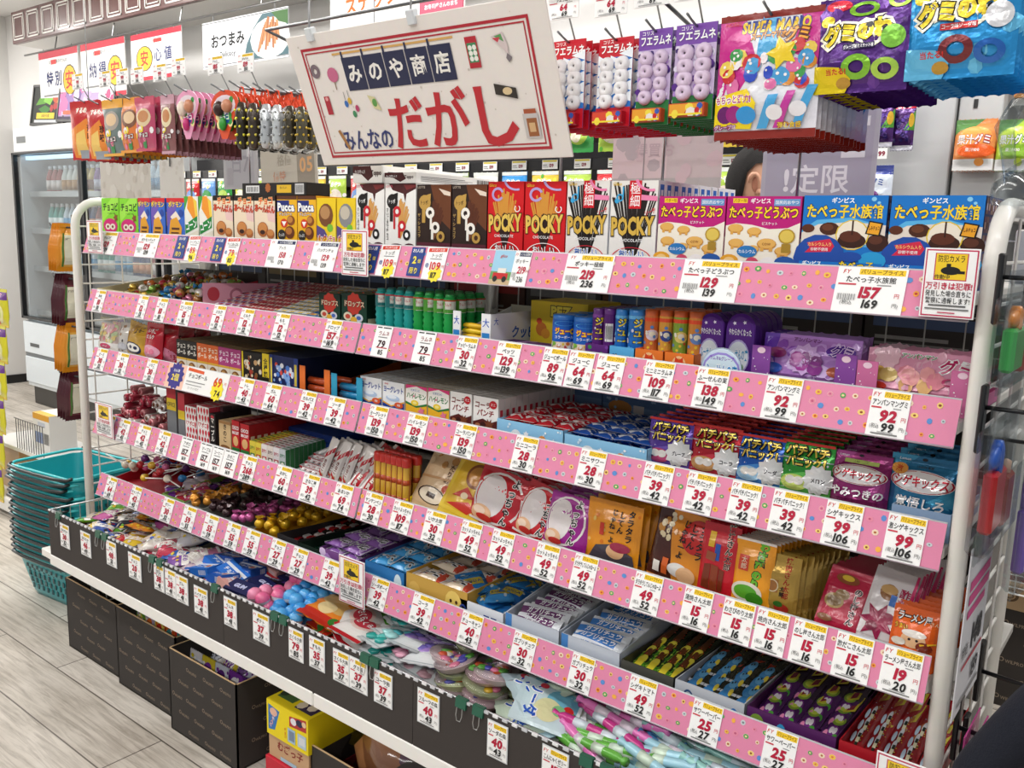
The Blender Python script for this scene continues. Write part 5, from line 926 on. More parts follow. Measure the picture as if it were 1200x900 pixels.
# clear blister trays of white stick sweets
X0 = XS(338, .03, .76); X1 = XS(372, .03, .76); pr = None
for i in range(6):
    loc = ((X0+X1)/2+.004*(i % 2), .035+.014*i, D4+.002+i*.008)
    if pr is None:
        pr = EMP('sweets_blister', loc, (.16, 0, -.05)); w = X1-X0
        tray(w, .12, .009, .0012, 'd9d9dc', [q(0, 0, 100, 100, 'b81c2c'), q(10, 20, 90, 80, 'f0e8e8')], fin='plastic').build('blister', pr)
        mb = MB('film')
        for k in range(5): mb.tube([(-w*.4+k*w*.2, .008, .006), (-w*.4+k*w*.2, .112, .006)], .0045, ['f2efec', 'e8d0d0'][k % 2], 7)
        mb.build('white_sticks', pr); T(pr, 'clear tray of white sticks, lowest and nearest of its pile', 'sweets pack'); pr['group'] = 'piled clear sweets trays'
    else: dup(pr, loc, label='clear tray of white sticks, %s from the lowest of its pile' % ORD[i])
# bagged kinako and squid sticks standing in fans
def stickbag(w, h, c, ops, stick, th=.012):
    return bag(w, h, th, c, ops, 'film', .06, seed=w*99, nx=5, nz=9).build('stick_pack')
pr = None
for i in range(11):
    x = XS(374+i*4.6, .05, .8); loc = (x, .05+.012*(i % 3), D4+.002)
    if pr is None: pr = stickbag(.026, .118, 'dcd6d2', [q(0, 0, 100, 100, 'e0dad6'), p('b81c2c', (0, 60), (100, 84), (100, 72), (0, 48)), t('きなこ', 50, 40, 9, '7a2a20', v=True, b=.05), q(30, 6, 70, 22, 'c8a070'), p('c82a38', (0, 30), (100, 12), (100, 6), (0, 22))], None); pr.location = loc; pr.rotation_euler = (-.3, .22, 0); T(pr, 'white and red bagged stick pack, first from the clear trays', 'stick pack'); pr['group'] = 'bagged sticks in a fan'
    else: dup(pr, loc, (-.3+R.uniform(-.05, .05), .22+R.uniform(-.05, .05), R.uniform(-.2, .2)), 'white and red bagged stick pack, %s from the clear trays' % ORD[i])
for i, (xa, nm) in enumerate(((401, 'outer'), (416, 'inner'))):
    ob = bag(.036, .15, .014, 'c01a28', [q(0, 0, 100, 100, 'c41c2c'), q(0, 0, 22, 100, 'f2ecea'), q(82, 0, 100, 100, 'f2ecea'), t('MONSTER', 52, 56, 11, 'f4e8e0', w=400, v=True, b=.06, o='5a0a10', ow=.1)], seed=i).build('sweet_bar', loc=(XS(xa+6, .03, .78), .03, D4+.002), rot=(-.62, .42, .1)); T(ob, 'red and white long sweet bar leaning beside the yellow pen case, %s one' % nm, 'sweet bar')
# yellow case of pen-shaped sweets
X, w, h, z = put_px(433, 473, 557, 4, .02)
pc_ = EMP('pen_case', (X, .02, D4+.0005)); T(pc_, 'yellow case of pen-shaped sweets with a blue-haired smiling cartoon spot', 'display box')
tray(w, .085, .03, .0016, 'f0d81e', [q(0, 0, 100, 100, 'f2dc24'), t('YOUNG', 70, 62, 30, 'd02a2a', w=44, b=.05), t('PENCIL', 70, 28, 30, 'd02a2a', w=50, b=.05), q(42, 10, 96, 14, 'c82a2a'), e(20, 46, 15, 36, 'f0c8a0'), e(20, 78, 16, 16, '2a5ab8'), e(14, 48, 2.5, 6, '222'), e(26, 48, 2.5, 6, '222'), o(20, 36, 6, 12, 2, 'c82a2a', 200, 340)], hb=.055, inner='e0c41c', hs=.055).build('case_body', pc_)
pr = None; k = 0
for j in range(2):
    for i in range(6):
        loc = (X-w*.4+i*w*.16, .036+j*.032, D4+.003); lb = 'red-topped pen-shaped sweet standing in the yellow case, %s along the %s rank' % (ORD[i].replace('front', 'first'), ['front', 'back'][j])
        if pr is None:
            pr = EMP('pen_sweet', loc, (-.03, 0, 0)); mb = MB('plastic'); mb.lathe([(.0105, 0), (.0115, .004), (.0115, .1), (.0105, .104)], 'd8a83a', 8)
            for z_ in (.02, .06): mb.lathe([(.0117, z_), (.0117, z_+.012)], 'b84a20', 8)
            for k in range(4): mb.tube([(.0117*math.cos(k*1.57), .0117*math.sin(k*1.57), .002), (.0117*math.cos(k*1.57), .0117*math.sin(k*1.57), .102)], .0012, '8a3a1c', 4)
            b0 = mb.build('tube_body', pr); mb = MB('plastic'); mb.lathe([(.0118, .1), (.0122, .102), (.0122, .118), (.01, .121), (0, .121)], 'c8281e', 8); mb.build('cap', pr); T(pr, lb, 'sweet', 'pen-shaped sweets')
        else: dup(pr, loc, label=lb)
pouch('squid_pack', 'beige squid snack pack with brown cartoon roundels leaning back', 'snack pack', 476, 521, 528, 4, .014, 'd8b890', [q(0, 0, 100, 100, 'dcbc94'), e(44, 18, 34, 14, 'f0e0c8'), o(44, 18, 34, 14, 4, '3a2418'), q(34, 14, 54, 22, '3a2418'), t('あたりめ', 62, 66, 11, '5a3018', v=True, b=.04), e(72, 36, 12, 7, 'c84a2c'), p('c89a6a', (0, 44), (100, 58), (100, 54), (0, 40)), dots(8, 3, ['b8844a', 'e8d0a8'], 5, 9, 5, 70, 60, 98)], yf=.035, n=3, dy=.016, tilt=-.5, rz=.18)
pouch('squid_pack', 'yellow squid snack pack with red fish shapes leaning back', 'snack pack', 508, 558, 533, 4, .014, 'e8c43a', [q(0, 0, 100, 100, 'ecca42'), q(10, 6, 90, 94, 'e0b42c'), p('c8301e', (14, 10), (60, 24), (80, 16), (66, 6)), p('c8301e', (20, 24), (44, 44), (70, 30)), e(52, 64, 22, 20, '8a4a1c'), e(52, 64, 17, 15, 'c88a3c'), p('b83020', (52, 84), (44, 98), (62, 98)), e(46, 30, 8, 5, 'f0d8b0')], yf=.035, n=3, dy=.016, tilt=-.5, rz=.18)
def yot(c): return [q(0, 0, 100, 100, c), e(34, 50, 27, 38, 'ece4e4'), o(46, 50, 46, 46, 4, 'f0e8e6'), t('よっちゃん', 68, 52, 17, '1a1414', w=120, v=True, o='f6f0ee', ow=.1, b=.06), e(26, 16, 20, 15, 'e8b890'), e(22, 20, 12, 7, 'f4d8c0'), e(34, 10, 16, 6, 'c8342c'), q(0, 0, 100, 4, 'e8e0dc')]
pouch('squid_pack', 'large red and white squid pack with black brush lettering', 'snack pack', 545, 606, 549, 4, .02, 'c01a28', yot('c41c2c'), yf=.045, n=7, dy=.022, tilt=-.3, rz=.16, dx=.004)
pouch('squid_pack', 'smaller red squid pack with a pale oval', 'snack pack', 597, 643, 566, 4, .02, 'c01a28', yot('c8242e'), yf=.04, n=6, dy=.022, tilt=-.3, rz=.2, dx=.004)
pouch('squid_pack', 'purple ringed squid pack with black brush lettering', 'snack pack', 634, 684, 578, 4, .02, '9a1f8a', yot('a02490'), yf=.035, n=5, dy=.024, tilt=-.25, rz=.05, dx=.005)
def tara(c, c2, blob): return [q(0, 0, 100, 100, c), dots(20, 5, [c2, 'f0c86a'], 2, 4), t('タラタラ', 82, 66, 13, '1c140e', v=True, b=.06), t('してん', 66, 70, 12, '1c140e', v=True, b=.06), t('じゃねーよ', 52, 62, 11, '1c140e', v=True, b=.06), q(30, 44, 38, 64, 'c8301e'), p(blob, (10, 0), (26, 26), (60, 34), (92, 20), (96, 0)), e(62, 22, 16, 12, 'e8b88a'), e(70, 30, 18, 8, 'a02a4a')]
pouch('fish_snack_pack', 'plain orange fish snack pack with black lettering', 'snack pack', 685, 748, 583, 4, .018, 'e8921e', tara('ec981f', 'e07a14', '4a4650'), yf=.045, n=6, dy=.024, tilt=-.12, dx=.004)
pouch('fish_snack_pack', 'orange and dark brown fish snack pack with a red roundel', 'snack pack', 757, 824, 595, 4, .02, 'd8801c', [q(0, 0, 100, 100, 'e08c20'), p('4a1f14', (0, 0), (0, 100), (22, 100), (40, 30), (46, 0)), dots(14, 9, ['e8d8b0', 'f4e8c8', 'c88a3a'], 4, 7, 10, 50, 40, 95), e(72, 70, 24, 24, 'c8241e')]+tara('x', 'x', 'x')[2:5]+[e(56, 18, 18, 10, 'e8e4e0'), e(70, 14, 16, 12, 'e8b88a'), q(12, 6, 24, 22, 'f2ece4'), q(28, 6, 38, 30, 'd8642a')], yf=.045, n=6, dy=.024, tilt=-.2, rz=.1, dx=.003)
pouch('grilled_fish_pack', 'red grilled fish snack pack with brown fillets', 'snack pack', 818, 861, 613, 4, .014, 'c8182a', [q(0, 0, 100, 100, 'cc1c2c'), t('蒲焼さん太郎', 76, 70, 11, '1a1010', v=True, o='f2d8c8', ow=.08, b=.03), q(20, 66, 36, 88, 'e8b82a'), q(40, 48, 54, 72, '2a5ab8'), p('7a3018', (12, 6), (16, 40), (34, 42), (34, 4)), p('8a3a1c', (36, 4), (36, 42), (56, 40), (56, 4)), p('7a3018', (58, 4), (58, 38), (72, 36), (70, 6)), p('a8583a', (18, 48), (20, 60), (46, 58), (44, 46))], yf=.04, n=9, dy=.012, tilt=-.15, dx=.003)
pouch('wasabi_snack_pack', 'orange wasabi snack pack with green brush lettering', 'snack pack', 857, 903, 630, 4, .014, 'f09a1a', [q(0, 0, 100, 100, 'f2a01e'), t('わさびのり', 66, 62, 15, '6ab82a', v=True, o='122008', ow=.14, b=.07, r=-8), q(14, 50, 40, 74, 'd8482c'), t('太郎', 28, 62, 10, 'f4e4c8', v=True), e(42, 18, 40, 16, 'e8e0d0'), e(40, 18, 30, 11, '5aa82c'), e(64, 10, 22, 10, '3a8a1c'), q(0, 96, 100, 100, 'f2ece4')], yf=.04, n=12, dy=.010, tilt=-.14, sealcol='f0eae2', dx=.003)
pouch('meat_snack_pack', 'gold foil meat snack pack with red brush lettering', 'snack pack', 894, 934, 648, 4, .012, 'b8923c', [q(0, 0, 100, 100, 'bc9844'), t('焼肉さん太郎', 66, 62, 12, 'a8281c', v=True, b=.06), q(10, 34, 44, 56, 'a8703c'), o(27, 45, 18, 11, 3, 'e8d8b0'), t('太郎', 56, 38, 9, '1a1410', v=True, b=.05), e(60, 10, 22, 8, 'c83a2c'), e(50, 16, 14, 5, '3a7a2c')], yf=.045, n=10, dy=.0125, tilt=-.12, fin='foil', dx=.0045)
pouch('plum_snack_pack', 'crimson plum sheet snack pack with golden roundels', 'snack pack', 951, 1003, 672, 4, .012, 'b01a3c', [q(0, 0, 100, 100, 'b41c40'), e(30, 40, 22, 13, 'a8884a'), e(30, 40, 17, 9, '7a5a2a'), e(44, 54, 16, 9, '8a6a3a'), t('のし梅さん', 76, 40, 13, '1a0c10', v=True, o='f0d8d8', ow=.1, b=.05), e(44, 82, 26, 9, '8a4a2a'), e(44, 84, 14, 5, 'd8b83a'), e(22, 8, 18, 6, '8a5a3a')], yf=.035, n=10, dy=.012, tilt=-.5, rz=.1, dx=.003)
pouch('octopus_snack_pack', 'white vinegared octopus snack pack with magenta tentacles', 'snack pack', 1001, 1052, 674, 4, .012, 'd8d2d4', [q(0, 0, 100, 100, 'dcd6d8'), e(44, 66, 20, 12, '8a5a2a'), e(44, 70, 20, 7, 'c8a068'), q(52, 48, 66, 64, '2a6ac0'), t('酢だこ', 80, 56, 14, 'a81c4a', v=True, b=.06), bu(40, 22, 48, 7, '9a1c4a', .5), e(60, 30, 18, 8, '9a1c4a'), e(30, 14, 14, 7, '7a1438'), p('d0286a', (88, 0), (100, 0), (100, 100), (94, 100))], yf=.035, n=10, dy=.012, tilt=-.5, rz=.1, sealcol='e8e4e6', dx=.003)
pouch('noodle_snack_pack', 'orange noodle snack pack with white lettering by the white post', 'snack pack', 1041, 1097, 712, 4, .022, 'e8601a', [q(0, 0, 100, 100, 'ec661e'), t('ラーメン屋', 46, 76, 23, 'fff', w=72, o='2a1410', ow=.12, b=.06), t('さん', 88, 72, 11, 'f4d8b0', w=20), t('うまい', 22, 52, 14, 'f0c02a', w=30, o='5a1a10', ow=.1, b=.04), e(52, 26, 26, 19, 'e8b88a'), e(52, 40, 26, 9, 'f0e8e0'), e(44, 26, 3, 3, '2a1410'), e(60, 26, 3, 3, '2a1410'), e(76, 14, 17, 12, '7a2a14'), p('f0c02a', (66, 20), (98, 30), (98, 26), (68, 16)), e(22, 16, 16, 9, 'd8d0c0')], yf=.03, n=8, dy=.02, tilt=-.3, dx=.002)

# ================================================================ fifth shelf
def bin5(nm, xa, xb, yt, d, c, front=(), inner=None, hb=.07, hs=.07, yf=.014, fin='card'):
    return traypx('sweets_tray', nm, xa, xb, yt, 5, d, c, front, hb, inner, hs, yf, th=.0018)
# lollipops
X, w, h, z = bin5('red open carton of lollipops at the end of the fifth shelf', 127, 190, 562, .34, 'a8202c', [], 'b01f2c', .08, .08)
def lolly(c, fin='film'):
    r = EMP('lollipop'); mb = MB(fin); mb.ell(0, 0, 0, .0125, .0125, .012, c, 9, 6); 
    vs = [(0, 0, -.008)]; 
    mb.add([(0, 0, -.018)]+[(.008*math.cos(k*.9), .008*math.sin(k*.9), -.009) for k in range(7)], [(0, 1+k, 1+(k+1) % 7) for k in range(7)], c); mb.build('sweet_head', r)
    mb = MB('matte'); mb.tube([(0, 0, -.012), (0, 0, -.075)], .0019, 'f4f1ec', 6); mb.build('stick', r); return r
lc = ['c8323a', 'e8b83a', 'd86a9a', '7a3a8a', 'e8dcc8', '3a8ac8']; ln = ['red', 'golden', 'pink', 'purple', 'cream', 'blue']
pr = [lolly(c) for c in lc]; used = set()
for i in range(40):
    k = i % 6; loc = (X+R.uniform(-.46, .46)*w, R.uniform(.04, .30), z+.05+R.uniform(0, .03)); rot = (R.uniform(1.1, 2.1), R.uniform(-.5, .5), R.uniform(-1.6, 2.2)); lb = '%s wrapped lollipop with a white stick in the red carton' % ln[k]
    if k not in used: used.add(k); pr[k].location = loc; pr[k].rotation_euler = rot; T(pr[k], lb, 'lollipop', 'lollipops')
    else: dup(pr[k], loc, rot, lb)
ob = bag(.11, .13, .04, '1c4a9a', [q(0, 0, 100, 100, '1c4a9a'), dots(12, 3, ['4a7ad0', '8a1f4a', 'c8d8f0'], 4, 9)], 'foil', seed=4).build('sweets_bag', loc=(.07, .2, z+.04), rot=(-1.2, .1, .5)); T(ob, 'crumpled dark blue foil bag behind the lollipops', 'bag')
# purple and red pouches in a green-edged case
X, w, h, z = bin5('green-edged case of purple and red pouches', 190, 217, 578, .34, '7a9a4a', [q(0, 0, 100, 100, '86a858')], 'c8c4b8', .06, .06)
def scat_packets(X, w, z, y0, y1, n, pw, pl, cols, names, cat, group, seed, labf, ops=None, th=.012, fin='film', rz=(.2, 1.2), lay=2, nm='sweets_packet', dz=.011):
    rr = random.Random(seed); used = {}; nx = max(1, int(w/(pw*1.0))); ny = max(1, int((y1-y0)/(pl*.72))); k = 0
    for i in range(n):
        c = i % len(cols); L_ = i*lay//n; a = i % nx; b2 = (i//nx) % ny
        loc = (X-w*.5+pw*.5+(w-pw)*(a+rr.uniform(-.2, .2)+.0)/max(nx-1, 1) if nx > 1 else X+rr.uniform(-.1, .1)*w, y0+(y1-y0)*(b2+.3+rr.uniform(-.15, .15))/ny, z+.006+L_*dz+rr.uniform(0, .004))
        rot = (rr.uniform(-.12, .18), rr.uniform(-.15, .15), rr.uniform(*rz))
        if c not in used:
            pr = packet(pw, pl, th, cols[c], ops(cols[c], c) if ops else [dots(8, c+3, ['f4f0ea', 'e8c83a', cols[(c+1) % len(cols)]], 5, 9), q(0, 46, 100, 58, 'f4f0ea'), q(14, 49, 86, 55, cols[c])], fin, seed=i).build(nm, loc=loc, rot=rot); used[c] = pr; T(pr, labf % names[c], cat, group)
        else: dup(used[c], loc, rot, labf % names[c])
scat_packets(X, w, z+.02, .02, .30, 24, .045, .075, ['7a3a9a', 'c83a6a', 'e8dce8', 'b02a3a'], ['purple', 'pink', 'pale', 'red'], 'pouch', 'pouches in the green-edged case', 5, '%s shiny pouch in the green-edged case', fin='foil')
# compartments of balls in clear cups
for (xa, xb, yt, c, nm, cc) in ((217, 238, 589, 'e09a3a', 'orange', '8f9088'), (239, 268, 600, '3a2226', 'black', '8f9088'), (268, 291, 614, 'c05a96', 'pink', '9a9a92'), (291, 325, 623, 'e0b020', 'golden', 'c8921e')):
    X, w, h, z = bin5('grey card compartment of %s wrapped balls on the fifth shelf' % nm, xa, xb, yt, .33, cc, [q(0, 0, 100, 100, cc)], 'a8a8a0' if nm != 'golden' else 'd09a24', .075, .078)
    pr = None
    for j in range(7):
        for i in range(3):
            loc = (X+(i-1)*w*.29+R.uniform(-.003, .003), .03+j*.043+R.uniform(-.006, .006), z+.03+R.uniform(0, .014)); lb = '%s wrapped ball sweet in its grey compartment' % nm if nm != 'golden' else 'golden wrapped ball sweet in its yellow compartment'
            if pr is None:
                r_ = min(w*.15, .0145); mb = MB('foil'); mb.ell(0, 0, r_, r_, r_, r_*.95, c, 10, 7, .2, i)
                mb.add([(0, 0, r_*1.7)]+[(r_*.8*math.cos(k*.7)*(1+.3*(k % 2)), r_*.8*math.sin(k*.7)*(1+.3*(k % 2)), r_*2.3) for k in range(9)], [(0, 1+k, 1+(k+1) % 9) for k in range(9)], c, False)
                pr = mb.build('ball_sweet', loc=loc); T(pr, lb, 'sweet', '%s wrapped ball sweets' % nm)
            else: dup(pr, loc, (R.uniform(-.5, .5), R.uniform(-.5, .5), R.uniform(0, 6)), lb)
# red, black and white sweets; dark green chocolates
for (xa, xb, yt, cs, ns, cc, nm) in ((325, 350, 625, ['c0202c', '1c1a1c', 'f0ecea'], ['red', 'black', 'white'], '2c2a2c', 'red and black sweets'), (350, 374, 636, ['143a2c', '20503c', '0f2a22'], ['green', 'bright green', 'very dark green'], '1a2a22', 'dark green sweets')):
    X, w, h, z = bin5('dark flat case of %s on the fifth shelf' % nm, xa, xb, yt, .33, cc, [q(0, 0, 100, 100, cc)], '3a3836', .03, .03)
    for k in range(3):
        mb = MB('foil'); s = w*.115; mb.box(-s, -.010, 0, s, .010, .012, cs[k], .003); mb.box(-s*.7, -.0105, .003, s*.7, .0105, .0125, cs[(k+2) % 3], .001)
        pr = mb.build('foil_sweet'); first = True
        for j in range(12):
            for i in range(4):
                if (i+j*2) % 3 != k: continue
                loc = (X+(i-1.5)*w*.24, .022+j*.0255, z+.010+j*.0012); lb = '%s foil sweet block in the %s case' % (ns[k], 'red and black' if nm[0] == 'r' else 'dark green')
                if first: pr.location = loc; T(pr, lb, 'sweet', 'foil sweets in the %s case' % ('black' if nm[0] == 'r' else 'dark green')); first = False
                else: dup(pr, loc, (0, R.uniform(-.1, .1), R.uniform(-.15, .15)), lb)
def bar_ops(c, c2, tx): return lambda cc, k: [q(0, 0, 100, 100, cc), p(c2, (0, 20), (100, 40), (100, 20), (0, 4)), dots(5, 4, [c2, 'f4f0f4'], 6, 10, 10, 60, 90, 96), t(tx, 50, 52, 36, '141018', w=96, o='f4f2f4', ow=.12, b=.06, r=90), q(0, 0, 100, 4, 'e8e8ec'), q(0, 96, 100, 100, 'e8e8ec')]
for (xa, xb, yt, cc, ic, c, c2, cn, tx, fr) in ((375, 420, 641, '6a3a7a', '7a6a80', '8a5aa8', 'c8a8dc', 'purple', 'グレープ', [q(0, 0, 100, 100, '7a4a8c'), dots(10, 3, ['b88ad0', '5a2a6a', 'e0c8ec'], 6, 10)]),
        (428, 474, 656, '2a6aa8', '7a8a98', '3a9ad8', 'a8dcf4', 'sky blue', 'ソーダ', [q(0, 0, 100, 100, '2f78b8'), e(84, 50, 10, 40, 'd8e8f0'), q(8, 20, 40, 60, '4aa8e0')]),
        (476, 548, 670, 'c89a3a', 'c8a868', 'ead8c0', 'd8503a', 'white and red', 'コーラ', [q(0, 0, 100, 100, 'caa04a'), e(78, 55, 13, 38, 'e8c86a'), e(74, 60, 2, 6, '4a2a14'), e(83, 60, 2, 6, '4a2a14'), q(30, 10, 66, 40, 'b8402c'), e(14, 50, 10, 30, 'd8b05a')])):
    X, w, h, z = bin5('%s printed case of %s wafer bars' % ({'purple': 'violet', 'sky blue': 'blue', 'white and red': 'ochre'}[cn], cn), xa, xb, yt, .27, cc, fr, ic, .075, .075)
    pr = None; f = bar_ops(c, c2, tx)
    for L_ in range(2):
        for j in range(4):
            for i in range(2):
                loc = (X+(i-.5)*w*.46, .045+j*.062+L_*.006, z+.044+L_*.018+R.uniform(0, .004)); rot = (R.uniform(-.1, .1), R.uniform(-.1, .1), PI/2+R.uniform(-.12, .12))
                if pr is None:
                    pr = packet(.052, w*.5, .018, c, f(c, 0), 'film', seed=L_+j); pr.v = [(x, y-w*.25, z_) for x, y, z_ in pr.v]; pr = pr.build('wafer_bar', loc=loc, rot=rot); T(pr, '%s wafer bar with white brush lettering lying in its case' % cn, 'wafer bar', '%s wafer bars' % cn)
                else: dup(pr, loc, rot)
# blue pouches in a navy and white case
X, w, h, z = bin5('white and navy case of blue gum pouches', 536, 590, 700, .25, 'dfe3ec', [q(0, 0, 100, 100, 'e3e7ef'), q(0, 0, 100, 18, '2a3f8a'), p('8aa0d8', (30, 18), (46, 60), (62, 18)), q(58, 30, 70, 70, '2a3f8a'), t('Chu', 64, 50, 26, 'fff', w=10), q(74, 30, 86, 70, '2a3f8a'), o(12, 60, 8, 22, 3, '2a3f8a')], '8a94a8', .085, .09)
scat_packets(X, w, z+.03, .03, .2, 18, .062, .085, ['2a8ad8', '3f9ae0', '1f6ab8'], ['sky blue', 'light blue', 'deep blue'], 'gum pouch', 'gum pouches in the navy and white case', 8, '%s gum pouch in the white and navy case', ops=lambda c, k: [q(0, 0, 100, 100, c), q(16, 30, 84, 60, 'e8d24a'), t('SODA', 50, 45, 16, '1f4a9a', w=60), dots(6, k, ['8ac8f0', 'd8ecf8'], 4, 8)], lay=3, th=.016, fin='foil')
# silver stick sweets in two grey boxes
for (xa, xb, yt, c, nm) in ((592, 655, 717, '6a3a6a', 'violet'), (657, 726, 741, '3a78c0', 'blue')):
    X, w, h, z = bin5('grey open box of %s and silver stick sweets' % nm, xa, xb, yt, .26, 'b9c0cc', [q(0, 0, 100, 100, 'c3cad6'), q(0, 0, 12, 100, '4a86c8')], '8f949c', .10, .085)
    o5 = [q(0, 0, 100, 100, 'dde0e6'), q(0, 22, 100, 74, c), t('ガブリチュウ', 50, 50, 50, 'f2f2f6', w=70, b=.05, s_=.1), q(86, 0, 100, 100, 'd8dce2')]
    pr = None
    for i in range(15):
        loc = (X+R.uniform(-.03, .03)*w, .03+.0145*i, z+.044+R.uniform(0, .006)+(i % 3)*.007); rot = (-1.0+R.uniform(-.2, .2), R.uniform(-.05, .05), R.uniform(-.12, .12))
        if pr is None:
            m2 = bag(w*.82, .03, .012, 'e2e5ea', o5, 'film', .05, seed=3, nx=13, nz=6); m2.v = [(x, y, z_-.015) for x, y, z_ in m2.v]; pr = m2.build('stick_sweet', loc=loc, rot=rot); T(pr, '%s and silver foil stick sweet lying across its grey box' % nm, 'stick sweet', '%s and silver stick sweets' % nm)
        else: dup(pr, loc, rot)
# flat sour papers and stick packs in four cases
def paper(kind):
    if kind == 0: return '2a3a1c', [q(0, 0, 100, 100, '2c3a1e'), q(0, 0, 100, 24, '5a9a2c'), dots(8, 3, ['8ac83a', '3a7a1c', 'b8d84a'], 8, 14, 5, 2, 95, 24), e(50, 28, 32, 9, 'f0e04a'), q(22, 10, 78, 28, 'f0dc3a'), t('シゲキトマト', 54, 64, 9, 'e8502c', v=True, b=.05, o='2a0a08', ow=.08), p('6a3a1c', (22, 36), (78, 36), (66, 96), (34, 96))]
    if kind == 1: return '2e2e26', [q(0, 0, 100, 100, '34342a'), dots(16, 4, ['4a4a3c', '22221c', 'b8a83a'], 3, 6, 4, 40, 96, 98), e(48, 30, 30, 11, '4a90c8'), e(54, 40, 24, 9, '6ab0e0'), e(40, 16, 32, 10, '3a80bc'), e(70, 24, 12, 6, 'e8d24a'), p('b8402c', (40, 62), (86, 76), (80, 92), (36, 76)), q(0, 0, 100, 5, 'd8dce4'), e(44, 40, 4, 2, '101820'), e(58, 42, 4, 2, '101820')]
    if kind == 2: return '2a1430', [q(0, 0, 100, 100, '2c1432'), q(0, 0, 100, 40, '4a1a5a'), e(46, 42, 30, 9, '8aa83a'), e(46, 42, 20, 5, 'c8d84a'), e(50, 22, 26, 10, '7a2a8a'), e(42, 24, 10, 5, 'f0e8f0'), e(58, 24, 10, 5, 'f0e8f0'), e(40, 8, 20, 6, 'f4d8a0'), e(72, 14, 14, 6, '4a9a3a'), e(24, 16, 10, 6, 'e88ab8'), p('d8c83a', (34, 56), (80, 64), (76, 96), (50, 92)), p('8a2a3a', (44, 60), (70, 66), (68, 78), (46, 74))]
    return '8a101c', [q(0, 0, 100, 100, '9a1420'), dots(10, 6, ['c83a3a', 'e8c83a', 'b8c8e8'], 3, 5, 4, 5, 96, 60), p('d8c83a', (40, 52), (86, 62), (92, 98), (52, 94)), p('3a7a2c', (50, 74), (80, 80), (70, 98)), p('b8703a', (40, 50), (74, 62), (70, 70), (36, 58)), e(48, 34, 12, 9, 'e8e8f0'), q(42, 14, 58, 34, '1c2a1c'), q(40, 20, 60, 27, 'e8e0c0'), e(50, 8, 24, 7, '2a2a2a'), e(44, 9, 7, 4, 'f0f0f0'), e(56, 9, 7, 4, 'f0f0f0'), e(20, 26, 12, 8, 'c8dcf0')]
for (k, xa, xb, yt, cc, fr, nm, n) in ((0, 727, 789, 772, '3a3a34', [q(0, 0, 100, 100, '4a4a44')], 'green and brown tomato stick pack', 4), (1, 790, 872, 795, 'b8bcc4', [q(0, 0, 100, 100, 'c0c4cc'), o(20, 50, 8, 30, 2, '2a4a7a'), e(86, 50, 6, 24, '3a7ac0'), q(46, 10, 66, 34, '4a6a9a')], 'pale blue creature paper sweet', 4),
        (2, 874, 979, 826, '4a1a50', [q(0, 0, 100, 100, '54205c'), e(12, 60, 8, 24, '7a9a3a'), e(40, 50, 6, 30, '3a9ad0'), e(80, 40, 9, 30, 'b8589a'), e(30, 40, 5, 18, '8a4a9a')], 'purple grape paper sweet', 4), (3, 981, 1090, 866, 'a81420', [q(0, 0, 100, 100, 'ac1826'), q(30, 20, 80, 50, 'c83a3a')], 'red cola paper sweet', 5)):
    X, w, h, z = bin5('flat case of %ss slanting on the fifth shelf' % nm, xa, xb, yt, .27, cc, fr, '2a2826', .035, .045)
    c, op = paper(k); pw = w*.94/n; ob = None
    for j in range(3):
        for i in range(n):
            loc = (X-w*.47+pw*(i+.5), .02+j*.035, z+h*.55+j*.0045)
            lb = '%s, %s across in the %s layer' % (nm, ORD[i].replace('front', 'first'), ['lowest', 'middle', 'topmost'][j])
            if ob is None: ob = packet(pw*.96, .17, .008, c, op, 'film', seed=k+i).build('paper_sweet', loc=loc, rot=(.10, 0, R.uniform(-.03, .03))); T(ob, lb, 'sweet'); ob['group'] = nm+'s'
            else: dup(ob, loc, (.10, 0, R.uniform(-.05, .05)), lb)

# ================================================================ the low front bin with its black boards
YT = -.133
bn = EMP('display_bin', (1.17, YT, .338)); T(bn, 'long low wire bin fronted with black boards along the foot of the rack', 'bin')
mb = MB('metal')
for z in (.488, .345):
    mb.tube([(-1.23, 0, z-.338), (1.26, 0, z-.338)], .0026, 'b8babc', 6)
    for x in (-1.23, 1.26): mb.tube([(x, 0, z-.338), (x, .52, z-.338)], .0026, 'b8babc', 6)
for i in range(84): mb.tube([(-1.23+i*.03, .002, .006), (-1.23+i*.03, .002, .152)], .0012, 'a8aaac', 4)
for i in range(18): 
    for x in (-1.23, 1.26): mb.tube([(x, .03*i, .006), (x, .03*i, .152)], .0012, 'a8aaac', 4)
mb.build('wire_basket', bn)
mb = MB('card'); mb.box(-1.228, .01, .062, 1.258, .5, .066, '6a665f'); mb.build('inner_floor', bn)
for (x0, x1) in ((-1.236, -.32), (-.319, .33), (.331, 1.262)):
    mb = MB('matte'); mb.box(x0, -.0045, .002, x1, -.0022, .149, '3a3431', .0006); mb.build('black_board', bn)
mb = MB('plastic')
for i in range(110):
    x = -1.235+i*.0227; mb.box(x, -.0055, .147, x+.013, .0005, .1525, ['e8e8ea', 'c8cace'][i % 2], .0008)
mb.build('edge_trim', bn)
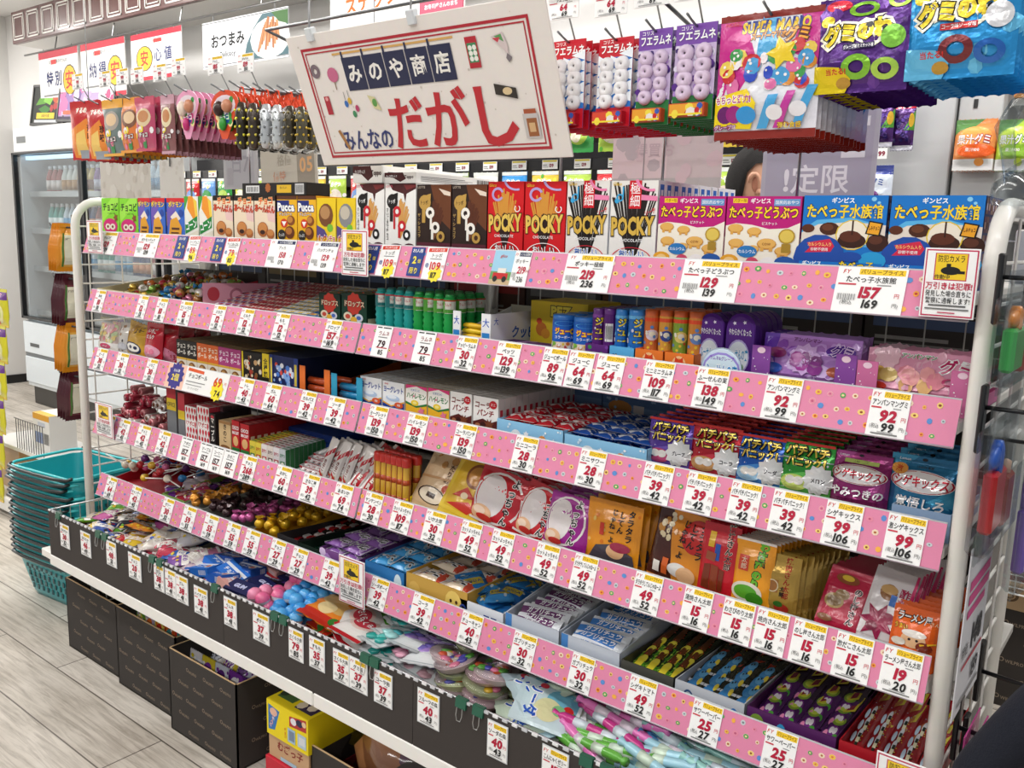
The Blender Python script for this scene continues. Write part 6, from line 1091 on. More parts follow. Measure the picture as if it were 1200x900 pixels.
def btag(x0, x1, y0, name, pr, tax, near, st='v'):
    Y = YT-.0062; A = hit(x0, y0, 1, Y); w = max(XS(x1, Y, A.z-.03)-XS(x0, Y, A.z-.03), .03); h = .069; mb = MB('card')
    mb.box(-w/2, 0, 0, w/2, .0008, h, 'fbfbfa'); mb.box(-w/2-.002, .0004, -.003, w/2+.002, .0012, h+.002, 'd9dcde:gloss'); art(mb, lambda a, b_, n: (a-w/2, -n, b_), w, h, tag_ops(name, pr, tax, st), lift=.0003, dz=.0001)
    T(mb.build('price_tag', loc=(XS((x0+x1)/2, Y, A.z-.03), Y-.0008, A.z-h)), 'white price tag reading %s on the black board, %s' % (pr, near), 'price tag', 'price tags on the black boards')
for a in [(71, 81, 613, 'おもちゃ', '30', '32', 'nearest the bin corner'), (95, 106, 622, 'おもちゃ', '46', '49', 'before the first clip pair'), (125, 136, 633, 'ガム', '48', '51', 'after the first clip pair'), (151, 165, 647, 'チョコ', '20', '21', 'before the second clip pair'),
          (181, 192, 660, 'ガム', '38', '41', 'first of three close ones'), (194, 206, 666, 'ガム', '38', '41', 'middle of three close ones'), (207, 220, 673, 'ガム', '38', '41', 'last of three close ones'), (228, 243, 686, 'ハイチュウ', '38', '41', 'before the single clip'), (263, 277, 699, 'ラムネ', '38', '41', 'after the single clip'), (297, 315, 715, 'ポテト', '37', '39', 'under the blue balls'),
          (339, 355, 735, 'さくら大根', '79', '85', 'under the orange bags'), (363, 380, 745, 'すもも', '35', '37', 'under the green and white bags'), (391, 409, 760, 'さくら大根', '35', '37', 'before the green clips'), (410.5, 430, 769, 'グミ玉', '37', '39', 'under the green clips'), (439, 459, 784, 'コーラ飴', '37', '39', 'after the green clips'), (490, 514, 806, 'フルーツの森', '40', '43', 'under the fruit jelly cups'), (572, 594, 843, 'ソーダの森', '40', '43', 'under the soda pouches'), (636, 665, 872, 'こんにゃくゼリー', '15', '16', 'under the pink sticks')]: btag(*a)
def clip(px, py, near, s=1):
    Y = YT-.0075; P = hit(px, py, 1, Y); zt = .338+.153; r = EMP('binder_clip', (P.x, Y+.004, zt)); T(r, 'green binder clip gripping the black board, '+near, 'binder clip', 'green binder clips')
    mb = MB('paint'); w = .013*s; mb.add([(-w, -.006, -.016), (w, -.006, -.016), (w, -.0035, .003), (-w, -.0035, .003), (-w, .012, -.016), (w, .012, -.016), (w, .0055, .003), (-w, .0055, .003)], [(0, 1, 2, 3), (3, 2, 6, 7), (7, 6, 5, 4), (0, 3, 7, 4), (1, 5, 6, 2)], '0f5a44'); mb.build('jaw', r)
    mb = MB('metal'); mb.tube([(-w*.5, -.007, -.015), (-w*.55, -.009, -.03), (-w*.3, -.010, -.040), (w*.3, -.010, -.040), (w*.55, -.009, -.03), (w*.5, -.007, -.015)], .0009, 'c4c6c8', 5); mb.build('wire_handle', r)
for a in ((67, 598, 'at the bin corner'), (114, 622, 'first one of the pair near the corner'), (121.5, 626, 'second one of the pair near the corner'), (177, 650, 'first one of the pair under the white toys'), (186, 654, 'second one of the pair under the white toys'), (250.5, 684, 'alone under the navy boxes'), (321, 715, 'first one of the pair under the orange bags'), (331, 720, 'second one of the pair under the orange bags'), (427, 763, 'first one of the pair under the pink pouches'), (438, 768, 'second one of the pair under the pink pouches'), (540, 814, 'first one of the pair under the fruit jelly'), (560, 823, 'second one of the pair under the fruit jelly'), (687, 880, 'first one of the pair under the pink sticks'), (711, 891, 'second one of the pair under the pink sticks')): clip(*a)
# --- goods in the bin
ZB = .408
def bx(px): return XS(px, -.10, .47)
def bulk(x0, x1, n, pw, pl, cols, names, cat, group, labf, seed, ops=None, y0=-.115, y1=.16, th=.014, fin='film', rz=(-.9, .9), lay=3, nm='sweets_packet', dz=.017, z0=ZB, shape=None, rise=.02):
    rr = random.Random(seed); used = {}; W = x1-x0; y0 = max(y0, -.112+.5*max(pl*math.cos(min(abs(rz[0]), 1.5)*.6)+pw*.35, pw*.55)); y1 = max(y1, y0+.14); nx = max(1, round(W/(pw*.9))); ny = max(1, round((y1-y0)/(pl*.7)))
    for i in range(n):
        c = rr.randrange(len(cols)); L_ = i*lay//n; a = i % nx; b2 = (i//nx) % ny
        yy = y0+(y1-y0)*(b2+.45+rr.uniform(-.2, .2))/ny
        loc = (x0+W*(a+.5+rr.uniform(-.25, .25))/nx, yy, z0+.006+L_*dz+rr.uniform(0, .005)+rise*(yy-y0)/(y1-y0))
        rot = (rr.uniform(-.25, .3), rr.uniform(-.25, .25), rr.uniform(*rz)); lb = labf % names[c]
        if c not in used:
            if shape: ob = shape(cols[c], c)
            else:
                m_ = packet(pw, pl, th, cols[c], ops(cols[c], c) if ops else [dots(9, c+seed, ['f4f0ea', 'e8c83a', cols[(c+1) % len(cols)], cols[(c+2) % len(cols)]], 6, 11), q(0, 40, 100, 62, 'f6f2ec'), t(['ガム', 'グミ', 'あめ', 'チョコ', 'ラムネ'][c % 5], 50, 51, 17, cols[c], w=86, b=.06), q(0, 92, 100, 100, 'f0ece8')], fin, seed=i+seed)
                m_.v = [(x, y-pl/2, z) for x, y, z in m_.v]; ob = m_.build(nm)
            ob.location = loc; ob.rotation_euler = rot; used[c] = ob; T(ob, lb, cat, group)
        else: dup(used[c], loc, rot, lb, group)
bulk(bx(72), bx(150), 54, .06, .085, ['c8202c', '6ab03a', 'e8902c', 'e8c43a', 'c05a9a', 'e8d8c8', '3a5ab0', '2a2a34'], ['red', 'green', 'orange', 'yellow', 'mauve', 'cream', 'blue', 'black'], 'sweets packet', 'mixed packets at the corner of the bin', '%s sweets packet in the mixed heap at the bin corner', 11)
bulk(bx(150), bx(200), 22, .05, .10, ['e8e8ee', '3a6ac0', 'd8d0c8', 'c8405a'], ['white', 'blue', 'grey', 'rosy'], 'toy sweet', 'white and blue toy sweets', '%s toy shaped sweet pack beside the mixed heap', 12, th=.03, lay=2, dz=.028)
bulk(bx(186), bx(212), 12, .05, .09, ['e08ab0', 'd8c0cc', '8a5ab0'], ['pink', 'pale', 'violet'], 'sweets packet', 'pink packets before the blue boxes', '%s flat packet before the blue boxes', 14)
def sbox(w, d, h, ops_top, ops_side):
    def f(c, k):
        m_ = carton(w, h, d, c, ops_side(c), ops_side(c), ops_top(c, k)); m_.v = [(x, y-d/2, z) for x, y, z in m_.v]; return m_.build('sweets_box')
    return f
st_ = lambda c, k: [q(0, 0, 100, 100, c), q(0, 60, 100, 78, 'e8ecf4'), t('チョコ', 40, 40, 30, 'f2f2f6', w=60, b=.05), e(80, 40, 12, 22, 'e8d8c0'), e(80, 40, 7, 14, 'c84a3a')]
ss_ = lambda c: [q(0, 0, 100, 100, c), barc(60, 20, 90, 80, 'e8e8f0')]
bulk(bx(208), bx(248), 18, .10, .055, ['2a62c0', '2f74d0', '1f4fa4'], ['bright blue', 'light blue', 'deep blue'], 'sweets box', 'blue sweets boxes in the bin', '%s sweets box stacked in the bin', 15, shape=sbox(.095, .05, .022, st_, ss_), rz=(-.1, .1), lay=2, dz=.025, rise=.015)
bulk(bx(246), bx(262), 8, .09, .05, ['c8242e', 'e0a8a0'], ['red', 'pale red'], 'sweets box', 'red sweets boxes in the bin', '%s sweets box between the blue and navy boxes', 16, shape=sbox(.085, .045, .022, st_, ss_), rz=(-.1, .1), lay=2, dz=.025)
bulk(bx(260), bx(288), 9, .10, .05, ['16183c', '1c2050'], ['navy', 'dark navy'], 'sweets box', 'navy sweets boxes in the bin', '%s sweets box beside the pink balls', 17, shape=sbox(.10, .045, .024, lambda c, k: [q(0, 0, 100, 100, c), t('GUM', 40, 50, 40, 'c8ccec', w=50, b=.06), q(74, 30, 90, 60, '6a4ab0')], ss_), rz=(-.1, .1), lay=2, dz=.026)
def gumball(c, k):
    r = MB('plastic'); r.lathe([(0, 0), (.008, .0005), (.0155, .006), (.018, .014), (.0182, .0155)], 'f2ecec', 12); r.lathe([(.0184, .0155), (.018, .019), (.015, .027), (.008, .0325), (0, .0335)], c, 12)
    r.lathe([(.0187, .0145), (.0187, .0168)], c, 12); return r.build('capsule_sweet')
bulk(bx(286), bx(308), 44, .034, .034, ['e86a9a', 'f090b4'], ['rose pink', 'pale pink'], 'capsule sweet', 'pink capsule sweets', '%s and white capsule sweet heaped in the bin', 18, shape=gumball, lay=3, dz=.02, rz=(0, 6))
bulk(bx(306), bx(337), 52, .034, .034, ['3a9ae0', '58b0ec'], ['strong blue', 'light blue'], 'capsule sweet', 'blue capsule sweets', '%s and white capsule sweet heaped in the bin', 19, shape=gumball, lay=3, dz=.018, rz=(0, 6))
bulk(bx(335), bx(366), 10, .12, .16, ['e8882c', 'f0a84a'], ['orange', 'light orange'], 'snack bag', 'orange snack bags in the bin', '%s snack bag lying beside the blue capsules', 20, ops=lambda c, k: [q(0, 0, 100, 100, c), e(34, 62, 28, 20, 'ecc88a'), e(62, 44, 24, 16, 'e0b870'), e(40, 34, 20, 14, 'f0d8a0'), q(0, 0, 100, 20, 'c8301e'), t('ポテト', 52, 80, 17, 'fff', w=86, o='a82818', ow=.1, b=.06), e(80, 14, 14, 8, '3a7a2c')], th=.02, lay=3, dz=.022, rz=(-.5, .3))
bulk(bx(364), bx(404), 14, .10, .13, ['e6e2de', '6aa83a', 'd8d4d0'], ['white', 'green', 'pale grey'], 'snack bag', 'white and green snack bags in the bin', '%s snack bag lying beside the orange bags', 21, ops=lambda c, k: [q(0, 0, 100, 100, c), e(52, 52, 38, 24, 'e8c8c0' if k != 1 else 'b8d84a'), e(52, 52, 30, 17, 'c83a4a' if k != 1 else 'e8e8d8'), t('さくら', 52, 52, 15, 'fff', w=50, b=.05), q(0, 86, 100, 100, '5aa03a'), q(0, 0, 100, 10, 'c8242e')], th=.018, lay=3, dz=.02, rz=(-.8, .4))
def clearpack(pw, pl, inner, k):
    r = EMP('jelly_pack'); m_ = MB('film'); rr = random.Random(k)
    for i in range(4): m_.ell(rr.uniform(-.25, .25)*pw, rr.uniform(-.35, .1)*pl, .008, pw*.2, pl*.14, .006, inner[i % len(inner)], 8, 5, .3, i)
    m_.build('jelly_pieces', r); m2 = packet(pw, pl, .016, 'dde2e6', [q(0, 0, 100, 100, 'e2e6e8'), q(0, 6, 100, 9, 'b8c4c8')], 'film', seed=k); m2.v = [(x, y-pl/2, z) for x, y, z in m2.v]; m2.build('film_pouch', r)
    m3 = MB('gloss'); m3.box(-pw*.44, pl*.2, .0075, pw*.44, pl*.34, .0092, inner[0]); art(m3, lambda a, b_, n: (a-pw*.4, b_+pl*.21, .0092+n), pw*.8, pl*.12, [t('ゼリー', 50, 50, 70, 'fff', w=90, b=.05)]); m3.build('printed_band', r); return r
def bulkc(px0, px1, n, pw, pl, sets, names, group, labf, seed, **kw): bulk(bx(px0), bx(px1), n, pw, pl, list(range(len(sets))), names, 'jelly pack', group, labf, seed, shape=lambda c, k: clearpack(pw, pl, sets[k], k+seed), **kw)
bulkc(404, 436, 12, .09, .12, [['2aa8a0', '6ad0c8'], ['58b8c0', 'a8e0e0'], ['e8e4e4', 'c8d8d8']], ['teal', 'pale teal', 'milky'], 'teal jelly packs', '%s jelly pack in silvery film before the pink pouches', 22, lay=3, dz=.022, rz=(-.4, .3))
bulkc(434, 482, 16, .09, .12, [['d86a9a', 'e8a8c0'], ['a888d0', '7a6ac0'], ['e0486a', 'f0c0cc'], ['e8d8dc', 'd8a8b4']], ['pink', 'lilac', 'rosy', 'pale pink'], 'pink jelly packs', '%s jelly pack in silvery film beside the teal ones', 23, lay=3, dz=.022, rz=(-.4, .3))
def fruitcup(c, k):
    r = EMP('jelly_cup'); m_ = MB('film'); m_.lathe([(0, 0), (.03, .001), (.042, .01), (.047, .02), (.049, .022)], ['f0c8cc', 'd8e0a8', 'f4d8d8'][k], 16); m_.build('cup', r)
    m_ = MB('film'); rr = random.Random(k)
    for i in range(9): a = rr.uniform(0, 6); d = rr.uniform(0, .032); m_.ell(d*math.cos(a), d*math.sin(a), .0235, .013, .010, .005, ['e0582c', 'f0c02c', '5aa83a', 'e87a9a', '4a4ab0', 'f4ead8'][(i+k) % 6], 8, 5, .2, i)
    m_.build('fruit_pieces', r); m_ = MB('film'); m_.lathe([(.049, .0225), (.044, .0275), (.02, .0295), (0, .030)], 'f8f8fa:clear', 16); m_.build('clear_lid', r); return r
bulk(bx(480), bx(566), 26, .1, .1, [0, 1, 2], ['rosy', 'greenish', 'peach'], 'jelly cup', 'fruit jelly cups in the bin', '%s round fruit jelly cup under clear film', 24, shape=fruitcup, lay=3, dz=.024, rz=(0, 6))
bulk(bx(566), bx(644), 16, .12, .15, ['cfe4ea', 'd8e8d4', 'b8d8e4'], ['pale blue', 'pale green', 'ice blue'], 'soda pouch', 'soda pouches in the bin', '%s soda pouch beside the fruit jelly cups', 25, ops=lambda c, k: [q(0, 0, 100, 100, c), e(40, 62, 30, 24, '7ac0d8'), e(64, 44, 24, 18, 'e8e4b0'), e(50, 70, 8, 7, 'd8302c'), e(60, 58, 12, 9, '8ac88a'), t('ソーダ', 50, 22, 20, '2a5ac0', w=80, o='fff', ow=.1, b=.05), e(14, 30, 8, 6, 'd83a4a'), q(0, 92, 100, 100, 'e8f0f4')], th=.02, lay=3, dz=.022, rz=(-1.4, -.3))
def jstick(c, k):
    r = MB('film'); L = .085; r.tube([(-L-.012, 0, .008), (-L, 0, .008), (-L+.01, 0, .009), (L-.01, 0, .009), (L, 0, .008), (L+.012, 0, .008)], [.009, .005, .0095, .0095, .005, .009], c, 8)
    for x in (-.05, .01): r.lathe([(.0099, x), (.0099, x+.03)], ['e890c0', 'd8ecd8', 'e8d8e4', 'd8e4ec', 'f4f8fa', 'cfe4e0'][k % 6], 8, (0, 0, .009), 'x')
    return r.build('jelly_stick')
bulk(bx(642), bx(720), 48, .17, .02, ['e04aa0', '6ab84a', 'e87ac0', 'c83a8a'], ['magenta', 'green', 'pink', 'deep pink'], 'jelly stick', 'pink and green jelly sticks', '%s jelly stick lying in the bin', 26, shape=jstick, lay=4, dz=.016, rz=(-.35, .1))
bulk(bx(716), bx(880), 76, .17, .02, ['5a9ad8', 'a8d8e8', 'd8e8f0', '9ad0c8'], ['blue', 'pale blue', 'white', 'mint'], 'jelly stick', 'blue and white jelly sticks', '%s jelly stick lying in the bin beside the pink ones', 27, shape=jstick, lay=4, dz=.016, rz=(-.3, .15))

# ================================================================ on the floor under the rack
KR = '35302d'
def kraft(x0, x1, Y, h, d, lab, tall=True, flap=False):
    w = x1-x0; r = EMP('storage_carton', ((x0+x1)/2, Y, 0)); T(r, lab, 'carton')
    mb = tray(w, d, h, .004, KR, [], hb=h, inner='b59a78', hs=h, fin='matte')
    for s, f in (('f', lambda a, b_, n: (a-w/2, -n, b_)), ('s', lambda a, b_, n: (w/2+n, a, b_))):
        W = w if s == 'f' else d; ops = []; rr = random.Random(int(x0*100)+7)
        for i in range(int(W/.075)):
            for j in range(int(h/.045)):
                cx = (i+.35+.5*(j % 2))*.075/W*100+rr.uniform(-2, 2); cy = (j+.5)*.045/h*100
                if cx > 88 or cx < 9: continue
                ops += [o(cx-.013/W*100, cy, .0052/W*100, .0052/h*100, .0014/W*100, '9d8b76'), t('WILPRO', cx+.011/W*100, cy-.003/h*100, .0105/h*100, '8d7d6a', w=.036/W*100, b=.02, r=0)]
        art(mb, f, W, h, ops, lift=.0005, dz=0)
    mb.build('carton_body', r)
    mb = MB('matte')
    for (a0, b0, a1, b1) in ((-w/2, 0, w/2, .004), (-w/2, d-.004, w/2, d), (-w/2, 0, -w/2+.004, d), (w/2-.004, 0, w/2, d)): mb.box(a0, b0, h, a1, b1, h+.0012, 'c4a67e')
    mb.build('cut_edge', r); return r
zf = [hit(79, 678, 1, -.075).z, hit(139, 712, 1, -.09).z, hit(203, 762, 1, -.12).z]
kraft(-.118, .205, -.075, min(zf[0], .29), .33, 'black printed open carton on the floor nearest the baskets')
kraft(.226, .545, -.09, min(zf[1], .28), .33, 'black printed open carton holding bright packets, middle of three')
kraft(.563, .87, -.12, min(zf[2], .27), .36, 'black printed open carton of white and purple snack packs')
for k, (x0, x1, Y, zt, cs, ns, lb) in enumerate(((.226, .545, -.09, min(zf[1], .28), ['6aa03a', 'b8a8c0', 'e8d860', 'e0702c', 'c83a2c', '4a8a8a'], ['green', 'lilac', 'yellow', 'orange', 'red', 'teal'], '%s packet standing in the middle floor carton'), (.563, .87, -.12, min(zf[2], .27), ['e8e4e8', 'e0c83a', 'd8dce8', '7a3a9a', '5a2a7a'], ['white', 'yellow', 'silver', 'purple', 'deep purple'], '%s snack pack in the third floor carton'))):
    for i in range(len(cs)):
        pr = None
        for j in range(3):
            w = (x1-x0)/len(cs); X = x0+(i+.5)*w
            if pr is None:
                m_ = bag(w*.98, zt-.035, .05, cs[i], [q(0, 0, 100, 100, cs[i]), e(50, 80, 36, 14, cs[(i+2) % len(cs)]), t(['おやつ', 'スナック', 'コーン'][i % 3], 50, 82, 10, 'f4f0ec' if i % 2 else '2a2030', w=80, b=.05), dots(8, i, ['f4f0e8', cs[(i+1) % len(cs)]], 6, 10, 5, 60, 95, 96)], 'film', seed=i)
                pr = m_.build('snack_bag', loc=(X, Y+.045, .012), rot=(-.1, 0, 0)); T(pr, lb % ns[i]+', in front', 'snack bag'); pr['group'] = 'snack bags in the floor cartons'
            else: dup(pr, (X, Y+.045+j*.075, .012), label=lb % ns[i]+', '+ORD[j]+' row')
# yellow printed carton on two others
def pxbox(name, lab, x0, x1, y0, Y, zb, zt, d, c, ops, side=(), top=(), cat='carton'):
    X0 = XS(x0, Y, zt); X1 = XS(x1, Y, zt); mb = carton(X1-X0, zt-zb, d, c, ops, side, top); ob = mb.build(name, loc=((X0+X1)/2, Y, zb)); T(ob, lab, cat); return X0, X1
zt = hit(313, 818, 1, -.11).z; zb = hit(314, 858, 1, -.11).z; zm = zb-.062
yt_ = [q(0, 0, 100, 100, 'f0d81a'), p('3a78b8', (4, 14), (4, 88), (32, 80), (20, 20)), e(17, 70, 9, 12, 'e8b8a0'), t('ハンター', 15, 46, 12, 'e8e4f0', w=30, r=62, b=.04, o='c8302c', ow=.1), p('b83a3a', (56, 56), (96, 62), (96, 96), (56, 84)), e(66, 74, 7, 10, 'e8e4ec'), e(80, 78, 8, 10, '2a2a4a'), e(91, 82, 5, 8, 'e8c8a0'), q(52, 10, 70, 50, 'a8c4d8'), q(55, 16, 68, 44, '7a8aa0'), q(76, 12, 96, 50, 'b8ccd8'), q(79, 20, 93, 42, 'd8dce0'), t('チョコ', 46, 30, 10, 'c8302c', v=True)]
pxbox('printed_carton', 'bright yellow printed carton on top of the brown and red cartons', 312.5, 361, 0, -.11, zb, zt, .2, 'f0d81a', yt_, [q(0, 0, 100, 100, 'e6cc14')], [q(0, 0, 100, 100, 'f0d81a'), q(6, 12, 44, 92, '4a6a3a'), dots(8, 2, ['8a5a3a', '2a3a2a', 'c8b8a0'], 7, 11, 10, 20, 42, 86), q(54, 8, 94, 90, '3a2a4a'), dots(8, 3, ['8a3a4a', 'e8d8c0', '2a2a5a'], 7, 11, 58, 16, 90, 84)])
pxbox('printed_carton', 'plain brown carton with maroon lettering under the yellow carton', 315, 362, 0, -.105, zm+.0005, zb-.0005, .2, 'c8a27c', [t('むぎっ子', 54, 62, 40, '8a2a24', w=66, b=.05, s_=.1), q(30, 4, 70, 20, 'a8c4d8')], [q(0, 0, 100, 100, 'b89470')])
pxbox('printed_carton', 'red carton at the bottom under the brown carton', 311, 362, 0, -.112, 0, zm, .2, 'c8283a', [q(30, 20, 70, 80, 'f0ece8'), t('菓子', 50, 50, 40, 'c8283a', w=36, b=.04)], [q(0, 0, 100, 100, 'a82030')])
xk = XS(364, -.1, .18)
kraft(xk, xk+.36, -.10, .175, .32, 'black printed open carton with a tied clear bag beside the yellow carton')
r = EMP('snack_sack', (xk+.15, .05, .02)); T(r, 'knotted clear bag of orange and purple snacks in the black carton', 'snack bag')
mb = MB('film'); mb.ell(0, 0, .11, .11, .10, .105, 'c88a5a', 16, 10, .2, 3); mb.ell(.08, .02, .13, .10, .09, .09, '7a5a70', 14, 9, .2, 5); mb.build('snacks', r); mb = MB('film'); mb.ell(.02, 0, .115, .17, .12, .125, 'e8e4e6:clear', 18, 12, .35, 7); mb.ell(-.03, .03, .24, .06, .05, .03, 'e8e4e6:clear', 12, 8, .5, 2); mb.build('clear_bag', r)
pxbox('printed_carton', 'brown speckled carton with a red panel under the white base', 448, 520, 0, -.10, 0, .2, .3, '5a5248', [q(0, 0, 100, 100, '6a6258'), dots(60, 3, ['4a443c', '8a8276', '3a342e'], 1.5, 3), q(20, 50, 90, 90, 'b02a34'), t('チョコ', 55, 70, 26, 'f0dcd0', w=56, b=.05)], [q(0, 0, 100, 100, '4a443c')])
pxbox('printed_carton', 'dark closed carton under the base past the red panel', 530, 640, 0, -.08, 0, .22, .3, '2e2a28', [q(0, 0, 100, 100, '332e2b'), t('WILPRO', 50, 50, 20, '8d7d6a', w=40)])

# stack of teal baskets
def basket():
    r = EMP('shopping_basket'); H = .16; mb = MB('plastic'); n = 40
    def ring(w, d, rc, z):
        pts = []
        for (cx, cy, a0) in ((w-rc, d-rc, 0), (-w+rc, d-rc, 90), (-w+rc, -d+rc, 180), (w-rc, -d+rc, 270)):
            for i in range(6): a = math.radians(a0+18*i); pts.append((cx+rc*math.cos(a), cy+rc*math.sin(a), z))
        return pts
    levels = [(.15, .098, .03, 0), (.158, .105, .032, .02), (.172, .118, .034, .08), (.186, .13, .036, .14), (.19, .134, .037, H)]
    vs = []; k = 24
    for L in levels: vs += ring(*L)
    fs = [tuple(range(k-1, -1, -1))]
    for j in range(4):
        for i in range(k): fs.append((j*k+i, j*k+(i+1) % k, j*k+k+(i+1) % k, j*k+k+i))
    m = len(vs); vs += [(x*.97, y*.96, z+.003) for x, y, z in vs[:]]
    for j in range(4):
        for i in range(k): fs.append((m+j*k+i, m+j*k+k+i, m+j*k+k+(i+1) % k, m+j*k+(i+1) % k))
    fs.append(tuple(m+i for i in range(k)))
    mb.add(vs, fs, '1f9ea6', True)
    for s in (-1, 1):
        for i in range(9):
            for (z, hh) in ((.03, .018), (.056, .018), (.082, .018), (.118, .012)):
                x = -.12+i*.03; y = .098+(.134-.098)*(z+.009)/H; mb.box(x-.005, s*(y+.0045)-.0012, z, x+.005, s*(y+.0045)+.0012, z+hh, '0d4a50')
        for i in range(6):
            for (z, hh) in ((.03, .018), (.056, .018), (.082, .018), (.118, .012)):
                y = -.08+i*.032; x = .15+(.19-.15)*(z+.009)/H; mb.box(s*(x+.004)-.0012, y-.005, z, s*(x+.004)+.0012, y+.005, z+hh, '0d4a50')
    b0 = mb.build('basket_body', r)
    mb = MB('plastic'); pr = ring(.197, .141, .04, H); up = [(x, y, z+.004+.010*(abs(x)/.197)**2) for x, y, z in pr]; mb.tube(up, .0056, '37c0c4', 7, closed=True); mb.build('rim', r)
    for s in (-1, 1):
        mb = MB('plastic'); mb.tube([(-.18, s*.1355, H+.017), (-.17, s*.152, H+.012), (-.1, s*.156, H+.007), (0, s*.157, H+.006), (.1, s*.156, H+.007), (.17, s*.152, H+.012), (.18, s*.1355, H+.017)], .0062, '152022', 8); mb.build('handle', r)
    return r
bk = basket(); bx0 = (-.50, .155)
for i in range(15):
    lb = 'teal shopping basket with black handles, %s' % ('lowest of its stack' if i == 0 else 'topmost of its stack' if i == 14 else '%s from the bottom of its stack' % ORD[i])
    loc = (bx0[0]+.0012*i*(i % 3-1), bx0[1], .001+i*.0232); rz = .12+.012*((i*7) % 3-1)
    if i == 0: bk.location = loc; bk.rotation_euler = (0, 0, rz); T(bk, lb, 'basket', 'teal baskets stacked beside the rack')
    else: dup(bk, loc, (0, 0, rz), lb)

# ================================================================ hanging over the rack
ZBAR = 1.715; YB = .30
r = EMP('hanging_bar', (1.2, YB, 1.309)); T(r, 'thin metal bar on rods carrying the hanging packs above the top shelf', 'bar')
mb = MB('metal'); mb.tube([(-1.4, 0, ZBAR-1.309), (1.25, 0, ZBAR-1.309)], .005, '9a9c9e', 7); mb.build('bar', r)
for px in (222, 291, 655, 775, 935): 
    X = XS(px, YB, 1.5)-1.2; mb = MB('metal'); mb.tube([(X, .006, 0), (X, .006, ZBAR-1.309)], .003, '8a8a8c', 6); mb.lathe([(0, 0), (.012, 0), (.012, .03), (.004, .034)], 'e4e8ea:clear', 8, (X, .006, 0)); mb.build('rod', r)
def hook(X, z, Y0=-.03, lab='', card=None, price=None):
    r = EMP('display_hook', (X, YB, z)); T(r, 'chrome display hook '+lab, 'hook', 'chrome hooks on the hanging bar')
    mb = MB('metal'); mb.tube([(0, 0, ZBAR-z-.005), (0, -.012, 0), (0, Y0-YB+.03, .001), (0, Y0-YB, .012)], .0022, '85878a', 6); mb.build('wire', r)
    if price:
        mb = MB('metal'); mb.tube([(.004, Y0-YB+.05, .0), (.004, Y0-YB+.02, .05)], .0016, '9a9c9e', 5); mb.build('upper_wire', r)
        mb = MB('card'); w, h = .062, .042; mb.box(-w/2, Y0-YB+.014, .035, w/2, Y0-YB+.0155, .035+h, 'fafafa'); art(mb, lambda a, b_, n: (a-w/2, Y0-YB+.014-n, .035+b_), w, h, tag_ops(*price), lift=.0004); mb.build('price_card', r)
def hang(px0, px1, y0, y1, n, dy, build, name, lab, cat, Y=0, group=None, price=None, rz=0, sway=.04, hl=None):
    A = hit(px0, y0, 1, Y); z1 = hit(px0, y1, 1, Y).z; X0 = XS(px0, Y, (A.z+z1)/2); X1 = XS(px1, Y, (A.z+z1)/2); w, h = X1-X0, A.z-z1
    ob = build(w, h); 
    if isinstance(ob, MB): ob = ob.build(name)
    ob.location = ((X0+X1)/2, Y, z1); ob.rotation_euler = (R.uniform(-.02, .02), 0, rz); T(ob, lab, cat); row(ob, n, dy, lab, group, jit=sway*.05)
    if hl is not None: hook((X0+X1)/2, A.z-h*.03, Y-.035, hl, price=price)
    return ob, w, h
def whistle(c, c2, purple):
    def f(w, h):
        r = EMP('whistle_candy_pack'); mb = MB('gloss'); mb.box(-w/2, 0, 0, w/2, .0012, h, c)
        top = [q(0, 0, 100, 100, c2), q(0, 79, 100, 100, 'c8182c' if not purple else '7a4aa8')]
        if purple: top += [dots(40, 4, ['5a2a8a', '3a1f6a', 'b08ad0', 'e0d8ec'], 5, 9, 2, 18, 98, 80), q(0, 0, 100, 26, '2a7a3c')]
        else:
            for i in range(5): top += [p('f0f4fa', (0, 22+i*12), (22, 28+i*12), (0, 34+i*12)), p('f0f4fa', (100, 28+i*12), (60, 34+i*12), (100, 40+i*12)), p('f0f4fa', (36, 22+i*12), (60, 28+i*12), (36, 33+i*12))]
            top += [q(0, 0, 100, 22, 'c8182c')]
        top += [t('コリス', 28, 96, 5, 'fff', w=36), t('フエラムネ', 52, 88, 11, 'fff', w=92, b=.05)]
        art(mb, lambda a, b_, n: (a-w/2, -n, b_), w, h, top); card = mb.build('card', r)
        mb = MB('gloss')
        for j in range(4):
            for i in range(2):
                cx, cz, rr = -w*.22+i*w*.44, h*(.70-j*.135), w*.20
                mb.lathe([(rr, 0), (rr, -.004), (rr*.85, -.0085), (rr*.5, -.0105), (rr*.24, -.0095), (rr*.2, -.007), (0, -.0065)], 'f0eef0' if not purple else 'd8c4dc', 14, (cx, 0, cz), 'y'); mb.lathe([(0, -.0068), (rr*.17, -.0068)], '8a8088', 8, (cx, 0, cz), 'y')
        mb.build('candy_rings', r)
        mb = MB('gloss'); mb.box(-w*.48, -.016, h*.03, w*.40, 0, h*.17, 'b81c2c' if not purple else 'c8502c', .001)
        art(mb, lambda a, b_, n: (-w*.48+a, -.016-n, h*.03+b_), w*.88, h*.14, [q(4, 8, 96, 92, 'e8a030' if purple else 'd84a30'), dots(9, 5, ['f0d84a', '3a5ab0', 'e8e0d8', 'c8242c', '5aa83c'], 7, 12, 10, 20, 90, 80), q(4, 8, 96, 22, 'f0d83a')]); mb.build('toy_box', r); return r
    return f
